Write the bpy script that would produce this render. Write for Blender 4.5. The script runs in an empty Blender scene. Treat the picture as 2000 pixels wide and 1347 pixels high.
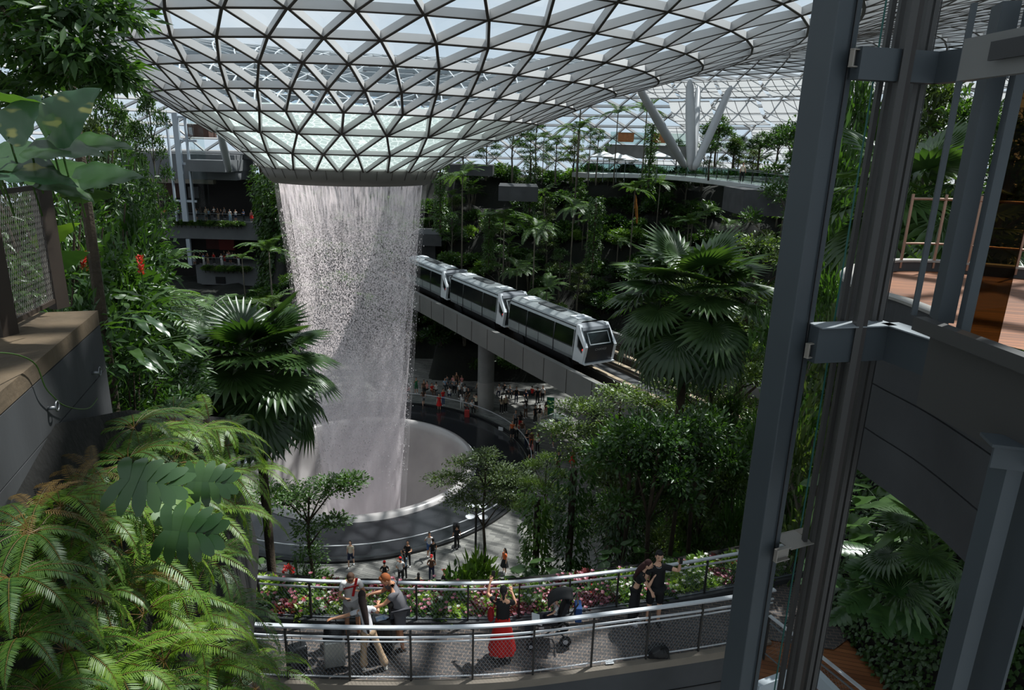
import bpy, math, random
import numpy as np
from mathutils import Vector, Matrix
rnd = random.Random(7)
nr = np.random.RandomState(11)
PI = math.pi
S = bpy.context.scene
COL = S.collection
# ---------------------------------------------------------------- camera frame (2000 x 1347)
FPX = 1333.3
def _n(v):
    v = np.array(v, float); return v / np.linalg.norm(v)
_down = _n([-127 / FPX, -4611 / FPX, 1.0])      # world down in camera axes (right, up, forward)
_up = -_down
_F = np.array([0, 0, 1.0]); _fh = _n(_F - _up * _F.dot(_up))
_xw = np.cross(_up, _fh)
CAM = np.array([0, 0, 24.0])
def hit(px, py, z=None, Y=None):
    c = np.array([(px - 1000) / FPX, (673.5 - py) / FPX, 1.0])
    r = np.array([c.dot(_xw), c.dot(_fh), c.dot(_up)])
    t = (z - 24) / r[2] if z is not None else Y / r[1]
    return Vector(CAM + r * t)
def proj(p):
    v = np.array(p, float) - CAM
    c = v[0] * _xw + v[1] * _fh + v[2] * _up
    return (1000 + FPX * c[0] / max(c[2], .01), 673.5 - FPX * c[1] / max(c[2], .01), c[2])
# ---------------------------------------------------------------- materials
def lin(c):
    return tuple((x / 255 / 12.92 if x / 255 <= .04045 else ((x / 255 + .055) / 1.055) ** 2.4) for x in c)
MATS = {}
def mat(name, col, rough=.6, metal=0, noise=None, nscale=5, col2=None, bump=0, bscale=None, emit=None, estr=1, spec=.5, objcol=False, trans=0, coord='Object', stretch=None):
    if name in MATS: return MATS[name]
    m = bpy.data.materials.new(name); m.use_nodes = True
    nt = m.node_tree; b = nt.nodes['Principled BSDF']
    b.inputs['Base Color'].default_value = (*col, 1)
    b.inputs['Roughness'].default_value = rough
    b.inputs['Metallic'].default_value = metal
    b.inputs['Specular IOR Level'].default_value = spec
    N = nt.nodes.new; L = nt.links.new
    tc = N('ShaderNodeTexCoord'); src = tc.outputs[coord]
    if stretch:
        mp = N('ShaderNodeMapping'); mp.inputs['Scale'].default_value = stretch
        L(src, mp.inputs[0]); src = mp.outputs[0]
    colout = None
    if noise is not None:
        nz = N('ShaderNodeTexNoise'); nz.inputs['Scale'].default_value = nscale; nz.inputs['Detail'].default_value = 5
        L(src, nz.inputs['Vector'])
        mr = N('ShaderNodeMapRange'); mr.inputs[1].default_value = .3; mr.inputs[2].default_value = .7
        L(nz.outputs[0], mr.inputs[0])
        mx = N('ShaderNodeMix'); mx.data_type = 'RGBA'
        c2 = col2 or tuple(x * (1 - noise) for x in col)
        mx.inputs[6].default_value = (*col, 1); mx.inputs[7].default_value = (*c2, 1)
        L(mr.outputs[0], mx.inputs[0]); colout = mx.outputs[2]
        L(colout, b.inputs['Base Color'])
    if objcol:
        oi = N('ShaderNodeObjectInfo'); L(oi.outputs['Color'], b.inputs['Base Color'])
        colout = oi.outputs['Color']
    if bump:
        n2 = N('ShaderNodeTexNoise'); n2.inputs['Scale'].default_value = bscale or nscale * 4; n2.inputs['Detail'].default_value = 4
        L(src, n2.inputs['Vector'])
        bp = N('ShaderNodeBump'); bp.inputs['Strength'].default_value = bump; bp.inputs['Distance'].default_value = .05
        L(n2.outputs[0], bp.inputs['Height']); L(bp.outputs[0], b.inputs['Normal'])
    if emit:
        b.inputs['Emission Color'].default_value = (*emit, 1); b.inputs['Emission Strength'].default_value = estr
    if trans:
        out = nt.nodes['Material Output']; ms = N('ShaderNodeMixShader'); tl = N('ShaderNodeBsdfTranslucent')
        if colout: L(colout, tl.inputs[0])
        else: tl.inputs[0].default_value = (*col, 1)
        ms.inputs[0].default_value = trans
        L(b.outputs[0], ms.inputs[1]); L(tl.outputs[0], ms.inputs[2]); L(ms.outputs[0], out.inputs[0])
    MATS[name] = m
    return m
def leafmat(name, c1, c2, rough=.38, trans=.3, scale=1.2, spec=.5, tmul=2.2):
    """leaf colour varies between two greens from leaf to leaf"""
    if name in MATS: return MATS[name]
    m = mat(name, c1, rough=rough, spec=spec)
    nt = m.node_tree; b = nt.nodes['Principled BSDF']; N = nt.nodes.new; L = nt.links.new
    geo = N('ShaderNodeNewGeometry'); oi = N('ShaderNodeObjectInfo')
    ad = N('ShaderNodeMath'); ad.operation = 'ADD'
    rs = N('ShaderNodeMath'); rs.operation = 'MULTIPLY'; rs.inputs[1].default_value = .45
    ra = N('ShaderNodeMath'); ra.operation = 'MULTIPLY'; ra.inputs[1].default_value = .55
    L(geo.outputs['Random Per Island'], ra.inputs[0]); L(oi.outputs['Random'], rs.inputs[0])
    L(ra.outputs[0], ad.inputs[0]); L(rs.outputs[0], ad.inputs[1])
    mx = N('ShaderNodeMix'); mx.data_type = 'RGBA'
    mx.inputs[6].default_value = (*c1, 1); mx.inputs[7].default_value = (*c2, 1)
    L(ad.outputs[0], mx.inputs[0]); L(mx.outputs[2], b.inputs['Base Color'])
    out = nt.nodes['Material Output']; ms = N('ShaderNodeMixShader'); tl = N('ShaderNodeBsdfTranslucent')
    vm = N('ShaderNodeMix'); vm.data_type = 'RGBA'; vm.blend_type = 'MULTIPLY'; vm.inputs[0].default_value = 1
    vm.inputs[7].default_value = (tmul * 1.0, tmul * 1.05, tmul * .35, 1)
    L(mx.outputs[2], vm.inputs[6]); L(vm.outputs[2], tl.inputs[0])
    ms.inputs[0].default_value = trans
    L(b.outputs[0], ms.inputs[1]); L(tl.outputs[0], ms.inputs[2]); L(ms.outputs[0], out.inputs[0])
    return m
# ---------------------------------------------------------------- mesh builder
class MB:
    def __init__(s): s.v = []; s.f = []
    def add(s, vs, fs):
        n = len(s.v); s.v.extend([tuple(v) for v in vs]); s.f.extend([tuple(i + n for i in f) for f in fs]); return s
    def box(s, c, size, R=None):
        x, y, z = size[0] / 2, size[1] / 2, size[2] / 2
        vs = [Vector((a * x, b * y, d * z)) for a in (-1, 1) for b in (-1, 1) for d in (-1, 1)]
        if R is not None: vs = [R @ v for v in vs]
        c = Vector(c)
        return s.add([v + c for v in vs], [(0, 1, 3, 2), (4, 6, 7, 5), (0, 4, 5, 1), (2, 3, 7, 6), (0, 2, 6, 4), (1, 5, 7, 3)])
    def beam(s, a, b, w, h, up=(0, 0, 1), off=0):
        """rectangular bar from a to b, width w sideways, height h along up (top face at off)"""
        a = Vector(a); b = Vector(b); d = (b - a)
        if d.length < 1e-6: return s
        d.normalize(); u = Vector(up); sd = d.cross(u)
        if sd.length < 1e-5: sd = d.cross(Vector((1, 0, 0)))
        sd.normalize(); u = sd.cross(d)
        vs = []
        for p in (a, b):
            for q, r in ((-.5, 0), (.5, 0), (.5, -1), (-.5, -1)):
                vs.append(p + sd * q * w + u * (r * h + off))
        return s.add(vs, [(0, 1, 2, 3), (7, 6, 5, 4), (0, 4, 5, 1), (1, 5, 6, 2), (2, 6, 7, 3), (3, 7, 4, 0)])
    def tube(s, path, rad, n=8, cap=True):
        path = [Vector(p) for p in path]
        if not hasattr(rad, '__len__'): rad = [rad] * len(path)
        base = len(s.v); prev = None
        for i, p in enumerate(path):
            d = (path[min(i + 1, len(path) - 1)] - path[max(i - 1, 0)])
            if d.length < 1e-7: d = Vector((0, 0, 1))
            d.normalize()
            if prev is None:
                a = d.cross(Vector((0, 0, 1)))
                if a.length < .05: a = d.cross(Vector((1, 0, 0)))
            else: a = prev - d * prev.dot(d)
            a.normalize(); prev = a; b = d.cross(a)
            for k in range(n):
                t = 2 * PI * k / n
                s.v.append(tuple(p + (a * math.cos(t) + b * math.sin(t)) * rad[i]))
        for i in range(len(path) - 1):
            for k in range(n):
                k2 = (k + 1) % n
                s.f.append((base + i * n + k, base + i * n + k2, base + (i + 1) * n + k2, base + (i + 1) * n + k))
        if cap:
            s.f.append(tuple(base + k for k in range(n))[::-1]); e = base + (len(path) - 1) * n
            s.f.append(tuple(e + k for k in range(n)))
        return s
    def lathe(s, prof, c=(0, 0, 0), n=24, a0=0, a1=2 * PI, close=False):
        full = abs(a1 - a0 - 2 * PI) < 1e-6; m = n if full else n + 1; base = len(s.v); c = Vector(c)
        for r, z in prof:
            for k in range(m):
                t = a0 + (a1 - a0) * k / n
                s.v.append((c.x + r * math.cos(t), c.y + r * math.sin(t), c.z + z))
        L = len(prof)
        for i in range(L if close else L - 1):
            for k in range(n):
                k2 = (k + 1) % m; i2 = (i + 1) % L
                s.f.append((base + i * m + k, base + i * m + k2, base + i2 * m + k2, base + i2 * m + k))
        return s
    def prism(s, pts, z0, z1):
        """pts: ccw xy outline"""
        n = len(pts)
        return s.add([(p[0], p[1], z0) for p in pts] + [(p[0], p[1], z1) for p in pts],
                     [tuple(range(n))[::-1], tuple(range(n, 2 * n))] + [(i, (i + 1) % n, (i + 1) % n + n, i + n) for i in range(n)])
    def sweep(s, path, sec, up=(0, 0, 1), cap=True):
        """sweep a closed section [(side, up)] along a path, section kept upright"""
        path = [Vector(p) for p in path]; base = len(s.v); m = len(sec)
        for i, p in enumerate(path):
            d = path[min(i + 1, len(path) - 1)] - path[max(i - 1, 0)]
            d.z = 0; d.normalize(); sd = Vector((d.y, -d.x, 0))
            for a, b in sec: s.v.append(tuple(p + sd * a + Vector((0, 0, b))))
        for i in range(len(path) - 1):
            for k in range(m):
                k2 = (k + 1) % m
                s.f.append((base + i * m + k, base + i * m + k2, base + (i + 1) * m + k2, base + (i + 1) * m + k))
        if cap:
            s.f.append(tuple(base + k for k in range(m))[::-1]); e = base + (len(path) - 1) * m
            s.f.append(tuple(e + k for k in range(m)))
        return s
    def ell(s, c, r, n=10, m=6, R=None):
        c = Vector(c); base = len(s.v)
        for i in range(m + 1):
            ph = PI * i / m
            for k in range(n):
                t = 2 * PI * k / n
                v = Vector((r[0] * math.sin(ph) * math.cos(t), r[1] * math.sin(ph) * math.sin(t), r[2] * math.cos(ph)))
                if R is not None: v = R @ v
                s.v.append(tuple(c + v))
        for i in range(m):
            for k in range(n):
                k2 = (k + 1) % n
                s.f.append((base + i * n + k, base + (i + 1) * n + k, base + (i + 1) * n + k2, base + i * n + k2))
        return s
    def grid(s, fn, nu, nv):
        base = len(s.v)
        for i in range(nu + 1):
            for j in range(nv + 1): s.v.append(tuple(fn(i / nu, j / nv)))
        for i in range(nu):
            for j in range(nv):
                a = base + i * (nv + 1) + j
                s.f.append((a, a + nv + 1, a + nv + 2, a + 1))
        return s
    def build(s, name, m, parent=None, smooth=False, label=None, bevel=0):
        me = bpy.data.meshes.new(name)
        off = Vector((0, 0, 0)); p = parent
        while p is not None: off += p.location; p = p.parent
        me.from_pydata([(v[0] - off.x, v[1] - off.y, v[2] - off.z) for v in s.v], [], s.f)
        me.materials.append(m)
        if smooth:
            me.polygons.foreach_set('use_smooth', [True] * len(me.polygons))
        o = bpy.data.objects.new(name, me); COL.objects.link(o)
        if parent is not None: o.parent = parent
        if label: o['label'] = label
        if bevel:
            bm = o.modifiers.new('bevel', 'BEVEL'); bm.width = bevel; bm.segments = 2; bm.limit_method = 'ANGLE'
        return o
def meshobj(name, V, F, m, parent=None, loc=(0, 0, 0)):
    """numpy vertices and faces -> object; F an (n,k) array"""
    me = bpy.data.meshes.new(name)
    V = np.asarray(V, dtype=np.float32); F = np.asarray(F, dtype=np.int32); k = F.shape[1]
    me.vertices.add(len(V)); me.vertices.foreach_set('co', V.ravel())
    me.loops.add(F.size); me.loops.foreach_set('vertex_index', F.ravel())
    me.polygons.add(len(F)); me.polygons.foreach_set('loop_start', np.arange(0, F.size, k, dtype=np.int32))
    me.update(calc_edges=True); me.materials.append(m)
    o = bpy.data.objects.new(name, me); COL.objects.link(o); o.location = loc
    if parent is not None: o.parent = parent
    return o
def tag(o, label=None, cat=None, group=None, kind=None):
    if label: o['label'] = label
    if cat: o['category'] = cat
    if group: o['group'] = group
    if kind: o['kind'] = kind
    return o
def thing(name, loc, label=None, cat=None, group=None, rz=0):
    o = bpy.data.objects.new(name, None); COL.objects.link(o); o.location = loc; o.rotation_euler = (0, 0, rz)
    o.empty_display_size = .3
    return tag(o, label, cat, group)
def struct(o, label=None):
    o['kind'] = 'structure'
    if label: o['label'] = label
    return o
CH = {}
def kids(o): return [c for c in o.children]
def dup(root, loc=None, rz=None, sc=None, label=None, group=None, parent=None):
    r = root.copy(); COL.objects.link(r)
    if parent is not None: r.parent = parent
    if loc is not None: r.location = loc
    if rz is not None: r.rotation_euler = (0, 0, rz)
    if sc is not None: r.scale = (sc, sc, sc) if not hasattr(sc, '__len__') else sc
    if label: r['label'] = label
    if group: r['group'] = group
    for ch in CHILDREN.get(root.name, None) or root.children:
        dup(ch, parent=r)
    return r
CHILDREN = {}
# ---------------------------------------------------------------- shared materials
M_steel = mat('painted_grey_steel', lin((112, 118, 124)), .45, .1, noise=.12, nscale=2)
M_steel_dark = mat('dark_painted_steel', lin((52, 50, 48)), .5, .3, noise=.2, nscale=3)
M_chrome = mat('brushed_stainless', lin((206, 208, 212)), .35, .25, noise=.1, nscale=8)
M_conc = mat('grey_concrete', lin((128, 128, 126)), .85, noise=.3, nscale=.9, bump=.15)
M_conc_d = mat('dark_concrete', lin((74, 75, 77)), .85, noise=.4, nscale=.8, bump=.2)
M_white = mat('white_paint', lin((212, 214, 216)), .5, noise=.08, nscale=2)
M_black = mat('black_plastic', lin((22, 22, 24)), .45)
M_soil = mat('dark_soil', lin((18, 15, 11)), .95, noise=.5, nscale=3, bump=.4)
M_trunk = mat('brown_bark', lin((74, 62, 48)), .9, noise=.5, nscale=6, bump=.5)
M_trunk_g = mat('grey_bark', lin((104, 98, 86)), .9, noise=.4, nscale=6, bump=.5)
M_wood = mat('orange_timber', lin((176, 112, 62)), .55, noise=.35, nscale=3, stretch=(1, 8, 1))
def glassmat(name, tint, gl=.08, rough=.02):
    m = bpy.data.materials.new(name); m.use_nodes = True; nt = m.node_tree; nt.nodes.clear()
    N = nt.nodes.new; L = nt.links.new
    o = N('ShaderNodeOutputMaterial'); t = N('ShaderNodeBsdfTransparent'); t.inputs[0].default_value = (*tint, 1)
    g = N('ShaderNodeBsdfGlossy'); g.inputs['Roughness'].default_value = rough
    f = N('ShaderNodeLayerWeight'); f.inputs[0].default_value = .25
    mm = N('ShaderNodeMath'); mm.operation = 'MULTIPLY'; mm.inputs[1].default_value = gl * 5
    L(f.outputs['Fresnel'], mm.inputs[0]); mx = N('ShaderNodeMixShader')
    L(mm.outputs[0], mx.inputs[0]); L(t.outputs[0], mx.inputs[1]); L(g.outputs[0], mx.inputs[2]); L(mx.outputs[0], o.inputs[0])
    return m
M_roofglass = glassmat('roof_glass', (.80, .86, .90), .015)
M_glass = glassmat('clear_green_glass', (.74, .82, .80), .05)
M_glass_clear = glassmat('clear_glass', (.88, .92, .92), .05)
# ---------------------------------------------------------------- roof: a toroidal glazed gridshell with an open funnel
AX = Vector((-11.4, 48.5, 0)); AXD = math.hypot(AX.x, AX.y)
RR = [5.6, 7.25, 9.2, 11.4, 13.4, 15.5, 17.7, 19.8, 22.0, 24.3, 26.6, 29.0, 31.5, 34.2, 37.0, 40, 43, 46, 49, 52, 55, 58, 61, 64, 67.5, 71, 74.5, 78, 81.5, 85, 88.5, 92, 95.5, 99, 102.5]
near_px = [(697, 332), (698, 295), (701, 253), (700, 209), (700, 164), (700, 113), (700, 64), (700, 8)]
def ring_z(i):
    r = RR[i]
    if i < 8:
        c = hit(*near_px[i], Y=10) - Vector(CAM); return 24 + (AXD - r) * c.z / math.hypot(c.x, c.y)
    z7 = ring_z(7); t = r - RR[7]; rp = 52.0 - RR[7]
    if r <= 52: # flatten to the crest
        return z7 + .36 * (t - t * t / (2 * rp))
    zp = z7 + .36 * rp / 2; u = (r - 52) / 50.5
    return zp - 21.0 * (u ** 2.1)
RZ = [ring_z(i) for i in range(len(RR))]
def ring_c(i):
    r = RR[i]; return Vector((AX.x + min(max(0, r - 5.6) * .215, 4.2), AX.y, 0))
BASE_ANG = math.atan2(-AX.y, -AX.x)
def ring_nodes(i):
    n = 24 if i <= 2 else (48 if i <= 9 else 96)
    if i <= 2: ph = .5 if i % 2 == 0 else 0
    else: ph = 0 if i % 2 == 1 else .5
    if i == 9: ph = 0
    if i >= 10: ph = .5 if i % 2 == 0 else 0
    c = ring_c(i); out = []
    for k in range(n):
        a = BASE_ANG + (k + ph) * 2 * PI / n
        out.append(Vector((c.x + RR[i] * math.cos(a), c.y + RR[i] * math.sin(a), RZ[i])))
    return out, n, ph
ringN = [ring_nodes(i) for i in range(len(RR))]
def seg_visible(a, b):
    for q in (a, b):
        p = proj(q)
        if p[2] > 1 and -260 < p[0] < 2260 and -500 < p[1] < 900: return True
    return False
frame = MB(); flange = MB(); glass = MB()
def member(a, b, k=1.0, lo=False):
    up = Vector((0, 0, 1))
    mid = (a + b) / 2; rad = Vector((mid.x - AX.x, mid.y - AX.y, 0)); r = rad.length; rad.normalize()
    # outward surface normal from the profile slope
    sl = .55 if r < 12 else (.42 if r < 20 else (.2 if r < 40 else (0 if r < 56 else -.5)))
    up = (Vector((0, 0, 1)) - rad * sl).normalized()
    w = .125 if r < 30 else .18; h = (.26 if r < 9 else .36) if r < 30 else .42
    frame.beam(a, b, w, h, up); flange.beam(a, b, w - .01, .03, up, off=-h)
for i in range(len(RR)):
    P, n, ph = ringN[i]
    for k in range(n):
        member(P[k], P[(k + 1) % n])
    if i + 1 >= len(RR): break
    Q, m, qh = ringN[i + 1]
    if m == n:
        for k in range(n):
            for dk in ((0, 1) if ph > qh else (-1, 0)):
                member(P[k], Q[(k + dk) % n])
            d1 = (0, 1) if ph > qh else (-1, 0)
            a, b = Q[(k + d1[0]) % n], Q[(k + d1[1]) % n]
            glass.add([P[k], a, b], [(0, 1, 2)])
            glass.add([P[k], P[(k + 1) % n], Q[(k + d1[1]) % n]], [(0, 2, 1)])
    else:
        for k in range(n):
            # coarse node position in fine units
            u = (k + ph) * 2 - qh; lo_ = math.floor(u + 1e-6)
            ks = [lo_ - 1, lo_, lo_ + 1] if abs(u - lo_) < .01 else [lo_, lo_ + 1]
            for q in ks: member(P[k], Q[q % m])
            for q0, q1 in zip(ks[:-1], ks[1:]): glass.add([P[k], Q[q0 % m], Q[q1 % m]], [(0, 1, 2)])
            if len(ks) == 3: glass.add([P[k], P[(k + 1) % n], Q[ks[-1] % m]], [(0, 2, 1)])
            else: glass.add([P[k], P[(k + 1) % n], Q[(ks[-1] + 1) % m], Q[ks[-1] % m]], [(0, 3, 2, 1)])
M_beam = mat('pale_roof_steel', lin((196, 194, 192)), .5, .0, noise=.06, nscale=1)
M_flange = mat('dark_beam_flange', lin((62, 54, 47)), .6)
roof = frame.build('ceiling', M_beam); struct(roof, 'glazed toroidal roof of pale triangular steel beams')
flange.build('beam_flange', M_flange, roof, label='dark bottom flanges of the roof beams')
glass.build('roof_glazing', M_roofglass, roof, label='triangular clear panes of the roof')
# oculus lip
lip = MB()
zl = RZ[0]
lip.lathe([(5.75, zl + .02), (5.95, zl - .05), (5.7, zl - .62), (5.25, zl - 1.02), (4.85, zl - 1.0), (4.85, zl - .2), (5.3, zl + .0)], (AX.x, AX.y, 0), 72, close=True)
M_lip = mat('beige_lip_panels', lin((120, 116, 110)), .6, noise=.12, nscale=1)
lipo = lip.build('oculus_lip', M_lip, roof, smooth=True, label='dark beige panelled ring around the roof opening')
lj = MB()
for k in range(36):
    a = BASE_ANG + (k + .5) * 2 * PI / 36
    e = Vector((math.cos(a), math.sin(a), 0))
    lj.beam(AX + e * 5.96 + Vector((0, 0, zl - .06)), AX + e * 5.71 + Vector((0, 0, zl - .62)), .02, .02)
lj.build('panel_joint', M_flange, lipo)
# ---------------------------------------------------------------- water on the funnel glass
def water_sheet_mat():
    m = bpy.data.materials.new('rippling_water_on_glass'); m.use_nodes = True; nt = m.node_tree; nt.nodes.clear()
    N = nt.nodes.new; L = nt.links.new
    o = N('ShaderNodeOutputMaterial')
    tc = N('ShaderNodeTexCoord'); nz = N('ShaderNodeTexNoise'); nz.inputs['Scale'].default_value = 1.3; nz.inputs['Detail'].default_value = 3
    mp = N('ShaderNodeMapping'); mp.inputs['Scale'].default_value = (1.0, 1.0, 1.6); L(tc.outputs['Object'], mp.inputs[0])
    L(mp.outputs[0], nz.inputs['Vector'])
    va = N('ShaderNodeMix'); va.data_type = 'VECTOR'; va.inputs[0].default_value = .22
    L(mp.outputs[0], va.inputs[4]); L(nz.outputs['Color'], va.inputs[5])
    vo = N('ShaderNodeTexVoronoi'); vo.feature = 'DISTANCE_TO_EDGE'; vo.inputs['Scale'].default_value = 3.2
    L(va.outputs[1], vo.inputs['Vector'])
    cr = N('ShaderNodeValToRGB'); e = cr.color_ramp.elements
    e[0].position = 0; e[0].color = (.95, .97, .93, 1); e[1].position = .09; e[1].color = (.50, .57, .53, 1)  # near-white veins: caustic glints put into the water colour
    L(vo.outputs['Distance'], cr.inputs[0])
    tl = N('ShaderNodeBsdfTranslucent'); L(cr.outputs[0], tl.inputs[0])
    df = N('ShaderNodeBsdfDiffuse'); L(cr.outputs[0], df.inputs[0])
    tr = N('ShaderNodeBsdfTransparent'); tr.inputs[0].default_value = (.80, .87, .85, 1)
    m1 = N('ShaderNodeMixShader'); m1.inputs[0].default_value = .3; L(tl.outputs[0], m1.inputs[1]); L(df.outputs[0], m1.inputs[2])
    m2 = N('ShaderNodeMixShader'); m2.inputs[0].default_value = .30; L(m1.outputs[0], m2.inputs[1]); L(tr.outputs[0], m2.inputs[2])
    L(m2.outputs[0], o.inputs[0])
    return m
ws = MB(); prof = []
for i in range(4):
    prof.append((RR[i] - .02, RZ[i] + .10))
prof2 = []
for i in range(len(prof) - 1):
    for t in (0, .33, .66): prof2.append((prof[i][0] * (1 - t) + prof[i + 1][0] * t, prof[i][1] * (1 - t) + prof[i + 1][1] * t))
prof2.append(prof[-1])
prof2 = [(4.9, RZ[0] + .02)] + prof2
base = len(ws.v); n = 96
for (r, z) in prof2:
    sh = min(max(0, r - 5.6) * .215, 4.2)
    for k in range(n):
        a = 2 * PI * k / n; ws.v.append((AX.x + sh + r * math.cos(a), AX.y + r * math.sin(a), z + .0))
for i in range(len(prof2) - 1):
    for k in range(n):
        k2 = (k + 1) % n; ws.f.append((i * n + k, i * n + k2, (i + 1) * n + k2, (i + 1) * n + k))
w = ws.build('funnel_water', water_sheet_mat(), smooth=True)
tag(w, 'pale green rippling water running down over the glass funnel', 'water', kind='stuff')
# ---------------------------------------------------------------- waterfall curtain
def fall_mat(name, dens, tint, fine=1.0, keepout=None):
    m = bpy.data.materials.new(name); m.use_nodes = True; nt = m.node_tree; nt.nodes.clear()
    N = nt.nodes.new; L = nt.links.new
    def math_(op, a, b=None, c=None):
        q = N('ShaderNodeMath'); q.operation = op
        for i, x in enumerate((a, b, c)):
            if x is None: continue
            if isinstance(x, (int, float)): q.inputs[i].default_value = x
            else: L(x, q.inputs[i])
        return q.outputs[0]
    o = N('ShaderNodeOutputMaterial'); tc = N('ShaderNodeTexCoord')
    sx = N('ShaderNodeSeparateXYZ'); L(tc.outputs['Object'], sx.inputs[0])
    z = sx.outputs['Z']                              # height above the pool
    mp1 = N('ShaderNodeMapping'); mp1.inputs['Scale'].default_value = (9 * fine, 9 * fine, .55); L(tc.outputs['Object'], mp1.inputs[0])
    n1 = N('ShaderNodeTexNoise'); n1.inputs['Scale'].default_value = 1; n1.inputs['Detail'].default_value = 4; L(mp1.outputs[0], n1.inputs['Vector'])
    mp2 = N('ShaderNodeMapping'); mp2.inputs['Scale'].default_value = (12 * fine, 12 * fine, 8.5 * fine); L(tc.outputs['Object'], mp2.inputs[0])
    n2 = N('ShaderNodeTexNoise'); n2.inputs['Scale'].default_value = 1; n2.inputs['Detail'].default_value = 3; L(mp2.outputs[0], n2.inputs['Vector'])
    mp3 = N('ShaderNodeMapping'); mp3.inputs['Scale'].default_value = (.9, .9, .10); L(tc.outputs['Object'], mp3.inputs[0])
    n3 = N('ShaderNodeTexNoise'); n3.inputs['Scale'].default_value = 1; n3.inputs['Detail'].default_value = 2; L(mp3.outputs[0], n3.inputs['Vector'])
    # blend: streaks near the lip, drops below, blur mist near the bottom
    top = N('ShaderNodeMapRange'); top.inputs[1].default_value = 17.0; top.inputs[2].default_value = 20.5; L(z, top.inputs[0])
    st = N('ShaderNodeMapRange'); st.inputs[1].default_value = .40; st.inputs[2].default_value = .62; L(n1.outputs[0], st.inputs[0])
    dr = N('ShaderNodeMapRange'); dr.inputs[1].default_value = .50; dr.inputs[2].default_value = .60; L(n2.outputs[0], dr.inputs[0])
    mist = N('ShaderNodeMapRange'); mist.inputs[1].default_value = 11.0; mist.inputs[2].default_value = 1.0; L(z, mist.inputs[0])
    drm = math_('ADD', math_('MULTIPLY', dr.outputs[0], math_('SUBTRACT', 1, mist.outputs[0])), math_('MULTIPLY', mist.outputs[0], .62))
    a = math_('ADD', math_('MULTIPLY', st.outputs[0], math_('MULTIPLY', top.outputs[0], .85)), math_('MULTIPLY', drm, math_('SUBTRACT', 1, top.outputs[0])))
    big = N('ShaderNodeMapRange'); big.inputs[1].default_value = .3; big.inputs[2].default_value = .7; big.inputs[3].default_value = .45; big.inputs[4].default_value = 1.25; L(n3.outputs[0], big.inputs[0])
    al = math_('MINIMUM', math_('MULTIPLY', math_('MULTIPLY', a, big.outputs[0]), dens), .97)
    df = N('ShaderNodeBsdfDiffuse'); df.inputs[0].default_value = (*tint, 1)
    tl = N('ShaderNodeBsdfTranslucent'); tl.inputs[0].default_value = (*tint, 1)
    mx = N('ShaderNodeMixShader'); mx.inputs[0].default_value = .5; L(df.outputs[0], mx.inputs[1]); L(tl.outputs[0], mx.inputs[2])
    tr = N('ShaderNodeBsdfTransparent')
    m2 = N('ShaderNodeMixShader'); L(al, m2.inputs[0]); L(tr.outputs[0], m2.inputs[1]); L(mx.outputs[0], m2.inputs[2])
    L(m2.outputs[0], o.inputs[0])
    return m
fall = thing('waterfall', (AX.x, AX.y, 0), 'tall pinkish white curtain of water falling from the roof opening', 'waterfall')
zt = RZ[0] - .95
def curtain(name, rt, rb, dens, tint, fine, label):
    c = MB(); pr = []
    for i in range(25):
        t = i / 24; z = zt + (-9.0 - zt) * t
        r = rb + (rt - rb) * (1 - t) ** 1.15
        pr.append((r, z))
    c.lathe(pr, (AX.x, AX.y, 0), 72)
    c.build(name, fall_mat(name, dens, tint, fine), fall, smooth=True, label=label)
curtain('water_curtain', 4.85, 2.5, .95, (.93, .86, .88), 1.0, 'dense outer sheet of falling drops')
curtain('inner_water_curtain', 4.35, 2.1, .75, (.90, .85, .88), 1.25, 'thinner inner sheet of falling water')
curtain('spray_veil', 5.15, 3.0, .16, (.90, .86, .88), .8, 'faint spray around the falling water')
# droplets thrown off the curtain
nd = 3800
ang = nr.rand(nd) * 2 * PI; zz = -1 + (zt - .5) * nr.rand(nd) ** .9
rr = 2.5 + (4.85 - 2.5) * ((zz + 9) / (zt + 9)) ** 1.15 + np.abs(nr.randn(nd)) * .22
sz = .012 + .022 * nr.rand(nd)
px_ = np.stack([rr * np.cos(ang), rr * np.sin(ang), zz], 1)
oct_ = np.array([[1, 0, 0], [-1, 0, 0], [0, 1, 0], [0, -1, 0], [0, 0, 2.2], [0, 0, -2.2]])
V = (px_[:, None, :] + oct_[None] * sz[:, None, None]).reshape(-1, 3)
of = np.array([[0, 2, 4], [2, 1, 4], [1, 3, 4], [3, 0, 4], [2, 0, 5], [1, 2, 5], [3, 1, 5], [0, 3, 5]])
F = (of[None] + (np.arange(nd) * 6)[:, None, None]).reshape(-1, 3)
dro = meshobj('droplets', V, F, mat('water_drops', (.95, .92, .93), .3, trans=.5), fall); dro['kind'] = 'stuff'
# ---------------------------------------------------------------- pool bowl and stone cone
bowl = thing('fountain_basin', (AX.x, AX.y, 0), 'round dark fountain basin that receives the waterfall', 'fountain')
b = MB(); b.lathe([(8.95, .02), (8.75, .34), (8.4, .40), (8.15, .18), (8.0, -.5), (7.7, -2.0), (7.0, -4.5), (5.8, -7.0), (4.2, -9.0), (2.5, -10.5), (.01, -11)], (AX.x, AX.y, 0), 96)
M_bowl = mat('wet_grey_basin', lin((186, 180, 178)), .25, .0, noise=.25, nscale=.35, spec=.8)
b.build('basin_bowl', M_bowl, bowl, smooth=True, label='smooth wet grey inner bowl')
b = MB(); b.lathe([(13.0, -.02), (12.9, .10), (12.6, .08), (8.93, .12)], (AX.x, AX.y, 0), 96)
b.build('sloping_apron', mat('black_wet_stone', lin((46, 47, 50)), .12, noise=.3, nscale=.6, spec=.6), bowl, smooth=True, label='black wet stone ring around the bowl')
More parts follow.
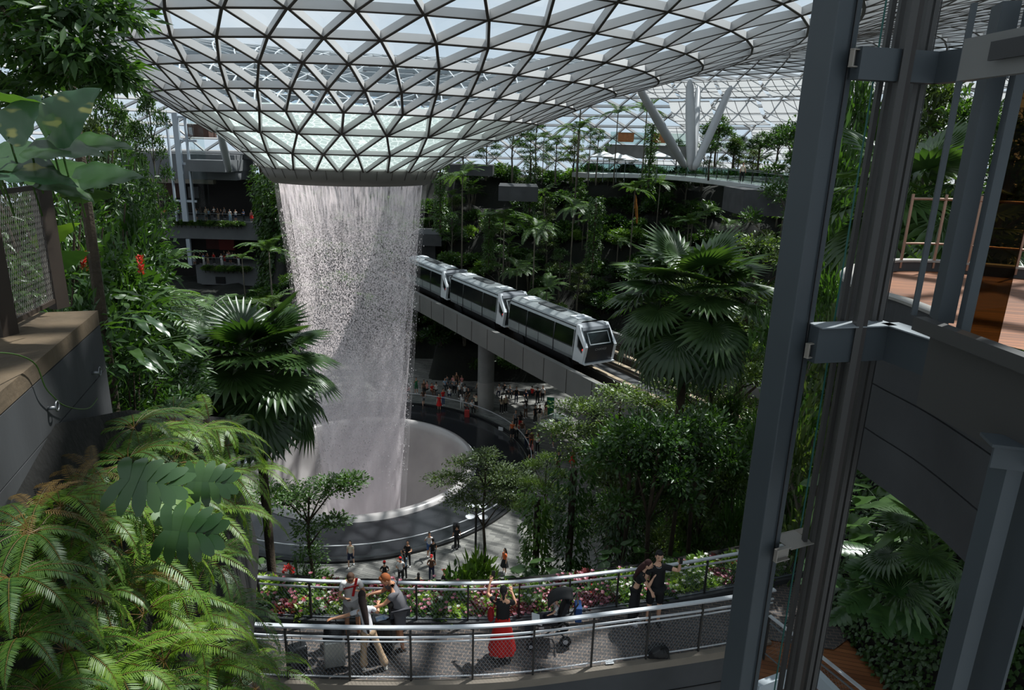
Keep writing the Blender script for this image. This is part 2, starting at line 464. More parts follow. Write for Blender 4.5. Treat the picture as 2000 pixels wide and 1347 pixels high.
g = thing('pool_railing', (AX.x, AX.y, 0), 'clear glass railing with thin steel handrail ringing the fountain', 'railing')
b = MB(); b.lathe([(13.15, .02), (13.15, 1.08)], (AX.x, AX.y, 0), 96); b.build('glass_panel', glassmat('rail_glass', (.80, .83, .83), .03), g)
b = MB(); b.lathe([(13.12, 1.08), (13.18, 1.08), (13.18, 1.13), (13.12, 1.13)], (AX.x, AX.y, 0), 96, close=True); b.build('handrail', M_chrome, g)
b = MB(); b.lathe([(13.05, .0), (13.3, .0), (13.3, .14), (13.05, .14)], (AX.x, AX.y, 0), 96, close=True); b.build('base_curb', M_black, g)
pl = hit(737, 1073, z=.9)
b = MB(); a = math.atan2(pl.y - AX.y, pl.x - AX.x); q = AX + Vector((math.cos(a), math.sin(a), 0)) * 13.19 + Vector((0, 0, .86))
b.box(q, (.02, .55, .26), Matrix.Rotation(a, 3, 'Z')); b.build('notice_plate', M_steel, g, label='small grey notice plate')
# ---------------------------------------------------------------- plaza floor
def plank_mat(name, c1, c2, mortar, sx, sy, rot=0, bump=True, rough=.7, msize=.02, off=.5):
    m = mat(name, c1, rough); nt = m.node_tree; b_ = nt.nodes['Principled BSDF']; N = nt.nodes.new; L = nt.links.new
    tc = N('ShaderNodeTexCoord'); mp = N('ShaderNodeMapping'); mp.inputs['Rotation'].default_value = (0, 0, rot)
    L(tc.outputs['Object'], mp.inputs[0])
    br = N('ShaderNodeTexBrick'); br.inputs['Scale'].default_value = 1; br.inputs['Brick Width'].default_value = sx; br.inputs['Row Height'].default_value = sy
    br.inputs['Mortar Size'].default_value = msize; br.inputs['Color1'].default_value = (*c1, 1); br.inputs['Color2'].default_value = (*c2, 1); br.inputs['Mortar'].default_value = (*mortar, 1)
    br.offset = off
    L(mp.outputs[0], br.inputs['Vector'])
    nz = N('ShaderNodeTexNoise'); nz.inputs['Scale'].default_value = .8; nz.inputs['Detail'].default_value = 6; L(tc.outputs['Object'], nz.inputs['Vector'])
    mr = N('ShaderNodeMapRange'); mr.inputs[1].default_value = .3; mr.inputs[2].default_value = .7; mr.inputs[3].default_value = .72; mr.inputs[4].default_value = 1.15; L(nz.outputs[0], mr.inputs[0])
    mx = N('ShaderNodeMix'); mx.data_type = 'RGBA'; mx.blend_type = 'MULTIPLY'; mx.inputs[0].default_value = 1
    L(br.outputs[0], mx.inputs[6]); L(mr.outputs[0], mx.inputs[7]); L(mx.outputs[2], b_.inputs['Base Color'])
    return m
M_plaza = plank_mat('grey_stone_planks', lin((136, 134, 128)), lin((92, 91, 88)), lin((58, 56, 53)), .9, .18, .35, msize=.008)
fl = MB()
fl.lathe([(12.95, 0), (20, 0), (40, 0), (70, 0), (95, 0)], (AX.x, AX.y, 0), 72)
fo = fl.build('floor', M_plaza); struct(fo, 'grey stone plank paving of the plaza')
# ---------------------------------------------------------------- terrain
def sst(x): x = min(1, max(0, x)); return x * x * (3 - 2 * x)
def terr(x, y):
    # far and right hillside
    yf = 68.5 - .5 * max(0, x - 6) if x > -9 else 76
    h = 0
    t = (y - yf) / 26
    if x > -.375 * y and t > 0:
        s = min(1, t) * 20; st = 3.4
        k = math.floor(s / st); fr = s / st - k
        h = max(h, (k + sst(fr * 1.6)) * st * .97 * sst((x + .375 * y) / 3))
    # right bank under the guideway
    xr = 9.5 + max(0, (y - 40)) * .25
    if x > xr and y < 66: h = max(h, sst((x - xr) / 14) * 9)
    # left bank
    xl = -26.0 if y > 38 else -26.0 + (38 - y) * .72
    if y < 30: xl = min(xl, -15.5)
    if x < xl:
        low = sst((xl - x) / 5) * 3.2
        xs_ = -.60 * y - 1
        full = sst((xs_ - x) / 9) * (9 if y > 45 else 11.5 - max(0, y - 30) * .16)
        if y < 30: full = max(full, sst((xl - x) / 5) * 9.5)
        h = max(h, low, full)
    return h
def noise2(x, y): return .35 * math.sin(x * .9 + 1.3) * math.cos(y * .7) + .2 * math.sin(x * 2.1 + y * 1.7)
t = MB(); nx, ny = 150, 130; X0, X1, Y0, Y1 = -70, 75, 14, 112
def _tz(x, y):
    h = terr(x, y); return h + noise2(x, y) * min(1, h) if h > .05 else -.6
t.grid(lambda u, v: (X0 + (X1 - X0) * u, Y0 + (Y1 - Y0) * v, _tz(X0 + (X1 - X0) * u, Y0 + (Y1 - Y0) * v)), nx, ny)
t.f = [f for f in t.f if max(t.v[i][2] for i in f) > -.5]
M_ground = mat('dark_planted_ground', lin((22, 24, 15)), .95, noise=.5, nscale=1.2, bump=.6, col2=lin((12, 14, 9)))
to = t.build('hillside_ground', M_ground, smooth=True); struct(to, 'dark planted slopes around the plaza')
# ---------------------------------------------------------------- sky, sun, camera
wd = bpy.data.worlds.new('sky'); S.world = wd; wd.use_nodes = True; nt = wd.node_tree; nt.nodes.clear()
N = nt.nodes.new; L = nt.links.new
wo = N('ShaderNodeOutputWorld'); bg = N('ShaderNodeBackground'); tc = N('ShaderNodeTexCoord')
nz = N('ShaderNodeTexNoise'); nz.inputs['Scale'].default_value = 2.2; nz.inputs['Detail'].default_value = 6; nz.inputs['Roughness'].default_value = .55
mp = N('ShaderNodeMapping'); mp.inputs['Scale'].default_value = (1, 1, 2.6); L(tc.outputs['Generated'], mp.inputs[0]); L(mp.outputs[0], nz.inputs['Vector'])
cr = N('ShaderNodeValToRGB'); e = cr.color_ramp.elements; e[0].position = .36; e[0].color = (.58, .72, .84, 1); e[1].position = .62; e[1].color = (.88, .93, .97, 1)
L(nz.outputs[0], cr.inputs[0]); L(cr.outputs[0], bg.inputs[0]); bg.inputs[1].default_value = 1.0; L(bg.outputs[0], wo.inputs[0])
sd = bpy.data.lights.new('sun', 'SUN'); sd.energy = 7.5; sd.angle = math.radians(.9); sd.color = (1, .96, .90)
so = bpy.data.objects.new('sun', sd); COL.objects.link(so)
sun_dir = Vector((-.45, -.36, -1)).normalized()     # the way the light travels
so.rotation_euler = sun_dir.to_track_quat('-Z', 'Y').to_euler(); so.location = (20, 60, 80)
cd = bpy.data.cameras.new('camera'); cam = bpy.data.objects.new('camera', cd); COL.objects.link(cam)
cd.sensor_fit = 'HORIZONTAL'; cd.sensor_width = 36; cd.lens = 24; cd.clip_end = 600; cd.clip_start = .05
right = Vector((_xw[0], _fh[0], _up[0])); upv = Vector((_xw[1], _fh[1], _up[1])); fwd = Vector((_xw[2], _fh[2], _up[2]))
cam.matrix_world = Matrix(((right.x, upv.x, -fwd.x, 0), (right.y, upv.y, -fwd.y, 0), (right.z, upv.z, -fwd.z, 24), (0, 0, 0, 1)))
S.camera = cam
S.view_settings.view_transform = 'Standard'; S.view_settings.look = 'None'; S.view_settings.gamma = 1; S.view_settings.exposure = 0
S.cycles.transparent_max_bounces = 14; S.cycles.max_bounces = 6; S.cycles.diffuse_bounces = 3; S.cycles.glossy_bounces = 3
S.cycles.caustics_reflective = False; S.cycles.caustics_refractive = False; S.cycles.sample_clamp_indirect = 4
# ---------------------------------------------------------------- guideway and train
def groove(m, name='g'): return m
zt_ = 9.35
Pa = hit(1118, 702, z=zt_); Pb = hit(803, 552, z=zt_)
TD = (Pa - Pb).normalized()                    # direction of travel, towards the camera side
TN = Vector((TD.y, -TD.x, 0)) * -1             # away from the near parapet
if TN.y < 0: TN = -TN
def tpt(s, n, z): return Pa + TD * s + TN * n + Vector((0, 0, z - zt_))
def spx(px, py):                               # distance along the track of a picture column on the body's lower edge
    p = hit(px, py, z=zt_); return (p - Pa).dot(TD)
gw = thing('guideway', tpt(0, 1.5, 0), 'long grey concrete guideway carrying the train past the waterfall', 'bridge')
GA, GB = -46, 34
def bar(mb, n0, n1, z0, z1, a=GA, b=GB):
    A = tpt(a, n0, z0); B = tpt(b, n0, z0); C_ = tpt(b, n1, z0); D = tpt(a, n1, z0); up = Vector((0, 0, z1 - z0))
    return mb.add([A, B, C_, D, A + up, B + up, C_ + up, D + up], [(0, 3, 2, 1), (4, 5, 6, 7), (0, 1, 5, 4), (1, 2, 6, 5), (2, 3, 7, 6), (3, 0, 4, 7)])
b = MB(); bar(b, -1.15, -.75, 7.25, 9.1); bar(b, 7.6, 8.0, 7.6, 9.3)
b.build('parapet_beam', mat('guideway_concrete', lin((118, 117, 114)), .8, noise=.22, nscale=.35, bump=.06), gw, label='smooth grey side beams')
b = MB(); bar(b, -.8, 7.7, 7.35, 7.9); b.build('deck_slab', M_conc_d, gw)
b = MB()
for k in range(26):
    s0 = GA + 2 + k * 3.0
    A = tpt(s0, -1.165, 7.27); b.box(A + Vector((0, 0, .9)), (.03, .03, 1.78), Matrix.Rotation(math.atan2(TD.y, TD.x), 3, 'Z'))
b.build('panel_joint', M_flange, gw)
b = MB()
for n0 in (.25, 2.05, 4.4, 6.2):
    bar(b, n0, n0 + .38, 7.9, 8.35)
b.build('running_track', mat('tan_concrete_track', lin((168, 150, 126)), .85, noise=.3, nscale=.5), gw, label='tan raised running tracks')
b = MB()
for n0 in (1.3, 5.4): bar(b, n0, n0 + .14, 7.9, 8.6)
for n0 in (-.55, 3.5, 7.2): bar(b, n0, n0 + .07, 8.3, 8.5); bar(b, n0, n0 + .07, 8.6, 8.75)
b.build('guide_rail', M_steel_dark, gw)
P1_ = hit(948, 800, z=0); n1_ = (P1_ - Pa).dot(TN); print('pillar offset', n1_)
s2_ = min([k * .25 for k in range(0, 100)], key=lambda s: abs(proj(tpt(s, max(n1_, 1.2), 0))[0] - 1141))
P2_ = tpt(s2_, max(n1_, 1.2), 0)
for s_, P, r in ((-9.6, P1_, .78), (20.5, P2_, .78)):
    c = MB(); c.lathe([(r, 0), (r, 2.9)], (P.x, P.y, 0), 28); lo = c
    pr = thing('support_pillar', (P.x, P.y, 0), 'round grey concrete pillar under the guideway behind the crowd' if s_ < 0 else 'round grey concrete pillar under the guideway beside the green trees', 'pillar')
    lo.build('lower_shaft', mat('sunlit_pillar_base', lin((150, 148, 144)), .8, noise=.2, nscale=.8), pr, smooth=True, label='lower shaft with sunlight put into its paler tone')  # sunlight on the lower shaft is put into a paler concrete tone
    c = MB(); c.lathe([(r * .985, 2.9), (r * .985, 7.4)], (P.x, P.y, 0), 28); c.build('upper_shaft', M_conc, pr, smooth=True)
def text_mesh(name, body, size, m):
    fc = bpy.data.curves.new(name, 'FONT'); fc.body = body; fc.size = size; fc.align_x = 'CENTER'; fc.extrude = .002; fc.resolution_u = 3
    tmp = bpy.data.objects.new('tmp', fc); COL.objects.link(tmp)
    dg = bpy.context.evaluated_depsgraph_get(); me = bpy.data.meshes.new_from_object(tmp.evaluated_get(dg))
    bpy.data.objects.remove(tmp); me.materials.clear(); me.materials.append(m)
    o = bpy.data.objects.new(name, me); COL.objects.link(o); return o
# train car, local frame: x forward, y away from the viewer, z up from the body's lower edge
M_silver = mat('silver_train_body', lin((176, 182, 184)), .35, .55, noise=.1, nscale=1.5)
M_trainwhite = mat('white_train_nose', lin((224, 228, 232)), .3, .1)
M_darkglass = mat('dark_window_glass', lin((16, 20, 21)), .08, 0, spec=.8)
M_roofdark = mat('dark_roof_panel', lin((56, 60, 62)), .5)
M_fascia = mat('charcoal_front_panel', lin((42, 44, 48)), .35)
def make_car(name, label, LEN, loc):
    t = thing(name, loc, label, 'train', 'cars of the elevated train')
    W = 2.75; H = 2.75
    def add(m, nm, mt, **k):
        lab = k.pop('label', None); par = k.pop('parent', t); sm = k.pop('smooth', False)
        me = bpy.data.meshes.new(nm); me.from_pydata(m.v, [], m.f); me.materials.append(mt)
        o = bpy.data.objects.new(nm, me); COL.objects.link(o); o.parent = par
        if lab: o['label'] = lab
        return o
    # section (y,z) of the body
    sec = [(0.06, 0), (0, .25), (0.0, 1.0), (.10, 2.15), (.32, 2.55), (.75, H), (W - .75, H), (W - .32, 2.55), (W - .10, 2.15), (W, 1.0), (W, .25), (W - .06, 0)]
    m = MB(); n = len(sec); xs = [-LEN, -LEN + .25, -1.5, -1.5]
    V = []
    for x, k in ((-LEN, .93), (-LEN + .3, 1), (-1.45, 1)):
        for y, z in sec: V.append((x, W / 2 + (y - W / 2) * k, z * (1 if k == 1 else .97) + (0 if k == 1 else .03)))
    F = [tuple(range(n))]
    for i in range(2):
        for k in range(n): F.append((i * n + k, i * n + (k + 1) % n, (i + 1) * n + (k + 1) % n, (i + 1) * n + k))
    m.add(V, F); body = add(m, 'car_body', M_silver)
    # nose: white faceted frame
    m = MB()
    for y0, y1 in ((0, .22), (W - .22, W)):
        ys = (y0 - .02 if y0 == 0 else y0, y1 if y0 == 0 else y1 + .02)
        top = [(-1.45, 2.62), (-.95, 2.66), (.05, 1.25), (-.25, .0), (-1.45, .0)]
        hole = [(-.98, 2.0), (-.88, 1.92), (-.2, 1.2), (-.38, .62), (-.98, 1.0)]
        out = []
        # frame polygon with window hole built as a ring of quads
        pts_o = [(-1.3, 2.62), (-.95, 2.66), (.05, 1.25), (-.25, .0), (-1.45, .0)]
        pts_i = [(-.98, 2.0), (-.9, 1.98), (-.18, 1.2), (-.38, .62), (-.98, 1.05)]
        nn = 5
        for y in ys:
            m.v += [(p[0], y + (.12 if (p[1] > 2 and y0 == 0) else (-.12 if p[1] > 2 else 0)), p[1]) for p in pts_o] + [(p[0], y, p[1]) for p in pts_i]
        bs = len(m.v) - 20
        for k in range(nn):
            k2 = (k + 1) % nn
            m.f += [(bs + k, bs + k2, bs + 5 + k2, bs + 5 + k), (bs + 10 + k, bs + 15 + k, bs + 15 + k2, bs + 10 + k2), (bs + k, bs + 10 + k, bs + 10 + k2, bs + k2), (bs + 5 + k, bs + 5 + k2, bs + 15 + k2, bs + 15 + k)]
    nose = add(m, 'nose_frame', M_trainwhite, label='white faceted frame round the front end')
    m = MB()
    for y in (.06, W - .06):
        m.add([(-.98, y, 2.0), (-.9, y, 1.98), (-.18, y, 1.2), (-.38, y, .62), (-.98, y, 1.05)], [(0, 1, 2, 3, 4)])
    add(m, 'quarter_window', M_darkglass)
    m = MB(); m.ell((-.36, .05, .98), (.05, .03, .09), 8, 5); add(m, 'tail_lamp', mat('red_lamp', (.7, .02, .02), .3, emit=(1, .03, .02), estr=1.2))
    # windshield, roof brow, lower panel
    y0, y1 = .2, W - .2
    m = MB(); m.add([(-1.45, y0, 2.66), (-1.45, y1, 2.66), (-.72, y1, 2.5), (-.72, y0, 2.5), (-1.45, y0, 2.0), (-1.45, y1, 2.0)], [(0, 3, 2, 1), (0, 1, 5, 4)])
    m.add([(-.72, y0, 2.5), (-.72, y1, 2.5), (-.6, y1, 2.3), (-.6, y0, 2.3)], [(0, 3, 2, 1)])
    add(m, 'front_brow', mat('grey_front_brow', lin((112, 116, 122)), .4))
    m = MB(); m.add([(-.6, y0, 2.3), (-.6, y1, 2.3), (.02, y1, 1.25), (.02, y0, 1.25)], [(0, 3, 2, 1)])
    ws_ = add(m, 'windshield', M_darkglass)
    m = MB()
    for (ya, yb, ta, tb) in ((.45, 2.3, .12, .17), (.45, 2.3, .84, .9), (.45, .52, .12, .9), (2.23, 2.3, .12, .9)):
        q = lambda t_: (-.6 + .62 * t_ + .015, 2.3 - 1.05 * t_ + .01)
        a_, b_ = q(ta), q(tb)
        m.add([(a_[0], ya, a_[1]), (a_[0], yb, a_[1]), (b_[0], yb, b_[1]), (b_[0], ya, b_[1])], [(0, 3, 2, 1)])
    add(m, 'escape_door_outline', M_silver, parent=ws_)
    m = MB(); m.add([(.02, y0, 1.25), (.02, y1, 1.25), (-.22, y1, .05), (-.22, y0, .05)], [(0, 3, 2, 1)])
    low = add(m, 'front_panel', M_fascia, label='charcoal lower front panel')
    fo_ = text_mesh('front_lettering', 'CHANGI', .26, M_silver); fo_.parent = low
    fo_.matrix_local = Matrix.Translation((.0, W / 2, .93)) @ Matrix(((0, .2, .98, 0), (1, 0, 0, 0), (0, .98, -.2, 0), (0, 0, 0, 1)))
    m = MB(); m.box((-.35, W / 2, -.03), (.7, W - .1, .09)); add(m, 'bumper', M_trainwhite)
    # side windows
    xs = [(-LEN + .25, -LEN + 3.05), (-LEN + 3.15, -4.1), (-4.0, -1.55)]
    for sy in (0, 1):
        m = MB()
        for a_, b_ in xs:
            y_a, y_b = ((-.015, .085) if sy == 0 else (W + .015, W - .085))
            m.add([(a_, y_a, .98), (b_, y_a, .98), (b_, y_b, 2.2), (a_, y_b, 2.2)], [(0, 1, 2, 3)])
        add(m, 'window_band', M_darkglass, label='dark tinted side windows')
    m = MB()
    for x in (-LEN + 3.1, -4.05): m.box((x, -.02, 1.05), (.07, .03, 2.1))
    for x in (-LEN + 1.9, -6.2): m.box((x, -.005, .5), (.03, .02, 1.0))
    add(m, 'door_seam', M_black)
    m = MB(); m.box(((-LEN - 1.45) / 2, .0, .93), (LEN - 1.7, .03, .09)); m.box(((-LEN - 1.45) / 2, .2, 2.42), (LEN - 1.6, .06, .06)); add(m, 'trim_strip', M_fascia)
    # roof gear
    m = MB(); R = 1.9; cx = -LEN / 2 - .8
    out = [(cx + dx * 1.0 + (.42 * math.cos(a)), W / 2 - .05 + .42 * math.sin(a)) for dx, a in [(1.3, -PI / 2 + PI * k / 6) for k in range(7)] + [(-1.3, PI / 2 + PI * k / 6) for k in range(7)]]
    m.prism(out, H - .01, H + .07); add(m, 'roof_vent', M_roofdark, label='dark oval roof grille')
    m = MB()
    for x in (-LEN + 1.5, -2.6):
        m.box((x, W / 2, H + .03), (1.1, 1.2, .06)); m.lathe([(.3, H + .06), (.3, H + .14), (.0, H + .16)], (x, W / 2, 0), 16)
    add(m, 'roof_hatch', M_trainwhite)
    m = MB()
    for k in range(1, 8): m.box((-LEN + k * LEN / 8 - .3, W / 2, H + .004), (.03, 1.3, .012))
    for k in range(6): m.box((-LEN + 2 + k * 1.4, W / 2 + .0, H + .003), (.02, 2 * (W / 2 - .7), .01))
    add(m, 'roof_seam', M_steel)
    m = MB(); m.box((-LEN / 2 - .6, W / 2, -.3), (LEN - 2.4, 2.1, .6))
    for x in (-LEN + 2, -2.4):
        for y in (.35, W - .35):
            m.tube([(x, y - .15, -.55), (x, y + .15, -.55)], .45, 16)
    m.box((-LEN + 1, W / 2, -.3), (.4, .3, .3))
    add(m, 'undercarriage', M_black)
    t.rotation_euler = (0, 0, math.atan2(TD.y, TD.x))
    return t
s1 = (spx(993, 641), spx(1146, 712)); s2 = (spx(881, 588), spx(990, 640)); s3 = (spx(802, 551), spx(885, 590))
L1 = s1[1] - s1[0]
for i, (nm, lb) in enumerate((('train_car', 'leading silver train car nearest the fan palm, front end showing'), ('train_car', 'middle silver car of the three-car train'), ('train_car', 'rear silver train car half behind the waterfall edge'))):
    p = Pa + TD * (s1[1] - i * (L1 + .55)) ; p.z = zt_ + .02
    make_car(nm, lb, L1, p)
print('train', L1, s1, s2, s3)
# lattice of far vegetation bench walls etc. is in the planting file
# ---------------------------------------------------------------- upper bridge on the right with raking columns
def path_px(pts, z): return [hit(x, y, z=z) for x, y in pts]
def path_Y(pts): return [hit(x, y, Y=Y) for x, y, Y in pts]
def smoothpath(P, k=6):
    out = []
    for i in range(len(P) - 1):
        p0 = P[max(i - 1, 0)]; p1 = P[i]; p2 = P[i + 1]; p3 = P[min(i + 2, len(P) - 1)]
        for j in range(k):
            t = j / k
            out.append(.5 * ((2 * p1) + (p2 - p0) * t + (2 * p0 - 5 * p1 + 4 * p2 - p3) * t * t + (3 * p1 - p0 - 3 * p2 + p3) * t ** 3))
    out.append(P[-1]); return out
ub = smoothpath([hit(1148, 338, Y=66), hit(1230, 338, Y=63), hit(1320, 343, Y=60), hit(1420, 352, Y=56), hit(1550, 371, Y=51), hit(1680, 395, Y=47)], 5)
zb = sum(p.z for p in ub) / len(ub)
for p in ub: p.z = zb
# refit to one level: same picture columns at that level
ub = smoothpath([hit(x, y, z=21.35) for x, y in ((1148, 338), (1230, 338.5), (1320, 343), (1420, 353), (1550, 372), (1700, 398))], 5)
br = thing('canopy_bridge', ub[0], 'curved pale grey footbridge with glass railing high on the right', 'bridge')
off = 0
b = MB(); b.sweep(ub, [(0, 0), (0, -.55), (-2.8, -.55), (-2.8, 0)]); b.build('deck', mat('pale_bridge_deck', lin((160, 160, 158)), .7, noise=.15, nscale=.5), br)
b = MB(); b.sweep(ub, [(.05, -.5), (.05, -.05), (-.04, .02), (-.04, -.5)]); b.build('edge_fascia', M_white, br)
b = MB(); b.sweep(ub, [(-.05, .0), (-.05, 1.05), (-.065, 1.05), (-.065, .0)]); b.sweep(ub, [(-2.7, .0), (-2.7, 1.05), (-2.715, 1.05), (-2.715, .0)]); b.build('glass_panel', M_glass, br)
b = MB(); b.sweep(ub, [(-.02, 1.05), (-.1, 1.05), (-.1, 1.11), (-.02, 1.11)]); b.sweep(ub, [(-2.66, 1.05), (-2.74, 1.05), (-2.74, 1.11), (-2.66, 1.11)]); b.build('handrail', M_steel, br)
for i in range(0, len(ub), 1):
    b = MB(); d = (ub[min(i + 1, len(ub) - 1)] - ub[max(0, i - 1)]).normalized(); sd = Vector((d.y, -d.x, 0))
    for s_ in (-.03, -2.68): b.beam(ub[i] + sd * s_, ub[i] + sd * s_ + Vector((0, 0, 1.1)), .05, .05, (1, 0, 0))
    b.build('rail_post', M_steel_dark, br)
def column(p0, p1, r, lab, rt=None):
    b = MB(); n = 10; p0 = Vector(p0); p1 = Vector(p1)
    path = [p0.lerp(p1, t) for t in (0, .06, .3, .6, .93, .985, 1)]
    b.tube(path, [r * .45, r * .85, r, r, r * .8, r * .4, r * .25], 20)
    o = b.build('roof_column', mat('column_paint', lin((170, 172, 174)), .4, .15, noise=.06, nscale=1), smooth=True)
    tag(o, lab, 'column', 'raking columns holding up the roof')
YB = 62
column(hit(1338, 326, Y=YB), hit(1246, 168, Y=YB - 6), .38, 'grey roof column leaning left above the bridge')
column(hit(1350, 332, Y=YB + 1), hit(1347, 156, Y=YB + 3), .43, 'thick upright grey roof column in the middle of the cluster')
column(hit(1352, 332, Y=YB + 5), hit(1364, 168, Y=YB + 11), .36, 'paler grey roof column just behind the upright one')
column(hit(1355, 332, Y=YB), hit(1428, 168, Y=YB + 2), .36, 'grey roof column leaning right above the bridge')
column(hit(1745, 330, Y=52), hit(1752, 100, Y=52), .4, 'upright grey roof column seen between the lift cables')
column(hit(1735, 330, Y=54), hit(1862, 150, Y=56), .36, 'raking grey roof column seen between the lift posts')
column(hit(448, 335, Y=96), hit(427, 245, Y=92), .5, 'slanting grey roof column at the left end of the funnel')
# roof shades hung under the far glazing
M_shade = mat('white_fabric_shade', (.60, .60, .60), .9, trans=.45)
M_seam = mat('grey_shade_seam', lin((150, 150, 152)), .8)
def roof_pt(r, a):
    i = 0
    while i < len(RR) - 2 and RR[i + 1] < r: i += 1
    t = (r - RR[i]) / (RR[i + 1] - RR[i]); z = RZ[i] * (1 - t) + RZ[i + 1] * t
    c = ring_c(i); return Vector((c.x + r * math.cos(a), c.y + r * math.sin(a), z))
sh_n = 0
for j, (r0, r1) in enumerate(((61.5, 69.5), (70.5, 79), (80, 89), (90, 99.5))):
    for k in range(16):
        a0 = math.radians(12 - (3 if j % 2 else 0) + k * 5.6); a1 = a0 + math.radians(5.1)
        c = roof_pt((r0 + r1) / 2, (a0 + a1) / 2); pp = proj(c)
        if not (1270 < pp[0] < 2060 and pp[2] > 0): continue
        if (j, k) in ((2, 8), (1, 5), (3, 3)): continue
        m = MB()
        def fn(u, v):
            p = roof_pt(r0 + (r1 - r0) * u, a0 + (a1 - a0) * v)
            sag = math.sin(PI * u) * .9 + .9
            return p - Vector((0, 0, sag))
        m.grid(fn, 8, 4)
        q = thing('roof_shade', roof_pt(r0, a0), 'white sagging fabric shade hung under the far glass roof', 'shade', 'fabric shades under the far roof')
        m.build('fabric', M_shade, q, smooth=True)
        m = MB()
        for v in (.25, .5, .75): m.tube([Vector(fn(u / 8, v)) - Vector((0, 0, .04)) for u in range(9)], .05, 4)
        for u in (0.02, .33, .66, .98): m.tube([Vector(fn(u, v / 4)) - Vector((0, 0, .04)) for v in range(5)], .05, 4)
        m.build('seam', M_seam, q); sh_n += 1
print('shades', sh_n)
# ---------------------------------------------------------------- plant kit
G_dark = leafmat('dark_leaves', (.012, .035, .010), (.05, .11, .022))
G_mid = leafmat('mid_leaves', (.018, .046, .011), (.07, .14, .03))
G_fresh = leafmat('fresh_leaves', (.045, .11, .018), (.16, .26, .04), rough=.4)
G_olive = leafmat('olive_leaves', (.03, .055, .018), (.10, .14, .045), rough=.5)
G_fern = leafmat('fern_leaves', (.040, .11, .010), (.15, .24, .022), rough=.4, trans=.28)
G_fern2 = leafmat('deep_fern_leaves', (.022, .065, .010), (.08, .145, .02), rough=.4, trans=.25)
G_fernb = leafmat('browned_fern_leaves', (.10, .055, .012), (.18, .11, .025), rough=.5, trans=.25)
G_palm = leafmat('fan_palm_leaves', (.018, .048, .014), (.065, .115, .035), rough=.34, trans=.25)
G_feather = leafmat('feather_palm_leaves', (.03, .07, .02), (.10, .17, .06), rough=.4)
G_big = leafmat('glossy_big_leaves', (.016, .045, .016), (.045, .095, .026), rough=.3, trans=.12)
G_red = leafmat('red_flower_petals', (.55, .02, .02), (.75, .05, .04), rough=.5, tmul=.8)
G_rust = leafmat('rusty_palm_leaves', (.30, .09, .02), (.42, .18, .03), rough=.5, tmul=1)
def unit(a): return a / np.maximum(np.linalg.norm(a, axis=1, keepdims=True), 1e-9)
def leaf_arrays(P, D, Nn, L, W, fold=.25, droop=.0, segs=1):
    """folded leaf blades: P base points, D directions, Nn upward normals, L lengths, W widths"""
    P = np.asarray(P, float); D = unit(np.asarray(D, float)); Nn = np.asarray(Nn, float)
    Sd = unit(np.cross(D, Nn)); U = np.cross(Sd, D)
    L = np.broadcast_to(L, (len(P),))[:, None]; W = np.broadcast_to(W, (len(P),))[:, None]
    if segs == 1:
        m = P + D * L * .42
        a = m + Sd * W * .5 + U * W * fold; b = m - Sd * W * .5 + U * W * fold
        tip = P + D * L - U * L * droop
        V = np.stack([P, a, tip, b], 1).reshape(-1, 3)
        F = (np.array([[0, 1, 2], [0, 2, 3]])[None] + (np.arange(len(P)) * 4)[:, None, None]).reshape(-1, 3)
    else:
        m1 = P + D * L * .28 - U * L * droop * .05; m2 = P + D * L * .65 - U * L * droop * .38; tip = P + D * L - U * L * droop
        V = np.stack([P, m1 + Sd * W * .5 + U * W * fold, m1, m1 - Sd * W * .5 + U * W * fold, m2 + Sd * W * .42 + U * W * fold, m2, m2 - Sd * W * .42 + U * W * fold, tip], 1).reshape(-1, 3)
        f = [[0, 1, 2], [0, 2, 3], [1, 4, 5], [1, 5, 2], [2, 5, 6], [2, 6, 3], [4, 7, 5], [5, 7, 6]]
        F = (np.array(f)[None] + (np.arange(len(P)) * 8)[:, None, None]).reshape(-1, 3)
    return V, F
class LB:
    def __init__(s): s.V = []; s.F = []; s.n = 0
    def add(s, V, F):
        s.V.append(V); s.F.append(F + s.n); s.n += len(V)
    def leaves(s, *a, **k): s.add(*leaf_arrays(*a, **k)); return s
    def build(s, name, m, parent=None, label=None, loc=(0, 0, 0)):
        o = meshobj(name, np.concatenate(s.V), np.concatenate(s.F), m, parent, loc)
        if label: o['label'] = label
        return o
def blob(lb, c, r, n, L, W, seed=0, shell=.55, up=.5, fold=.25, down=0, jit=.35):
    """leafy clump: n leaves over an ellipsoid"""
    R = np.random.RandomState(seed)
    d = unit(R.randn(n, 3)); d[:, 2] = np.where(d[:, 2] < -.4, -d[:, 2] * .6, d[:, 2])
    rad = shell + (1 - shell) * R.rand(n, 1)
    P = np.array(c) + d * rad * np.array(r)
    D = unit(d * np.array([1, 1, .4]) + R.randn(n, 3) * jit + np.array([0, 0, -down]))
    Nn = unit(np.array([0, 0, 1.0]) * up + d * .5 + R.randn(n, 3) * .3)
    lb.leaves(P, D, Nn, L * (.7 + .6 * R.rand(n)), W * (.7 + .6 * R.rand(n)), fold=fold)
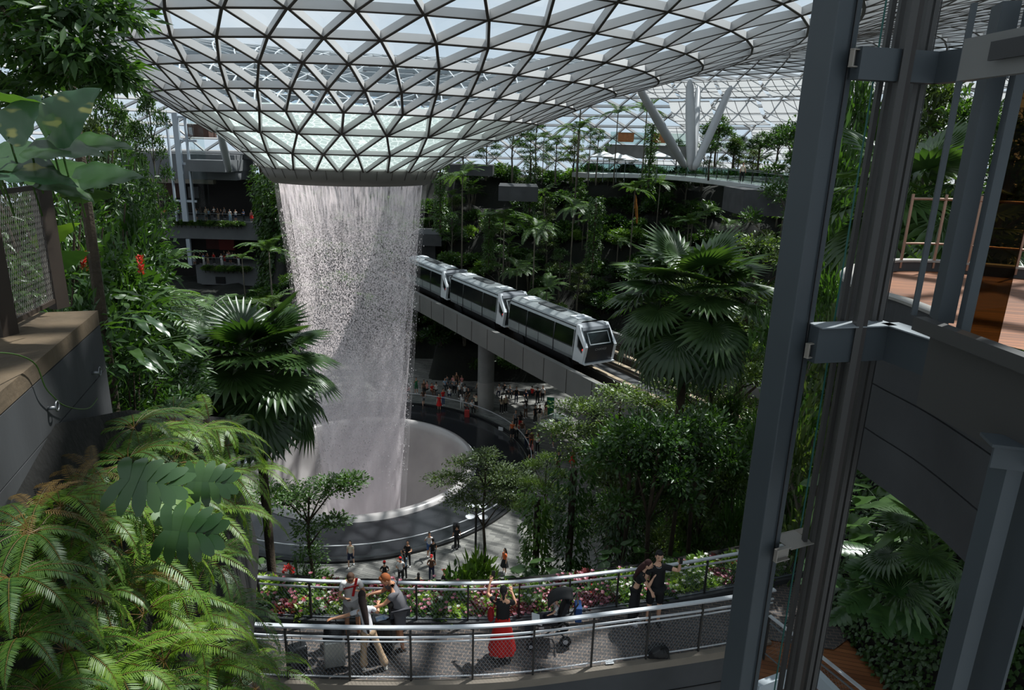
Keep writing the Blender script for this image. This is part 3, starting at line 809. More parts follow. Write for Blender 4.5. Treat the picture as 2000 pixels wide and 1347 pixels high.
def shrub(name, r, h, n, L, W, m, seed, lumps=7, **k):
    """bush standing on the ground at its origin"""
    R = random.Random(seed); lb = LB()
    for i in range(lumps):
        a = R.random() * 2 * PI; q = R.random() ** .5 * r * .65
        rr = r * (.38 + .25 * R.random()); z = rr * .5 + (h - rr * 1.2) * R.random() * (1 - q / r * .6)
        blob(lb, (q * math.cos(a), q * math.sin(a), z), (rr, rr, rr * .75), n // lumps, L, W, seed * 31 + i, **k)
    t = thing(name, (0, 0, 0))
    lb.build('foliage', m, t)
    b = MB()
    for i in range(5):
        a = R.random() * 2 * PI
        b.tube([(0.05 * math.cos(a), .05 * math.sin(a), -.4), (r * .2 * math.cos(a), r * .2 * math.sin(a), h * .4), (r * .4 * math.cos(a), r * .4 * math.sin(a), h * .75)], [.035, .025, .012], 5)
    b.build('stem', M_trunk, t)
    return t
def branch_tree(name, H, crown, m, bark, seed, nleaf, L, W, tr=.14, tiers=None, base=0, leanx=0, up=.8):
    """tree: one trunk, branches, leaf clumps. crown: list of (x,y,z,rx,ry,rz)"""
    R = random.Random(seed); t = thing(name, (0, 0, 0)); b = MB()
    top = H * .93
    trunk = [(leanx * (z / H) ** 1.5 + .06 * math.sin(z * 1.3 + seed), .06 * math.cos(z * 1.1 + seed), z) for z in [base + (top - base) * i / 8 for i in range(9)]]
    b.tube(trunk, [tr * (1.15 - .75 * i / 8) for i in range(9)], 8); b.build('trunk', bark, t, smooth=True)
    b = MB(); lb = LB(); tot = sum(c[3] * c[4] for c in crown)
    for i, (x, y, z, rx, ry, rz) in enumerate(crown):
        z0 = max(base + .3, min(top * .98, z - .35 * math.hypot(x, y) - .2)); k = min(7, max(0, int((z0 - base) / (top - base) * 8))); p0 = Vector(trunk[k])
        mid = p0.lerp(Vector((x, y, z)), .5) + Vector((0, 0, .12 * H * .2))
        b.tube([p0, mid, (x, y, z - rz * .2)], [tr * .4, tr * .25, tr * .1], 5)
        for q in range(4):
            a = R.random() * 2 * PI; b.tube([mid.lerp(Vector((x, y, z)), .5), (x + rx * .7 * math.cos(a), y + ry * .7 * math.sin(a), z + rz * .1)], [tr * .12, tr * .04], 4)
        n = int(nleaf * rx * ry / tot)
        blob(lb, (x, y, z), (rx, ry, rz), n, L, W, seed * 17 + i, shell=.25, up=up)
    b.build('branches', bark, t, smooth=True); lb.build('foliage', m, t)
    return t
def tier_crown(R, H, r, n, z0=.55, flat=.16, spread=1):
    out = []
    for i in range(n):
        f = i / max(1, n - 1); z = H * (z0 + (1 - z0) * f); q = r * (1 - .75 * f ** 1.5) * R.uniform(.45, .9) * spread
        a = i * 2.4 + R.uniform(-.4, .4); rx = r * R.uniform(.3, .48) * (1 - .3 * f)
        out.append((q * math.cos(a), q * math.sin(a), z, rx, rx, rx * flat * 2))
    out.append((0, 0, H * .97, r * .4, r * .4, r * flat)); return out
def frond_pinnate(lb, rachis, path, nl, L, W, R, droopy=.35, vee=.35, taper=(.35, 1, .25), fold=.1, segs=1):
    """leaflets down both sides of a curved midrib"""
    path = [Vector(p) for p in path]; n = len(path)
    P = []; D = []; Nn = []; LL = []
    for i in range(nl):
        t = .12 + .88 * i / (nl - 1); u = t * (n - 1); k = min(n - 2, int(u)); fr = u - k
        p = path[k].lerp(path[k + 1], fr); d = (path[k + 1] - path[k]).normalized()
        sd = d.cross(Vector((0, 0, 1)))
        if sd.length < .1: sd = Vector((1, 0, 0))
        sd.normalize(); u_ = sd.cross(d)
        ln = L * (taper[0] + (taper[1] - taper[0]) * min(1, t / .35) if t < .35 else taper[1] + (taper[2] - taper[1]) * ((t - .35) / .65) ** 1.6)
        for s_ in (-1, 1):
            dd = sd * s_ + d * (.35 + .4 * t) + u_ * vee - Vector((0, 0, droopy)) + Vector((R.uniform(-.08, .08), R.uniform(-.08, .08), R.uniform(-.08, .08)))
            P.append(p); D.append(dd); Nn.append(u_ + Vector((0, 0, .3))); LL.append(ln * R.uniform(.9, 1.1))
    lb.leaves(P, D, Nn, np.array(LL), W, fold=fold, droop=droopy * .3, segs=segs)
    rachis.tube(path, [.03 * L * (1.3 - i / n) for i in range(n)], 4)
def arc(o, az, el, length, sag, n=8, curl=0):
    """midrib leaving o at azimuth az and elevation el, bending down by sag radians along its length"""
    p = Vector(o); out = [p.copy()]; e = el
    for i in range(n):
        e = el - sag * ((i + .5) / n); a = az + curl * i / n
        p = p + Vector((math.cos(a) * math.cos(e), math.sin(a) * math.cos(e), math.sin(e))) * (length / n); out.append(p.copy())
    return out
def feather_palm(name, H, nf, FL, m, seed, tr=.07, L=.42, W=.05, nl=22, sep=False, up0=1.25, n_st=1, bark=None):
    R = random.Random(seed); t = thing(name, (0, 0, 0)); b = MB()
    tops = []
    for s_ in range(n_st):
        ox, oy = (0, 0) if n_st == 1 else (R.uniform(-.35, .35), R.uniform(-.35, .35)); h = H * (1 if s_ == 0 else R.uniform(.6, .9))
        b.tube([(ox * .4, oy * .4, -.5), (ox * .8, oy * .8, h * .5), (ox * 1.6, oy * 1.6, h)], [tr * 1.2, tr, tr * .8], 8); tops.append(Vector((ox * 1.6, oy * 1.6, h)))
    b.build('trunk', bark or M_trunk_g, t, smooth=True)
    if not sep:
        lb = LB(); rb = MB()
        for tp in tops:
            for i in range(nf // n_st):
                el = up0 - .95 * ((i * .618) % 1); frond_pinnate(lb, rb, arc(tp, i * 2.4, el, FL * R.uniform(.85, 1.1), 1.3), nl, L, W, R)
        lb.build('fronds', m, t); rb.build('midribs', G_fresh, t)
    else:
        for i in range(nf):
            lb = LB(); rb = MB(); el = up0 - 1.15 * ((i * .618) % 1)
            frond_pinnate(lb, rb, arc(tops[0], i * 2.4, el, FL * R.uniform(.85, 1.1), 1.3), nl, L, W, R)
            f = lb.build('frond', m, t); rb.build('midrib', G_fresh, f)
    return t
def fan_leaf(lb, st, base, az, el, pl, r, R, m_droop=.35, nseg=27, span=5.2, w=.068):
    """petiole from base, then a round pleated blade"""
    pet = arc(base, az, el, pl, .5, 5); st.tube(pet, [.022, .02, .018, .016, .014, .012], 5)
    hub = pet[-1]; d = (pet[-1] - pet[-2]).normalized(); d = (d - Vector((0, 0, .25))).normalized()
    sd = d.cross(Vector((0, 0, 1))).normalized(); u = sd.cross(d)
    P = []; D = []; Nn = []; LL = []
    for i in range(nseg):
        a = -span / 2 + span * i / (nseg - 1)
        dd = d * math.cos(a) + sd * math.sin(a) + u * .10 - Vector((0, 0, m_droop * .25))
        P.append(hub); D.append(dd); Nn.append(u); LL.append(r * (.72 + .28 * math.cos(a * .5)) * R.uniform(.93, 1.05))
    lb.leaves(P, D, Nn, np.array(LL), r * w * 2.1, fold=.22, droop=m_droop * .5, segs=2)
def fan_palm(name, H, nl, pl, r, m, seed, tr=.11, base=0, elr=(1.45, -.6), skirt=0):
    R = random.Random(seed); t = thing(name, (0, 0, 0)); b = MB()
    b.tube([(0, 0, base - .4), (.05, 0, H * .5), (0, .03, H - .05)], [tr * 1.2, tr, tr * .95], 10); b.build('trunk', M_trunk, t, smooth=True)
    for i in range(nl):
        lb = LB(); st = MB(); f = (i + .5) / nl; el = elr[0] + (elr[1] - elr[0]) * f ** .9
        fan_leaf(lb, st, (0, 0, H - .3 * f), i * 2.399 + R.uniform(-.2, .2), el, pl * R.uniform(.85, 1.1), r * R.uniform(.85, 1.08), R, m_droop=.12 + .5 * f)
        o = lb.build('fan_leaf', m, t); st.build('leaf_stalk', G_mid, o)
    return t
def fern(name, nf, FL, m, seed, nl=30, L=.16, W=.032, el=(1.2, .2), sag=1.5, az=None, seg=2):
    R = random.Random(seed); t = thing(name, (0, 0, 0))
    for i in range(nf):
        lb = LB(); rb = MB()
        a = (i * 2.399) if az is None else az[0] + (az[1] - az[0]) * ((i * .618) % 1)
        e = el[0] + (el[1] - el[0]) * ((i * .382 + .1) % 1)
        frond_pinnate(lb, rb, arc((0, 0, 0), a, e, FL * R.uniform(.7, 1.1), sag * R.uniform(.8, 1.2), 10, R.uniform(-.4, .4)), nl, L, W, R, droopy=.22, vee=.12, taper=(.55, 1, .12), fold=.08, segs=seg)
        f = lb.build('frond', m, t); rb.build('midrib', G_fernb, f)
    return t
def big_leaf_mesh(kind, L, W, n=10, lobes=8):
    """one broad blade lying along +x, midrib at y=0, as vertices and triangles"""
    V = []; F = []
    def wid(t):
        if kind == 'heart': return W * .5 * (math.sin(PI * min(1, t * 1.0) ** .62)) ** .8 * (1.05 - .25 * t)
        if kind == 'lance': return W * .5 * math.sin(PI * t ** .8) ** .9
        return W * .5 * math.sin(PI * t ** .65) ** .7
    if kind != 'split':
        for i in range(n + 1):
            t = i / n; x = L * t; w = max(.001, wid(t)); zz = -L * .18 * t * t
            for s_, q in ((-1, 1), (-.5, .45), (0, 0), (.5, .45), (1, 1)):
                V.append((x - (0.10 * L * abs(s_) * (1 - t) if kind == 'heart' else 0), s_ * w, zz + abs(s_) * w * .35 - abs(s_) ** 3 * w * .25 + (.02 * L * math.sin(i * 1.7) * abs(s_))))
        for i in range(n):
            for k in range(4):
                a = i * 5 + k; F.append((a, a + 5, a + 6)); F.append((a, a + 6, a + 1))
    else:
        for i in range(lobes):
            t = (i + .5) / lobes; ph = math.radians(118 - 92 * t); ln = .60 * W * (.78 + .22 * math.sin(PI * (t * .8 + .15))) * (1 - .2 * t); xm = L * .86 * t
            for s_ in (-1, 1):
                b_ = len(V); hw = L / lobes * .5
                for u, kw in ((0, 1.0), (.4, 1.4), (.75, 1.35), (1, .45)):
                    cx, cy = xm + ln * u * math.cos(ph), ln * u * math.sin(ph); z = -L * .12 * t * t + cy * .3 - cy * cy * 1.1 / W
                    V.append((cx - hw * kw * math.sin(ph), s_ * max(0, cy + hw * kw * math.cos(ph) * (u > 0)), z)); V.append((cx + hw * kw * math.sin(ph), s_ * max(0, cy - hw * kw * math.cos(ph) * (u > 0)), z))
                for k in range(3):
                    q = b_ + 2 * k; F.append((q, q + 2, q + 3)); F.append((q, q + 3, q + 1))
    return np.array(V), np.array(F)
def put_leaf(lb, VF, base, az, el, roll=0, sc=1):
    V, F = VF; R_ = Matrix.Rotation(az, 3, 'Z') @ Matrix.Rotation(-el, 3, 'Y') @ Matrix.Rotation(roll, 3, 'X')
    M_ = np.array(R_); lb.add((V * sc) @ M_.T + np.array(base), F)
def leafplant(name, kind, nleaf, stem, L, W, m, seed, spread=.5, el=(1.2, .3), az=None, sep=True):
    """rosette of broad leaves, each on its own stalk"""
    R = random.Random(seed); t = thing(name, (0, 0, 0)); VF = big_leaf_mesh(kind, L, W); lb = LB(); st = MB()
    for i in range(nleaf):
        a = i * 2.399 if az is None else az[0] + (az[1] - az[0]) * ((i * .618) % 1)
        e = el[0] + (el[1] - el[0]) * ((i * .382) % 1); p = arc((0, 0, 0), a, e, stem * R.uniform(.6, 1.1), .6, 5)
        if sep: lb = LB(); st = MB()
        st.tube(p, .012 * max(.5, L), 5); put_leaf(lb, VF, p[-1], a + R.uniform(-.3, .3), e - 1.0 + R.uniform(-.2, .2), R.uniform(-.5, .5), R.uniform(.75, 1.1))
        if sep: o = lb.build('leaf', m, t); st.build('leaf_stalk', G_mid, o)
    if not sep: lb.build('leaves', m, t); st.build('stalks', G_mid, t)
    return t
def vinecolumn(name, H, r, m, seed, n=2600, L=.13, W=.08):
    R = np.random.RandomState(seed); t = thing(name, (0, 0, 0)); lb = LB()
    z = R.rand(n) * H; a = R.rand(n) * 2 * PI; rad = r * (.55 + .35 * np.sin(z * 1.1 + seed) * .5 + .45 * R.rand(n)) * (1 + .25 * np.sin(z * 3 + a * 2))
    P = np.stack([rad * np.cos(a), rad * np.sin(a), z], 1); D = np.stack([np.cos(a), np.sin(a), -1.2 + R.rand(n)], 1) + R.randn(n, 3) * .3
    lb.leaves(P, D, np.stack([np.cos(a), np.sin(a), np.ones(n)], 1), L * (.6 + .8 * R.rand(n)), W, fold=.2); lb.build('foliage', m, t)
    b = MB(); b.tube([(0, 0, -.3), (0, 0, H * .98)], .12, 8); b.build('trunk', M_trunk, t)
    return t
# ---------------------------------------------------------------- far and middle planting
protos = []
def P_(o): o.location = (0, 0, -1000); protos.append(o); return o
def remember(o): CHILDREN[o.name] = list(o.children); [remember(c) for c in o.children]; return o
def proto(o): remember(o); P_(o); return o
R = random.Random(3)
SH = [proto(shrub('broadleaf_shrub', 1.7, 2.3, 1100, .34, .17, G_mid, 1)), proto(shrub('small_leaved_shrub', 1.5, 1.8, 1000, .26, .12, G_dark, 2)),
      proto(shrub('glossy_shrub', 1.9, 2.6, 1000, .42, .2, G_dark, 3)), proto(shrub('olive_shrub', 1.6, 2.0, 1300, .22, .10, G_olive, 4)), proto(shrub('bright_shrub', 1.5, 2.2, 1000, .3, .15, G_fresh, 5))]
FP = [proto(feather_palm('feather_palm', 5.2, 15, 2.6, G_feather, 11, L=.62, W=.085, nl=20)), proto(feather_palm('feather_palm', 7.5, 13, 2.4, G_feather, 12, L=.6, W=.08, nl=20)), proto(feather_palm('feather_palm', 3.4, 18, 2.3, G_mid, 13, L=.55, W=.08, nl=18, n_st=3))]
TR = []
for s_, H, r, m in ((21, 7.5, 2.6, G_mid), (22, 9, 2.8, G_dark), (23, 6.5, 2.3, G_olive)):
    Rr = random.Random(s_); TR.append(proto(branch_tree('broadleaf_tree', H, tier_crown(Rr, H, r, 11, .5, .3), m, M_trunk_g, s_, 3000, .24, .12)))
DK = proto(branch_tree('terrace_tree', 7.2, [(x, y, z, 1.15, 1.15, .8) for x, y, z in ((0, 0, 6.6), (1.3, .4, 5.8), (-1.2, .3, 5.7), (.3, -1.1, 5.5), (1.9, -.2, 4.9), (-1.9, -.3, 4.9), (.2, 1.3, 5.2))], G_dark, M_trunk, 29, 2600, .3, .15))
VC = proto(vinecolumn('vine_clad_column', 9, .85, G_mid, 31, 1800, .3, .2))
used = set()
def place(pr, x, y, z=None, sc=1.0, rz=None, label='', cat='shrub', group=None):
    if z is None: z = max(0, _tz(x, y)) - .08
    o = dup(pr, (x, y, z), rz if rz is not None else R.uniform(0, 6.28), sc, label, group); o['category'] = cat
    return o
def vis(x, y, z, m=120):
    p = proj((x, y, z)); return p[2] > 1 and -m < p[0] < 2000 + m and -m < p[1] < 1347 + m
def behind_fall(x, y):  # hidden behind the near structures of the right edge is still fine
    return False
cnt = 0
# far slope behind the train: rows along the terraces
spots = []
for y in np.arange(69, 97, 2.0):
    for x in np.arange(-34, 46, 2.2):
        xx = x + R.uniform(-.8, .8); yy = y + R.uniform(-.8, .8)
        h = terr(xx, yy)
        if h < .4: continue
        if any(abs((hit(px, py, Y=yy) - Vector((xx, yy, h + 1))).x) < 3 and abs((hit(px, py, Y=yy) - Vector((xx, yy, h + 1))).z) < 1.4 for px, py in ((975, 375), (1440, 400))): continue
        if vis(xx, yy, h + 1, 10): spots.append((xx, yy, h))
nl_ = {0: 'mid green', 1: 'dark small-leaved', 2: 'dark broad-leaved', 3: 'olive fine-leaved', 4: 'bright green'}
for xx, yy, h in spots:
    q = proj((xx, yy, h + 1))
    if q[0] > 1700 and R.random() < .3: continue
    z = R.random()
    if z < .70:
        k = R.choice((0, 0, 1, 1, 2, 2, 3, 4)); place(SH[k], xx, yy, sc=R.uniform(.75, 1.15), label='%s shrub on the slope beyond the elevated train' % nl_[k], group='%s shrubs on the far slope' % nl_[k])
    elif z < .88:
        k = R.choice((0, 1, 2)); place(FP[k], xx, yy, sc=R.uniform(.6, .95), label=('feather palm', 'tall slender feather palm', 'clumping feather palm')[k] + ' on the slope beyond the elevated train', cat='palm', group='%s palms on the far slope' % ('short', 'tall', 'clumping')[k])
    else:
        k = R.choice((0, 1, 2)); place(TR[k], xx, yy, sc=R.uniform(.55, .85), label=('spreading mid green', 'tall dark green', 'small olive green')[k] + ' tree on the slope beyond the elevated train', cat='tree', group='%s trees on the far slope' % ('mid green', 'dark', 'olive')[k])
    cnt += 1
# skyline planting above the slope, left of the bridge
for i, (px, Y, k) in enumerate(((905, 84, 1), (950, 86, 0), (1000, 84, 1), (1045, 86, 1), (1085, 83, 0), (1120, 85, 2), (1165, 82, 1))):
    p = hit(px, 335, Y=Y); place(TR[k], p.x, Y, 20.0, sc=(1.0, .95, 1.1, 1.0, .9, 1.0, .85)[i] * .78, label='dark green tree on the hilltop terrace left of the pale bridge', cat='tree', group='trees on the hilltop terrace')
for i, (px, Y, s_) in enumerate(((1200, 76, .95), (1255, 78, 1.0), (1128, 80, 1.15), (1150, 76, .7), (1060, 78, .6))):
    p = hit(px, 330, Y=Y); place(FP[1], p.x, Y, 20.6, sc=s_, label=('upright feather palm rising left of the leaning grey column', 'upright feather palm crossing the leaning grey column', 'tall feather palm with drooping fronds on the hilltop', 'short feather palm beside the white parasols', 'short feather palm in the hilltop shade')[i], cat='palm')
p = hit(1268, 335, Y=74); place(VC, p.x, 74, 19.8, sc=.78, label='leafy vine-clad column left of the grey roof columns', cat='plant')
for i, (px, Y, s_) in enumerate(((1395, 86, 1.15), (1385, 74, .75), (1480, 76, .82), (1515, 72, .92), (1545, 74, .95), (1575, 71, .9), (1320, 90, .7), (1430, 90, .8), (1700, 60, .95), (1790, 58, .85), (1640, 66, .8))):
    p = hit(px, 330, Y=Y); place(DK, p.x, Y, 21.2, sc=s_ * .85, label='dark round-clumped tree on the upper terrace behind the pale bridge', cat='tree', group='dark trees on the upper terrace')
# palms hanging in front of the bridge and hill
FPm = proto(feather_palm('feather_palm', 9, 16, 3.0, G_feather, 41, L=.62, W=.07, nl=30, sep=True))
for px, py, Y, H_, s_, lb in ((903, 345, 68, 9, .95, 'feather palm with a long pale trunk right of the waterfall'), (1240, 372, 66, 8, .8, 'feather palm high on the slope just under the bridge'), (1045, 445, 66, 8, 1.0, 'large feather palm on the middle of the far slope'), (985, 430, 70, 8, 1.0, 'feather palm with spreading fronds below the dark wall niche'), (1120, 405, 68, 8, .85, 'feather palm below the hilltop trees'), (1010, 525, 70, 6, .8, 'feather palm just behind the middle train car'), (1068, 565, 66, 6, .85, 'feather palm just behind the leading train car'), (1130, 255, 74, 8, 1.0, 'crowned feather palm against the hilltop trees'), (525, 490, 72, 8, 1.25, 'big pale feather palm left of the waterfall')):
    p = hit(px, py, Y=Y); place(FPm, p.x, Y, p.z - 9 * s_, sc=s_, label=lb, cat='palm')
lb_ = LB(); rb_ = MB(); p = hit(1240, 372, Y=65.5)
frond_pinnate(lb_, rb_, [p + Vector((.05 * i, 0, -.36 * i)) for i in range(9)], 26, 1.15, .2, random.Random(5), droopy=.6)
tf = thing('palm_frond', p, 'hanging rust-orange palm frond below the pale bridge', 'frond'); 
o = lb_.build('leaflets', G_rust, tf); o.location = -p; o = rb_.build('midrib', M_trunk, tf)
# hanging climbers on the slope
for i, (px, py, Y, s_) in enumerate(((955, 470, 72, .7), (1160, 470, 66, .8), (860, 400, 78, .9), (1035, 380, 76, .8))):
    p = hit(px, py, Y=Y); place(VC, p.x, Y, p.z - 3, sc=s_, label=('vine-clad stem near the dark niche of the slope', 'vine-clad stem in the middle of the far slope', 'vine-clad stem right beside the waterfall', 'vine-clad stem under the hilltop trees')[i], cat='plant')
# forest on the right bank between guideway and ramp
for i in range(46):
    x = R.uniform(6.5, 30); y = R.uniform(17, 40)
    if x < 8.2 + (y - 17) * .12: continue
    gd = (Vector((x, y, 9)) - Pa); n_ = gd.dot(TN)
    if -2.5 < n_ < 9.5: continue
    z = _tz(x, y); z = max(z, 0)
    if n_ > 0 and x < 12: continue
    k = R.choice((0, 1, 2)); s_ = R.uniform(.55, .95); hh = (7.5, 9, 6.5)[k] * s_
    q = proj((x, y, z + hh))
    if not (1120 < q[0] < 2050): continue
    if q[0] < 1230 and q[1] < 820: continue
    place(TR[k], x, y, sc=s_, label=('spreading mid green', 'tall dark green', 'small olive green')[k] + ' tree in the thicket below the guideway', cat='tree', group='%s trees in the thicket' % ('mid green', 'dark', 'olive')[k]); cnt += 1
for i in range(110):
    x = R.uniform(3.6, 30); y = R.uniform(15.5, 40)
    if y > 26 and x < 7.5: continue
    gd = (Vector((x, y, 9)) - Pa); n_ = gd.dot(TN)
    if -1.5 < n_ < 8.5: continue
    z = max(0, _tz(x, y)); q = proj((x, y, z + 1))
    if not (1090 < q[0] < 2050 and q[1] < 1300): continue
    k = R.choice((0, 1, 2, 3, 4, 4)); place(SH[k], x, y, sc=R.uniform(.55, .9), label='%s shrub in the thicket behind the flower-lined ramp' % nl_[k], group='%s shrubs behind the ramp' % nl_[k]); cnt += 1
# beyond the guideway on the right: bushes hiding the bank
for i in range(70):
    s_ = R.uniform(-12, 34); n_ = R.uniform(10, 24); p = tpt(s_, n_, 0)
    z = max(0, _tz(p.x, p.y)) if p.y < 110 else 0
    if not vis(p.x, p.y, z + 2, 0): continue
    k = R.choice((0, 1, 2, 3, 4)); place(SH[k], p.x, p.y, sc=R.uniform(.9, 1.4), label='%s shrub on the bank right beyond the train track' % nl_[k], group='%s shrubs beyond the track' % nl_[k]); cnt += 1
for i in range(26):
    s_ = R.uniform(-8, 34); n_ = R.uniform(10, 22); p = tpt(s_, n_, 0); z = max(0, _tz(p.x, p.y)); k = R.choice((0, 1, 2))
    if not vis(p.x, p.y, z + 5, 0): continue
    place(TR[k], p.x, p.y, sc=R.uniform(.8, 1.3), label=('spreading mid green', 'tall dark green', 'small olive green')[k] + ' tree beyond the train track', cat='tree', group='%s trees beyond the track' % ('mid green', 'dark', 'olive')[k]); cnt += 1
# left bank
for i in range(620):
    y = R.uniform(18, 70); x = R.uniform(-55, -13)
    h = terr(x, y)
    if h < .8: continue
    q = proj((x, y, h + 1))
    if not (40 < q[0] < 600 and q[1] < 1150): continue
    q2 = proj((x, y, h + 2.6))
    if 285 < q2[0] < 520 and q2[1] < 640: continue
    k = R.choice((0, 0, 1, 1, 2, 3, 4)); place(SH[k], x, y, sc=R.uniform(.7, 1.1), label='%s shrub on the left bank of the fountain plaza' % nl_[k], group='%s shrubs on the left bank' % nl_[k]); cnt += 1
for i in range(26):
    y = R.uniform(26, 64); x = R.uniform(-50, -17); h = terr(x, y)
    if h < 1.5: continue
    q = proj((x, y, h + 6))
    if not (60 < q[0] < 285 or (q[0] < 480 and q[1] > 640)): continue
    z = R.random()
    if z < .5: k = R.choice((0, 2)); place(FP[k], x, y, sc=R.uniform(.6, .9), label=('feather palm', '', 'clumping feather palm')[k] + ' on the left bank', cat='palm', group='%s palms on the left bank' % ('short', '', 'clumping')[k])
    else: k = R.choice((0, 2)); place(TR[k], x, y, sc=R.uniform(.5, .8), label=('spreading mid green', '', 'small olive green')[k] + ' tree on the left bank', cat='tree', group='%s trees on the left bank' % ('mid green', '', 'olive')[k])
print('planted', cnt)
# ---------------------------------------------------------------- curved ramp in front, railings, flower bed
ZD = 14.1
nearXY = [(-8.2, 11.6), (-6.4, 11.0), (-4.86, 10.77), (-3.68, 10.74), (-1.77, 10.78), (.15, 10.95), (2.15, 11.37), (4.2, 11.85), (5.6, 12.25)]
farXY = [(-8.4, 13.2), (-6.8, 12.75), (-5.52, 12.5), (-4.16, 12.4), (-3.08, 12.4), (-.94, 12.45), (.14, 12.55), (1.24, 12.75), (2.38, 13.02), (3.56, 13.3), (5.47, 13.9), (7.2, 14.5), (9.0, 15.2)]
NR = smoothpath([Vector((x, y, ZD)) for x, y in nearXY], 5); FR = smoothpath([Vector((x, y, ZD)) for x, y in farXY], 5)
def resample(P, n):
    L = [0]
    for a, b_ in zip(P[:-1], P[1:]): L.append(L[-1] + (b_ - a).length)
    out = []
    for i in range(n):
        s_ = L[-1] * i / (n - 1); k = max(j for j in range(len(L)) if L[j] <= s_ + 1e-9); k = min(k, len(P) - 2)
        out.append(P[k].lerp(P[k + 1], (s_ - L[k]) / max(1e-9, L[k + 1] - L[k])))
    return out
A_ = resample(NR, 40); B_ = resample(FR[:FR.index(FR[-1])], 40)
# pavers: basket of square tiles
def paver_mat():
    m = mat('woven_brown_pavers', lin((104, 97, 92)), .8); nt = m.node_tree; b_ = nt.nodes['Principled BSDF']; N = nt.nodes.new; L = nt.links.new
    tc = N('ShaderNodeTexCoord'); mp = N('ShaderNodeMapping'); mp.inputs['Rotation'].default_value = (0, 0, .12); L(tc.outputs['Object'], mp.inputs[0])
    br = N('ShaderNodeTexBrick'); br.inputs['Scale'].default_value = 1; br.inputs['Brick Width'].default_value = .2; br.inputs['Row Height'].default_value = .1; br.inputs['Mortar Size'].default_value = .006
    br.inputs['Color1'].default_value = (*lin((88, 84, 84)), 1); br.inputs['Color2'].default_value = (*lin((74, 70, 70)), 1); br.inputs['Mortar'].default_value = (*lin((150, 128, 112)), 1); br.offset = .5
    L(mp.outputs[0], br.inputs['Vector']); nz = N('ShaderNodeTexNoise'); nz.inputs['Scale'].default_value = 1.2; L(tc.outputs['Object'], nz.inputs['Vector'])
    mx = N('ShaderNodeMix'); mx.data_type = 'RGBA'; mx.blend_type = 'MULTIPLY'; mx.inputs[0].default_value = .6; L(br.outputs[0], mx.inputs[6]); L(nz.outputs[0], mx.inputs[7]); L(mx.outputs[2], b_.inputs['Base Color'])
    return m
b = MB()
for i in range(39):
    b.add([A_[i], A_[i + 1], B_[i + 1], B_[i]], [(0, 1, 2, 3)])
# landing beyond the lift post
L0 = [Vector((x, y, ZD)) for x, y in ((5.6, 12.25), (6.9, 12.0), (9.6, 14.0), (9.0, 15.2))]
b.add(L0, [(0, 1, 2, 3)])
dk = b.build('ramp_paving', paver_mat()); struct(dk, 'curved ramp paved with small brown bricks')
b = MB(); b.sweep(NR, [(.0, .05), (.14, .05), (.14, -.12), (0, -.12)]); cb = b.build('edge_curb', mat('tan_curb', lin((132, 122, 110)), .8, noise=.2, nscale=2), dk)
b = MB(); b.sweep(NR, [(.0, -.14), (.08, -.14), (.08, -3.2), (-.3, -3.2), (-.3, -.14)]); b.build('fascia_wall', M_conc_d, dk, label='dark panelled wall under the ramp edge')
b = MB()
for z_ in (.75, 1.4, 2.05): b.sweep(NR, [(.08, -z_), (.1, -z_), (.1, -z_ - .02), (.08, -z_ - .02)])
b.build('wall_joint', M_black, dk)
b = MB(); b.sweep(FR, [(.1, .0), (.1, .13), (-.12, .13), (-.12, -1.0), (.1, -1.0)]); b.build('planter_curb', M_conc_d, dk)
b = MB(); b.sweep(FR, [(-.1, -.12), (-1.9, -.25), (-1.95, -.25), (-1.95, -5.5), (-.1, -5.5)]); b.build('planter_bed', M_soil, dk)
def railing(name, path, post_px, ztop, zbot, rails, label, xs=None, mesh=(0, 0), zb=ZD, side=1, wr=.0035):
    t = thing(name, path[0], label, 'railing')
    for i, (dz, w, h, mt, nm) in enumerate(rails):
        b = MB(); b.sweep([p + Vector((0, 0, 0)) for p in path], [(-w / 2, dz), (w / 2, dz), (w / 2, dz - h), (-w / 2, dz - h)]); b.build(nm, mt, t)
    for p in post_px:
        b = MB(); b.box((p.x, p.y, (ztop + zbot) / 2), (.035, .07, ztop - zbot)); b.build('rail_post', M_steel_dark, t)
    if mesh[1] > mesh[0]:
        b = MB(); Q = resample(path, int(sum((b_ - a).length for a, b_ in zip(path[:-1], path[1:])) / .075)); hgt = mesh[1] - mesh[0]; k = max(1, int(hgt / .11))
        for i in range(0, len(Q) - k):
            b.beam(Q[i] + Vector((0, 0, mesh[0])), Q[i + k] + Vector((0, 0, mesh[1])), wr, wr); b.beam(Q[i + k] + Vector((0, 0, mesh[0])), Q[i] + Vector((0, 0, mesh[1])), wr, wr)
        o = b.build('wire_mesh', M_steel, t); o['kind'] = 'stuff'
    return t
def nearest(path, px):
    return min(path, key=lambda p: abs(proj((p.x, p.y, ZD + .5))[0] - px))
dense = resample(NR, 900); denseF = resample(FR, 900)
nearposts = [nearest(dense, x) for x in (480, 561, 682, 803, 923, 1042, 1157, 1264, 1367, 1470)]
farposts = [nearest(denseF, x) for x in (507, 607, 710, 813, 915, 1014, 1112, 1206, 1294, 1378, 1460, 1560, 1640)]
nrp = resample([p for p in dense if p.x > -5.0], 60)
railing('ramp_railing', nrp, nearposts, ZD + 1.2, ZD - .05, [(1.25, .09, .035, M_chrome, 'handrail'), (1.03, .03, .03, M_chrome, 'upper_bar'), (.93, .022, .022, M_chrome, 'lower_bar'), (.13, .02, .02, M_chrome, 'bottom_bar')], 'steel railing with bright handrail and wire mesh along the near edge of the ramp', mesh=(.13, .92))
frp = resample([p for p in denseF if p.x > -5.7], 60)
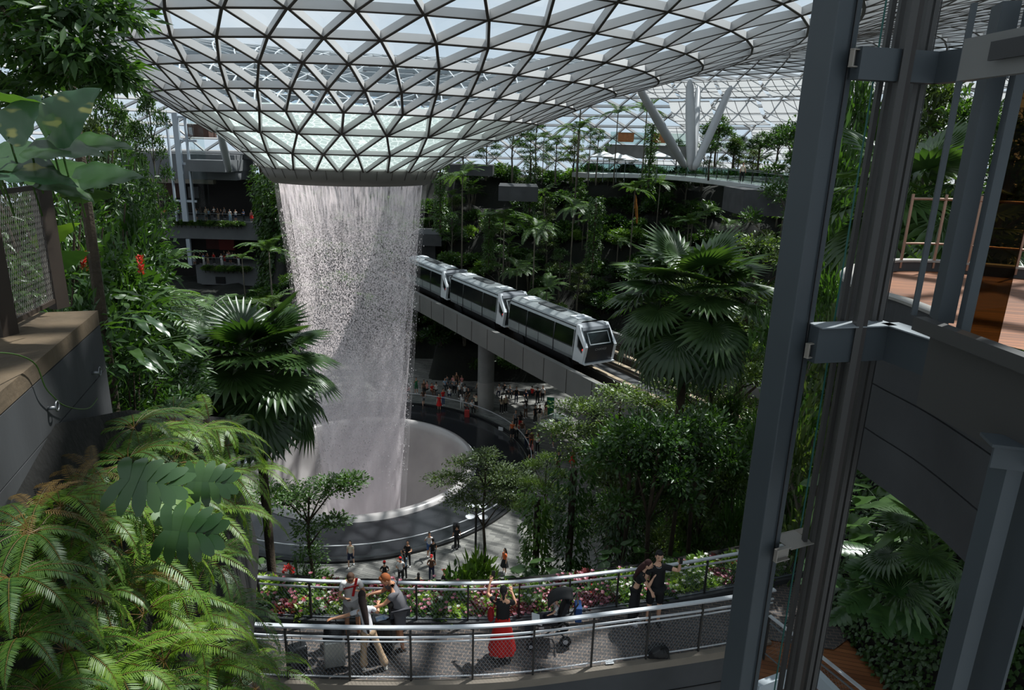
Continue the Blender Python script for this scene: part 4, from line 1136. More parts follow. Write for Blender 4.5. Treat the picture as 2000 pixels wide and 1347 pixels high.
railing('ramp_railing', frp, farposts, ZD + 1.0, ZD, [(1.05, .08, .035, M_chrome, 'handrail'), (.9, .03, .03, M_chrome, 'upper_bar'), (.16, .02, .02, M_steel, 'bottom_bar')], 'steel railing with bright handrail along the flower bed side of the ramp', mesh=(.16, .88))
card = hit(1190, 1294, z=ZD + .06); b = MB(); b.box(card + Vector((0, 0, .02)), (.17, .10, .012), Matrix.Rotation(.15, 3, 'Z')); o = b.build('paper_card', M_white); tag(o, 'small white paper card lying at the near edge of the ramp', 'card')
# flower bed plants
def flowerplant(name, seed, petal, n=190, nf=5, leaf=G_fresh, L=.11, W=.085):
    R_ = np.random.RandomState(seed); t = thing(name, (0, 0, 0)); lb = LB(); blob(lb, (0, 0, .16), (.26, .26, .2), n, L, W, seed, shell=.5); lb.build('foliage', leaf, t)
    lb = LB()
    for i in range(nf):
        a, q = R_.rand() * 6.28, R_.rand() ** .5 * .24; c = np.array([q * math.cos(a), q * math.sin(a), .3 + .1 * R_.rand()]); m_ = 7
        d = np.stack([np.cos(np.arange(m_) * .9), np.sin(np.arange(m_) * .9), np.full(m_, .35)], 1); lb.leaves(np.repeat(c[None], m_, 0), d, np.tile([0, 0, 1.0], (m_, 1)), .05, .035, fold=.1)
    lb.build('flowers', petal, t); return t
G_white = leafmat('white_petals', (.55, .52, .5), (.8, .76, .72), tmul=.8); G_pink = leafmat('pink_petals', (.28, .06, .10), (.45, .16, .20), tmul=.8); G_dkred = leafmat('dark_red_leaves', (.10, .015, .02), (.28, .06, .06), tmul=1)
G_lime = leafmat('lime_leaves', (.10, .20, .02), (.30, .40, .06))
FLW = [('white', proto(flowerplant('flowering_plant', 51, G_white))), ('pink', proto(flowerplant('flowering_plant', 52, G_pink, leaf=G_mid))), ('red', proto(flowerplant('flowering_plant', 53, G_red, nf=4, leaf=G_fresh))), ('lime-leaved', proto(flowerplant('flowering_plant', 54, G_white, nf=2, leaf=G_lime))), ('dark red-leaved', proto(flowerplant('flowering_plant', 55, G_pink, nf=7, leaf=G_dkred)))]
nfl = 0
for i in range(6, 895, 9):
    p = denseF[i]; d = (denseF[min(899, i + 3)] - denseF[max(0, i - 3)]).normalized(); sd = Vector((-d.y, d.x, 0))
    q = proj(p)
    if q[0] < 430 or q[0] > 1700: continue
    for row in range(3):
        u = p + sd * (.3 + row * .42 + R.uniform(-.1, .1)); px_x = q[0]
        w = [3, 2, .5, 3, 1] if px_x < 700 else ([1.5, 2, .6, 4, 1.5] if px_x < 1050 else ([.6, 4, .6, 2, 3] if px_x < 1210 else [4, .6, .3, 2.5, .6]))
        nm, pr = R.choices(FLW, w)[0]; where = 'behind the three travellers' if px_x < 860 else ('between the travellers and the pushchair' if px_x < 1080 else ('behind the embracing couple' if px_x < 1300 else 'right of the embracing couple'))
        place(pr, u.x, u.y, ZD - .2 - row * .03, R.uniform(.85, 1.25), label='%s flowering plant in the bed %s' % (nm, where), cat='flower', group='%s flowers %s' % (nm, where)); nfl += 1
print('flowers', nfl)
# ---------------------------------------------------------------- lift shaft on the right
M_post = mat('blue_grey_steel', lin((62, 69, 74)), .55, .0, noise=.1, nscale=1.5)
M_post2 = mat('dark_guide_steel', lin((62, 61, 60)), .5, .2)  # even dark grey for guides and threshold beam
M_black2 = mat('dark_rail_face', lin((26, 18, 14)), .4)  # near-black brown for the guide rail's running face
def vpost(mb, x, y, w, d, z0=0, z1=31, rz=0): return mb.box((x, y, (z0 + z1) / 2), (w, d, z1 - z0), Matrix.Rotation(rz, 3, 'Z'))
cx0 = hit(1571, 545, Y=6.5)
lift = thing('lift_shaft', (cx0.x, 6.5, 0), 'tall open steel lift shaft with guide rails and cables in the right foreground', 'lift shaft')
b = MB(); vpost(b, cx0.x + .01, 6.68, .295, .295, rz=math.radians(26)); main = b.build('main_post', M_post, lift, label='massive blue-grey corner post', bevel=.012)
g_ = hit(1592, 545, Y=6.56); b = MB(); vpost(b, g_.x, g_.y - .004, .008, .02); b.build('seam', M_black, main)
YG = 6.75
for px, w, d, mt, nm in ((1634, .042, .06, M_post2, 'guide_bar'), (1650, .042, .06, M_post2, 'guide_bar'), (1695, .045, .06, M_post2, 'counterweight_bar'), (1708, .045, .06, M_post2, 'counterweight_bar')):
    p = hit(px, 673, Y=YG); b = MB(); vpost(b, p.x, YG, w, d); b.build(nm, mt, lift)
p = hit(1668, 673, Y=YG - .2); b = MB(); vpost(b, p.x, p.y, .06, .16, rz=-.2); rail_ = b.build('guide_rail', M_post2, lift)
b = MB(); vpost(b, p.x + .055, p.y, .05, .1, rz=-.2); b.build('running_face', M_black2, rail_)
for px in (1687.5, 1703, 1717): 
    p = hit(px, 673, Y=YG + .1); b = MB(); b.tube([(p.x, p.y, 0), (p.x, p.y, 31)], .006, 5); b.build('cable', M_black, lift)
p = hit(1622, 673, Y=YG + .3); b = MB(); b.tube([(p.x, p.y, 0), (p.x, p.y, 31)], .009, 5); b.build('cable', mat('green_cable', lin((30, 96, 88)), .5), lift)
for px, py in ((1640, 95), (1583, 672), (1528, 1075)):
    c = hit(px, py, Y=6.45); br_ = MB(); o_ = Vector((cx0.x + .13, 6.5, c.z))
    t_ = .02
    ex = Vector((math.cos(.42), math.sin(.42), 0)); Rz = Matrix.Rotation(.42, 3, 'Z')
    o_ = Vector((cx0.x + .12, 6.46, c.z))
    br_.box(o_ + ex * .08, (.2, .05, .012), Rz); br_.box(o_ + ex * .08 + Vector((0, 0, -.14)), (.2, .05, .012), Rz); br_.box(o_ + ex * -.01 + Vector((0, 0, -.07)), (.014, .05, .14), Rz); br_.box(o_ + ex * .09 + Vector((0, .028, -.07)), (.2, .01, .14), Rz)
    br_.box(o_ + ex * .32 + Vector((0, .18, -.06)), (.34, .30, .014), Rz); br_.box(o_ + ex * .36 + Vector((0, .33, -.09)), (.4, .012, .08), Rz)
    br_.build('bracket', mat('bracket_steel', lin((140, 134, 126)), .5, .1), lift, bevel=.004)
# landing beams: plan of an L seen from the side
plan = [hit(1592, 637, z=22.4), hit(1737, 632, z=22.4), hit(1850, 668, z=22.4), hit(2120, 775, z=22.4)]
lf = thing('lift_landing_frame', plan[1], 'pale grey steel landing frame around the lift at balcony level', 'steel frame')
b = MB(); b.beam(plan[0], plan[1], .14, .36); b.beam(plan[1] + Vector((0, 0, 0)), plan[2], .14, .36); b.build('channel_beam', M_post, lf)
b = MB(); b.beam(plan[0] + Vector((0, 0, .012)), plan[1] + Vector((0, 0, .012)), .22, .012); b.beam(plan[1] + Vector((0, 0, .012)), plan[2] + Vector((0, 0, .012)), .22, .012); b.build('top_flange', mat('top_lit_flange', lin((130, 136, 140)), .5), lf)  # light on the plate's upper side is put into its paler colour
d_ = (plan[3] - plan[2]).normalized(); pA = hit(1797, 618, Y=4.95); pB = pA + Vector((d_.x, d_.y, 0)) * 3.0
b = MB(); b.beam(Vector((pA.x, pA.y, pA.z)), Vector((pB.x, pB.y, pA.z)), .1, .10); b.beam(Vector((pA.x + .12, pA.y - .05, pA.z - .1)), Vector((pB.x + .1, pB.y - .05, pA.z - .1)), .1, .58); b.build('threshold_beam', M_post2, lf)
zh1 = hit(1737, 100, Y=plan[1].y).z; zh0 = hit(1737, 162, Y=plan[1].y).z
top0 = [Vector((p.x, p.y, zh1)) for p in plan]
b = MB(); b.beam(top0[0], top0[1], .12, zh1 - zh0); b.beam(top0[1], top0[2], .12, zh1 - zh0); b.build('header_beam', M_post, lf)
hp0 = hit(1884, 118, Y=4.9); hp1 = hp0 + Vector((d_.x, d_.y, 0)) * 2.6
b = MB(); b.beam(hp0 + Vector((0, 0, .13)), hp1 + Vector((0, 0, .13)), .06, .26); hd = b.build('header_panel', mat('grey_header_panel', lin((104, 104, 102)), .5, noise=.1, nscale=2), lf)
sl = hp0 + d_ * .28 - Vector((.03, .03, 0)); b = MB(); sn = Vector((-d_.y, d_.x, 0)); sn = sn if sn.y < 0 else -sn
b.beam(Vector((sl.x, sl.y, hp0.z + .07)) + sn * .035, Vector((sl.x + d_.x * 1.2, sl.y + d_.y * 1.2, hp0.z + .07)) + sn * .035, .02, .11); b.build('display_slot', M_black, hd, label='dark recessed display window')
for (px, py, Y, w, d, mt, nm, z0, z1) in ((1889, 380, 5.0, .11, .22, M_post, 'door_jamb', pA.z - .03, 25), (1846, 300, 5.0, .035, .035, M_post, 'mullion', pA.z, 25), (1912, 500, 4.75, .06, .12, M_post, 'door_jamb', pA.z - .05, 25)):
    p = hit(px, py, Y=Y); b = MB(); vpost(b, p.x, p.y, w, d, z0, z1, rz=-.3); b.build(nm, mt, lf)
p = hit(1940, 560, Y=4.7); b = MB(); b.box((p.x + .0, p.y, 23.6), (.20, .02, 2.2), Matrix.Rotation(-.5, 3, 'Z')); b.build('door_leaf', glassmat('bronze_door_glass', (.30, .22, .12), .03), lf, label='bronze tinted glass door leaf')
# lower right post
p = hit(1935, 1050, Y=4.0); t_ = thing('shaft_post', (p.x, 4.0, 0), 'dark steel post with bolted bracket at the lower right edge', 'post')
b = MB(); vpost(b, p.x, 4.02, .13, .13, 0, 22.2, rz=.2); vpost(b, p.x + .24, 4.05, .02, .35, 0, 22.1); b.build('post_body', M_post, t_)
q = hit(1965, 880, Y=3.95); b = MB(); b.box(q + Vector((.1, 0, .05)), (.42, .2, .02), Matrix.Rotation(-.25, 3, 'Z')); b.box(q + Vector((.1, -.08, -.03)), (.42, .02, .14), Matrix.Rotation(-.25, 3, 'Z')); b.build('bolted_bracket', M_post, t_)
# round timber balcony
ZB = 22.35
rim = smoothpath([hit(x, y, z=ZB) for x, y in ((2150, 562), (2000, 545), (1900, 536), (1820, 530), (1745, 530), (1690, 540), (1663, 556), (1672, 575), (1705, 592), (1770, 612), (1850, 645))], 6)
bal = thing('round_balcony', rim[0], 'round timber-floored balcony with low dark curb behind the lift', 'balcony')
b = MB(); far_ = hit(2300, 760, z=ZB); n = len(rim); ctr = hit(1960, 600, z=ZB)
b.add([ctr] + rim + [far_, hit(2400, 600, z=ZB)], [(0, i + 1, i + 2) for i in range(n)] + [(0, n + 1, n + 2), (0, n + 2, 1)])
M_deckw = plank_mat('orange_deck_boards', lin((140, 88, 54)), lin((112, 68, 40)), lin((50, 30, 18)), 3.0, .12, .25, rough=.5, msize=.006)
b.build('timber_floor', M_deckw, bal)
b = MB(); b.sweep(rim, [(.0, .14), (.14, .14), (.14, -.35), (0, -.35)]); b.build('curb', M_conc_d, bal)
b = MB(); b.sweep(rim, [(-.02, .14), (.16, .14), (.16, .17), (-.02, .17)]); b.build('coping', mat('pale_coping', lin((150, 146, 140)), .7), bal)
rimc = rim[18:]
wl = thing('balcony_wall', rimc[0], 'dark curved concrete wall under the round balcony', 'wall')
wpath = smoothpath([hit(x, y, z=ZB) for x, y in ((1672, 562), (1686, 585), (1735, 606), (1850, 648), (2050, 740), (2300, 880))], 6)
wpath = [Vector((p.x, p.y, ZB)) for p in wpath]
b = MB(); sec = []
for k in range(5):
    z1 = -.36 - k * .62; sec += [(-.1, z1), (.0, z1), (.0, z1 - .605), (-.03, z1 - .61), (-.03, z1 - .62)]
sec_out = [(-.35, -.36)] + [(-.05, -.36)]
for k in range(3): z1 = -.36 - k * .56; sec_out += [(0 - .05, z1), (-.05, z1 - .54), (-.08, z1 - .545), (-.08, z1 - .56)]
sec_out += [(-.35, -.36 - 3 * .56)]
b.sweep(wpath, sec_out); b.build('wall_courses', M_conc_d, wl)
rb = thing('balcony_railing', rim[0], 'thin bronze railing round the timber balcony', 'railing')
M_bronze = mat('bronze_rail', lin((150, 118, 100)), .35, .6)
rimf = [p for p in rim[:24]]
for dz in (1.08, .42): 
    b = MB(); b.tube([p + Vector((0, 0, dz)) for p in rimf], .02 if dz > 1 else .016, 8); b.build('handrail' if dz > 1 else 'lower_rail', M_bronze, rb)
for i in (2, 7, 13, 18, 23):
    b = MB(); p = rimf[min(i, len(rimf) - 1)]; b.box(p + Vector((0, 0, .6)), (.03, .03, 1.1)); b.build('rail_post', M_bronze, rb)
# lower timber landing, its rails and channel
q = [hit(x, y, z=ZD - .02) for x, y in ((1487, 1238), (1600, 1210), (1655, 1250), (1815, 1400), (1480, 1400))]
b = MB(); b.add(q + [p - Vector((0, 0, .2)) for p in q], [(0, 1, 2, 3, 4), (9, 8, 7, 6, 5)] + [(i, (i + 1) % 5, (i + 1) % 5 + 5, i + 5) for i in range(5)])
o = b.build('timber_landing', M_deckw); struct(o, 'orange timber landing at the foot of the lift shaft')
ra = [hit(x, y, z=ZD + 1.0) for x, y in ((1503, 1203), (1590, 1272), (1690, 1352), (1760, 1410))]
railing('landing_railing', smoothpath(ra, 3) if False else [Vector((p.x, p.y, ZD)) for p in smoothpath(ra, 4)], [Vector((p.x, p.y, ZD)) for p in ra[:3]], ZD + 1.0, ZD - .1, [(1.03, .07, .03, M_chrome, 'handrail'), (.88, .025, .025, M_steel, 'upper_bar'), (.14, .02, .02, M_steel, 'bottom_bar')], 'steel railing running diagonally over the lower timber landing', mesh=(.14, .86), wr=.0025)
# channel at bottom: pale L
ca = [hit(x, y, z=15.6) for x, y in ((1478, 1336), (1583, 1296), (1662, 1375))]
o = MB(); o.beam(ca[0], ca[1], .12, .25); o.beam(ca[1], ca[2], .12, .25); o = o.build('pit_channel', mat('pale_pit_channel', lin((170, 178, 184)), .45)); tag(o, 'pale steel channel around the lift pit at the bottom edge', 'steel frame')
# white pipe rails crossing above the right thicket
for k, (a, c) in enumerate((((1783, 872), (1672, 985)), ((1792, 882), (1700, 972)))):
    p0 = hit(*a, Y=16); p1 = hit(*c, Y=15); o = MB(); o.tube([p0, p1], .055 if k == 0 else .035, 8); o.tube([p0 - Vector((0, 0, .18)), p1 - Vector((0, 0, .18))], .02, 6)
    o = o.build('stair_handrail', M_white, smooth=True); tag(o, ('bright white sloping rail above the right foliage, the thicker one', 'bright white sloping rail above the right foliage, the thinner one')[k], 'railing')
# ---------------------------------------------------------------- left concrete wall, fence and rings
ZW = 22.48
A = hit(191, 606, z=ZW); B = hit(0, 765, z=ZW); dW = (A - B).normalized(); nW = Vector((-dW.y, dW.x, 0))   # nW to the left/back
if nW.x > 0: nW = -nW
B = B - dW * 2.5
wt = thing('retaining_wall', (A.x, A.y, 17), 'dark board-marked concrete retaining wall in the left foreground', 'wall')
M_cwall = mat('stained_dark_concrete', lin((58, 59, 61)), .85, noise=.5, nscale=1.1, bump=.12, stretch=(1.6, 1.6, .35))
zc = ZW
cs = [.14, .42, .5, .5, .5, .5, .6, .7, .9]
for i, h in enumerate(cs):
    b = MB(); off_ = 0 if i else -.0
    P0 = B - nW * off_; P1 = A - nW * off_
    pts = [P0, P1, P1 + nW * 2.2, P0 + nW * 2.2]
    b.prism([(p.x, p.y) for p in pts][::-1], zc - h + .012, zc); b.build('wall_course' if i else 'coping', M_cwall if i else mat('top_lit_tan_coping', lin((98, 82, 62)), .9, noise=.5, nscale=2.5, bump=.3), wt); zc -= h  # tan coping, its lighter tone holds the light on the wall top
b = MB(); pts = [B + nW * .02, A + nW * .02 - dW * .02, A + nW * 2, B + nW * 2]; b.prism([(p.x, p.y) for p in pts][::-1], zc, ZW - .02); b.build('wall_core', M_black, wt)
for px, py, lb in ((180, 728, 'small steel lifting ring on the dark wall, nearer the corner'), (93, 797, 'small steel lifting ring on the dark wall, farther from the corner')):
    # intersect ray with wall face
    r0 = hit(px, py, Y=1) - Vector(CAM); nn = nW; t_ = (A - Vector(CAM)).dot(nn) / r0.dot(nn); p = Vector(CAM) + r0 * t_
    b = MB(); c = p - nn * .05 + dW * .035; b.tube([c + (dW * math.cos(a) + Vector((0, 0, 1)) * math.sin(a)) * .036 for a in [2 * PI * k / 14 for k in range(15)]], .007, 6, cap=False)
    b.tube([p + nn * .02, p - nn * .05], .014, 8); o = b.build('lifting_ring', mat('dull_steel', lin((120, 122, 124)), .4, .7), smooth=True); tag(o, lb, 'ring')
fn_ = thing('wire_fence', (A.x, A.y, ZW), 'brown steel-framed fence with diagonal wire mesh on top of the left wall', 'fence')
M_fpost = mat('brown_fence_steel', lin((58, 48, 40)), .6, .1, noise=.3, nscale=4)
f1 = hit(112, 600, z=ZW); f0 = hit(8, 656, z=ZW)
for p in (f0, f1): b = MB(); b.box(p + Vector((0, .03, .55)), (.09, .14, 1.12), Matrix.Rotation(-.2, 3, 'Z')); b.build('fence_post', M_fpost, fn_)
b = MB(); b.beam(f0 + Vector((0, 0, .09)), f1 + Vector((0, 0, .09)), .03, .04); b.build('bottom_rail', M_fpost, fn_); b = MB(); b.beam(f0 + Vector((0, 0, 1.1)), f1 + Vector((0, 0, 1.1)), .04, .04); b.build('top_rail', M_fpost, fn_)
b = MB(); n = 30
for k in range(-10, n):
    a = k / n; c = (k + 10) / n
    def clip(a, c, z0, z1):
        if a < 0: z0 += (z1 - z0) * (-a) / (c - a); a = 0
        if c > 1: z1 -= (z1 - z0) * (c - 1) / (c - a); c = 1
        return a, c, z0, z1
    for zz0, zz1 in ((.09, 1.08), (1.08, .09)):
        a_, c_, z0, z1 = clip(a, c, zz0, zz1); b.beam(f0.lerp(f1, a_) + Vector((0, 0, z0)), f0.lerp(f1, c_) + Vector((0, 0, z1)), .0028, .0028)
o = b.build('wire_mesh', mat('pale_wire', lin((168, 160, 150)), .4, .5), fn_); o['kind'] = 'stuff'
# creeping vine on the wall
vt = thing('creeping_vine', hit(0, 715, Y=3.75), 'thin green creeper with a few heart leaves trailing down the left wall', 'plant')
def onwall(px, py, off_=.05):
    r0 = hit(px, py, Y=1) - Vector(CAM); t_ = (A - nW * off_ - Vector(CAM)).dot(nW) / r0.dot(nW); return Vector(CAM) + r0 * t_
vp = [onwall(x, y) for x, y in ((-10, 688), (35, 693), (70, 712), (88, 755), (105, 775), (122, 790), (150, 798), (175, 796), (190, 778))]
b = MB(); b.tube(smoothpath(vp, 4), .005, 6); b.build('vine_stem', G_mid, vt)
VFh = big_leaf_mesh('heart', .1, .085)
for px, py, az, sc in ((20, 680, 2.5, 1.5), (45, 668, .3, 1.4), (88, 706, .2, 1.0), (92, 736, 3, .9), (128, 776, 2.8, 1.3), (150, 786, -.9, 1.2), (184, 782, 1.2, .8)):
    lb = LB(); put_leaf(lb, VFh, onwall(px, py, .07), az, .4, 1.0, sc); lb.build('leaf', G_fresh, vt)
# ---------------------------------------------------------------- far left terraces with lift
def fbox(name, px0, px1, ztop, zbot, Y, depth, m, lab=None, kind=True, parent=None):
    a = hit(px0, 450, Y=Y); c = hit(px1, 450, Y=Y); b = MB(); b.box(((a.x + c.x) / 2, Y + depth / 2, (ztop + zbot) / 2), (c.x - a.x, depth, ztop - zbot)); o = b.build(name, m, parent)
    if parent is None: struct(o, lab)
    elif lab: o['label'] = lab
    return o
zA, zB_ = hit(400, 430, Y=100).z, hit(430, 518, Y=100).z
ter = thing('terrace_building', hit(400, 450, Y=100), 'dark concrete terrace levels crowded with people behind the left planting', 'building')
def tb(nm, px0, px1, zt_, zb_, Y, dp, m, lab=None): return fbox(nm, px0, px1, zt_, zb_, Y, dp, m, lab, parent=ter)
M_tconc = mat('terrace_concrete', lin((112, 114, 116)), .85, noise=.3, nscale=.3)
M_dkint = mat('interior_shade_tone', lin((24, 20, 18)), .8)  # shade of the recess put into the back wall's colour
yz = lambda y, Y=100: hit(420, y, Y=Y).z
tb('terrace_slab', 262, 560, zA - .1, yz(467), 100, 8, M_tconc, 'upper terrace slab'); tb('terrace_slab', 375, 500, zB_ - .1, yz(556), 100, 8, M_tconc, 'lower terrace slab')
tb('terrace_slab', 262, 560, .05, -1, 100, 8, M_tconc, 'ground terrace')
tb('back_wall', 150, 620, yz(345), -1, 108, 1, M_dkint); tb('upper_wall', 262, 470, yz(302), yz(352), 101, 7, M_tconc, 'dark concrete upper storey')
tb('eave_band', 262, 425, yz(352), yz(360), 100.4, 1, mat('beige_eave', lin((120, 112, 100)), .7)); tb('balcony_slab', 376, 450, yz(312), yz(334), 97, 8, M_tconc, 'projecting balcony')
tb('floor_edge', 262, 620, yz(302) + .1, yz(302) - .6, 104, 30, M_conc_d)
tb('opening_shade', 412, 431, yz(540), yz(553), 99.9, .2, M_black, 'black panel for the shade inside a square opening in the lower slab')  # solid black panel painted as the shade of an opening
b = MB()
for px0, px1, y in ((262, 470, 418), (375, 500, 505), (376, 450, 298)):
    a = hit(px0, y, Y=99.8 if y > 300 else 97); c = hit(px1, y, Y=99.8 if y > 300 else 97); b.beam(Vector((a.x, a.y, c.z)), Vector((c.x, c.y, c.z)), .06, .06)
b.build('handrail', M_steel, ter)
red = tb('red_shop_wall', 425, 455, yz(470), yz(500), 106, .5, mat('dull_red_wall', lin((110, 30, 24)), .7), 'dull red wall inside the terrace')
for px, pw, y0, y1, cc in ((300, 60, 365, 395, (60, 26, 16)), (375, 20, 372, 395, (90, 90, 92)), (400, 34, 475, 500, (70, 22, 18)), (330, 30, 475, 508, (58, 62, 66))):
    tb('shop_front', px, px + pw, yz(y0), yz(y1), 106.6, .5, mat('shop_%d' % px, lin(cc), .7))
# far lift tower
fl_ = thing('distant_lift_tower', hit(360, 415, Y=98), 'pale grey glass lift tower rising through the left terraces', 'lift tower')
M_ltow = mat('pale_lift_steel', lin((168, 176, 186)), .5)
for px, w in ((362, .75), (380, .25), (345, .2)):
    a = hit(px, 420, Y=98); b = MB(); b.box((a.x, 98, (zA + yz(222, 98)) / 2), (w, .4, yz(222, 98) - zA)); b.build('upright', M_ltow, fl_)
for y in (226, 272, 317, 390):
    a = hit(345, y, Y=98); c = hit(384, y, Y=98); b = MB(); b.beam(Vector((a.x, 98.05, a.z)), Vector((c.x, 98.05, a.z)), .25, .3); b.build('cross_beam', M_ltow, fl_)
a = hit(365, 225, Y=98.6); c = hit(384, 225, Y=98.6); b = MB(); b.box(((a.x + c.x) / 2, 99.4, (zA + a.z) / 2), (c.x - a.x, 1.6, a.z - zA)); b.build('glass_shaft', M_glass_clear, fl_)
a = hit(371, 500, Y=99.5); b = MB(); b.box((a.x, 99.5, (zB_ + yz(467)) / 2), (.55, .4, yz(467) - zB_)); b.build('lower_upright', M_ltow, fl_)
# roof structure beyond: brown thatch and hill rim behind left
tb('brown_roof', 385, 425, yz(240), yz(268), 112, 3, mat('brown_thatch', lin((92, 66, 56)), .9, noise=.3, nscale=1))
# white parasols and planters on the hilltop terrace
for i, (px, py) in enumerate(((1180, 300), (1206, 303), (1222, 306), (1285, 300))):
    p = hit(px, py, Y=80); t_ = thing('parasol', (p.x, 80, 20.5), ('white parasol at the left end of the pale bridge', 'white parasol second from the left by the bridge', 'white parasol tucked right of the other two', 'white parasol behind the leaning grey column')[i], 'parasol')
    b = MB(); b.lathe([(1.55, 0), (.05, .55)], (p.x, 80, p.z - .3), 8); b.lathe([(1.55, 0), (1.5, -.12)], (p.x, 80, p.z - .3), 8); b.build('canopy', M_white, t_); b = MB(); b.tube([(p.x, 80, 20.5), (p.x, 80, p.z + .2)], .04, 6); b.build('pole', M_steel, t_)
for i, (px, py) in enumerate(((1222, 268), (1290, 270))):
    p = hit(px, py, Y=88); b = MB(); b.box(p, (1.9, 1.0, .9)); b.box(p + Vector((0, 0, .5)), (2.0, 1.1, .08)); b.box(p - Vector((0, 0, .5)), (1.8, .9, .1)); o = b.build('timber_planter', M_wood); tag(o, ('orange timber planter box left on the raised terrace', 'orange timber planter box right beside the leaning column')[i], 'planter')
tt = thing('raised_terrace', hit(1270, 290, Y=90), 'raised glass-fronted terrace behind the roof columns', 'terrace')
a = hit(1190, 285, Y=89); c = hit(1345, 285, Y=89); b = MB(); b.box(((a.x + c.x) / 2, 91, a.z - .6), (c.x - a.x, 5, 1.6)); b.build('terrace_slab', M_conc, tt)
b = MB(); b.box(((a.x + c.x) / 2, 88.4, a.z + 1.0), (c.x - a.x, .05, 1.4)); b.build('glass_balustrade', M_glass, tt)
# concrete niches and walls in the far slope
for i, (px0, px1, y0, y1, Y) in enumerate(((972, 1048, 364, 393, 69), (1445, 1560, 372, 422, 60), (868, 960, 322, 343, 84), (803, 862, 457, 480, 82), (803, 850, 462, 510, 84))):
    a = hit((px0 + px1) / 2, y0, Y=Y).z; c = hit((px0 + px1) / 2, y1, Y=Y).z; fbox('slope_wall', px0, px1, a, c, Y, 6, M_conc_d, ('dark concrete lintel over a niche in the far slope', 'dark concrete wall under the pale bridge', 'dark concrete terrace edge above the slope', 'concrete lintel right of the waterfall', 'dark tunnel mouth right of the waterfall')[i])
# lamp post, loudspeaker, stands
p = hit(926, 1137, z=2.0); z0 = 0; pb = hit(928, 1140, Y=31.5); lp = thing('lamp_post', (pb.x, 31.5, 0), 'slim black lamp post with two dish reflectors above the fountain plaza', 'lamp')
zt2 = hit(926, 985, Y=31.5).z; b = MB(); b.tube([(pb.x, 31.5, 0), (pb.x, 31.5, zt2)], .06, 8); b.build('pole', M_black, lp)
for zz, dx in ((zt2 - .1, .25), (zt2 - .1, -.25), (zt2 - .75, .3), (zt2 - .75, -.25)):
    b = MB(); b.lathe([(.26, .05), (.2, 0), (.05, -.04), (.01, -.04)], (pb.x + dx * 1.2, 31.5, zz), 14); b.build('dish_reflector', M_chrome, lp)
# ---------------------------------------------------------------- plants that stand out one by one
def tree_at(pr, H, px, ytop, Y, label, cat='tree', group=None, wide=1.0, zb=None, rz=None):
    p = hit(px, ytop, Y=Y); z0 = max(0, _tz(p.x, Y)) if zb is None else zb
    s_ = (p.z - z0) / H; w = s_ * wide
    return place(pr, p.x, Y, z0 - .05, (w, w, s_), rz=rz, label=label, cat=cat, group=group)
# fan palms
p = hit(497, 735, Y=17.5); fpl = fan_palm('fan_palm', p.z + .2, 40, 1.4, 1.25, G_palm, 61, tr=.13, base=0, elr=(1.5, -.75)); fpl.location = (p.x, 17.5, 0)
tag(fpl, 'dark glossy fan palm standing left of the waterfall base', 'palm')
p = hit(1348, 590, Y=22); z0 = _tz(p.x, 22); z0 = max(0, z0); fpr = fan_palm('fan_palm', p.z - z0, 40, 1.75, 1.4, G_palm, 62, tr=.15, base=0, elr=(1.5, -.7)); fpr.location = (p.x, 22, z0)
tag(fpr, 'tall fan palm with drooping lower fans right of the train', 'palm')
p = hit(1765, 400, Y=15); f3 = fan_palm('fan_palm', 3.2, 14, 1.1, 1.2, G_palm, 63, elr=(1.5, -.3)); f3.location = (p.x, 15, p.z - 3.2 + .1); tag(f3, 'fan palm rising just behind the round balcony railing', 'palm')
p = hit(1790, 470, Y=17); f3 = fan_palm('fan_palm', 2.6, 10, 1.0, 1.0, G_palm, 64, elr=(1.2, -.4)); f3.location = (p.x + 1.2, 17, p.z - 2.6); tag(f3, 'smaller fan palm farther behind the round balcony', 'palm')
# small trees beside the pool
Rr = random.Random(70)
t1 = branch_tree('layered_tree', 9.6, [(-1.5, 0, 9.0, 1.5, 1.3, .35), (.9, .3, 9.3, 1.4, 1.1, .28), (1.7, .2, 9.7, .9, .8, .2), (-.6, .5, 8.5, 1.2, 1.1, .35), (1.1, -.2, 8.0, .8, .8, .22), (-.2, 0, 7.4, .75, .75, .9), (0, 0, 6.2, .8, .8, 1.0), (.1, 0, 5.0, .85, .85, 1.0), (.1, .1, 3.8, .9, .9, .8)], G_mid, M_trunk, 71, 5600, .16, .075, tr=.11)
p = hit(600, 960, Y=25); t1.location = (p.x, 25, p.z - 9.2); tag(t1, 'small dark tree with a leaning layered crown left in front of the fountain', 'tree')
t2 = branch_tree('layered_tree', 9.2, [(0, 0, 9.0, .9, .9, .4), (-.8, .3, 8.5, 1.2, 1.0, .32), (1.0, -.2, 8.3, 1.3, 1.1, .32), (-1.7, 0, 7.8, 1.3, 1.0, .3), (1.7, .2, 7.6, 1.3, 1.1, .3), (.2, .3, 7.4, 1.5, 1.2, .3), (-.9, -.4, 6.9, 1.2, 1.1, .28), (1.1, .5, 6.5, 1.2, 1.0, .25)], G_olive, M_trunk, 72, 6400, .15, .07, tr=.10)
p = hit(948, 880, Y=29); t2.location = (p.x, 29, p.z - 9.3); tag(t2, 'airy grey-green tree with a tiered crown right in front of the fountain', 'tree')
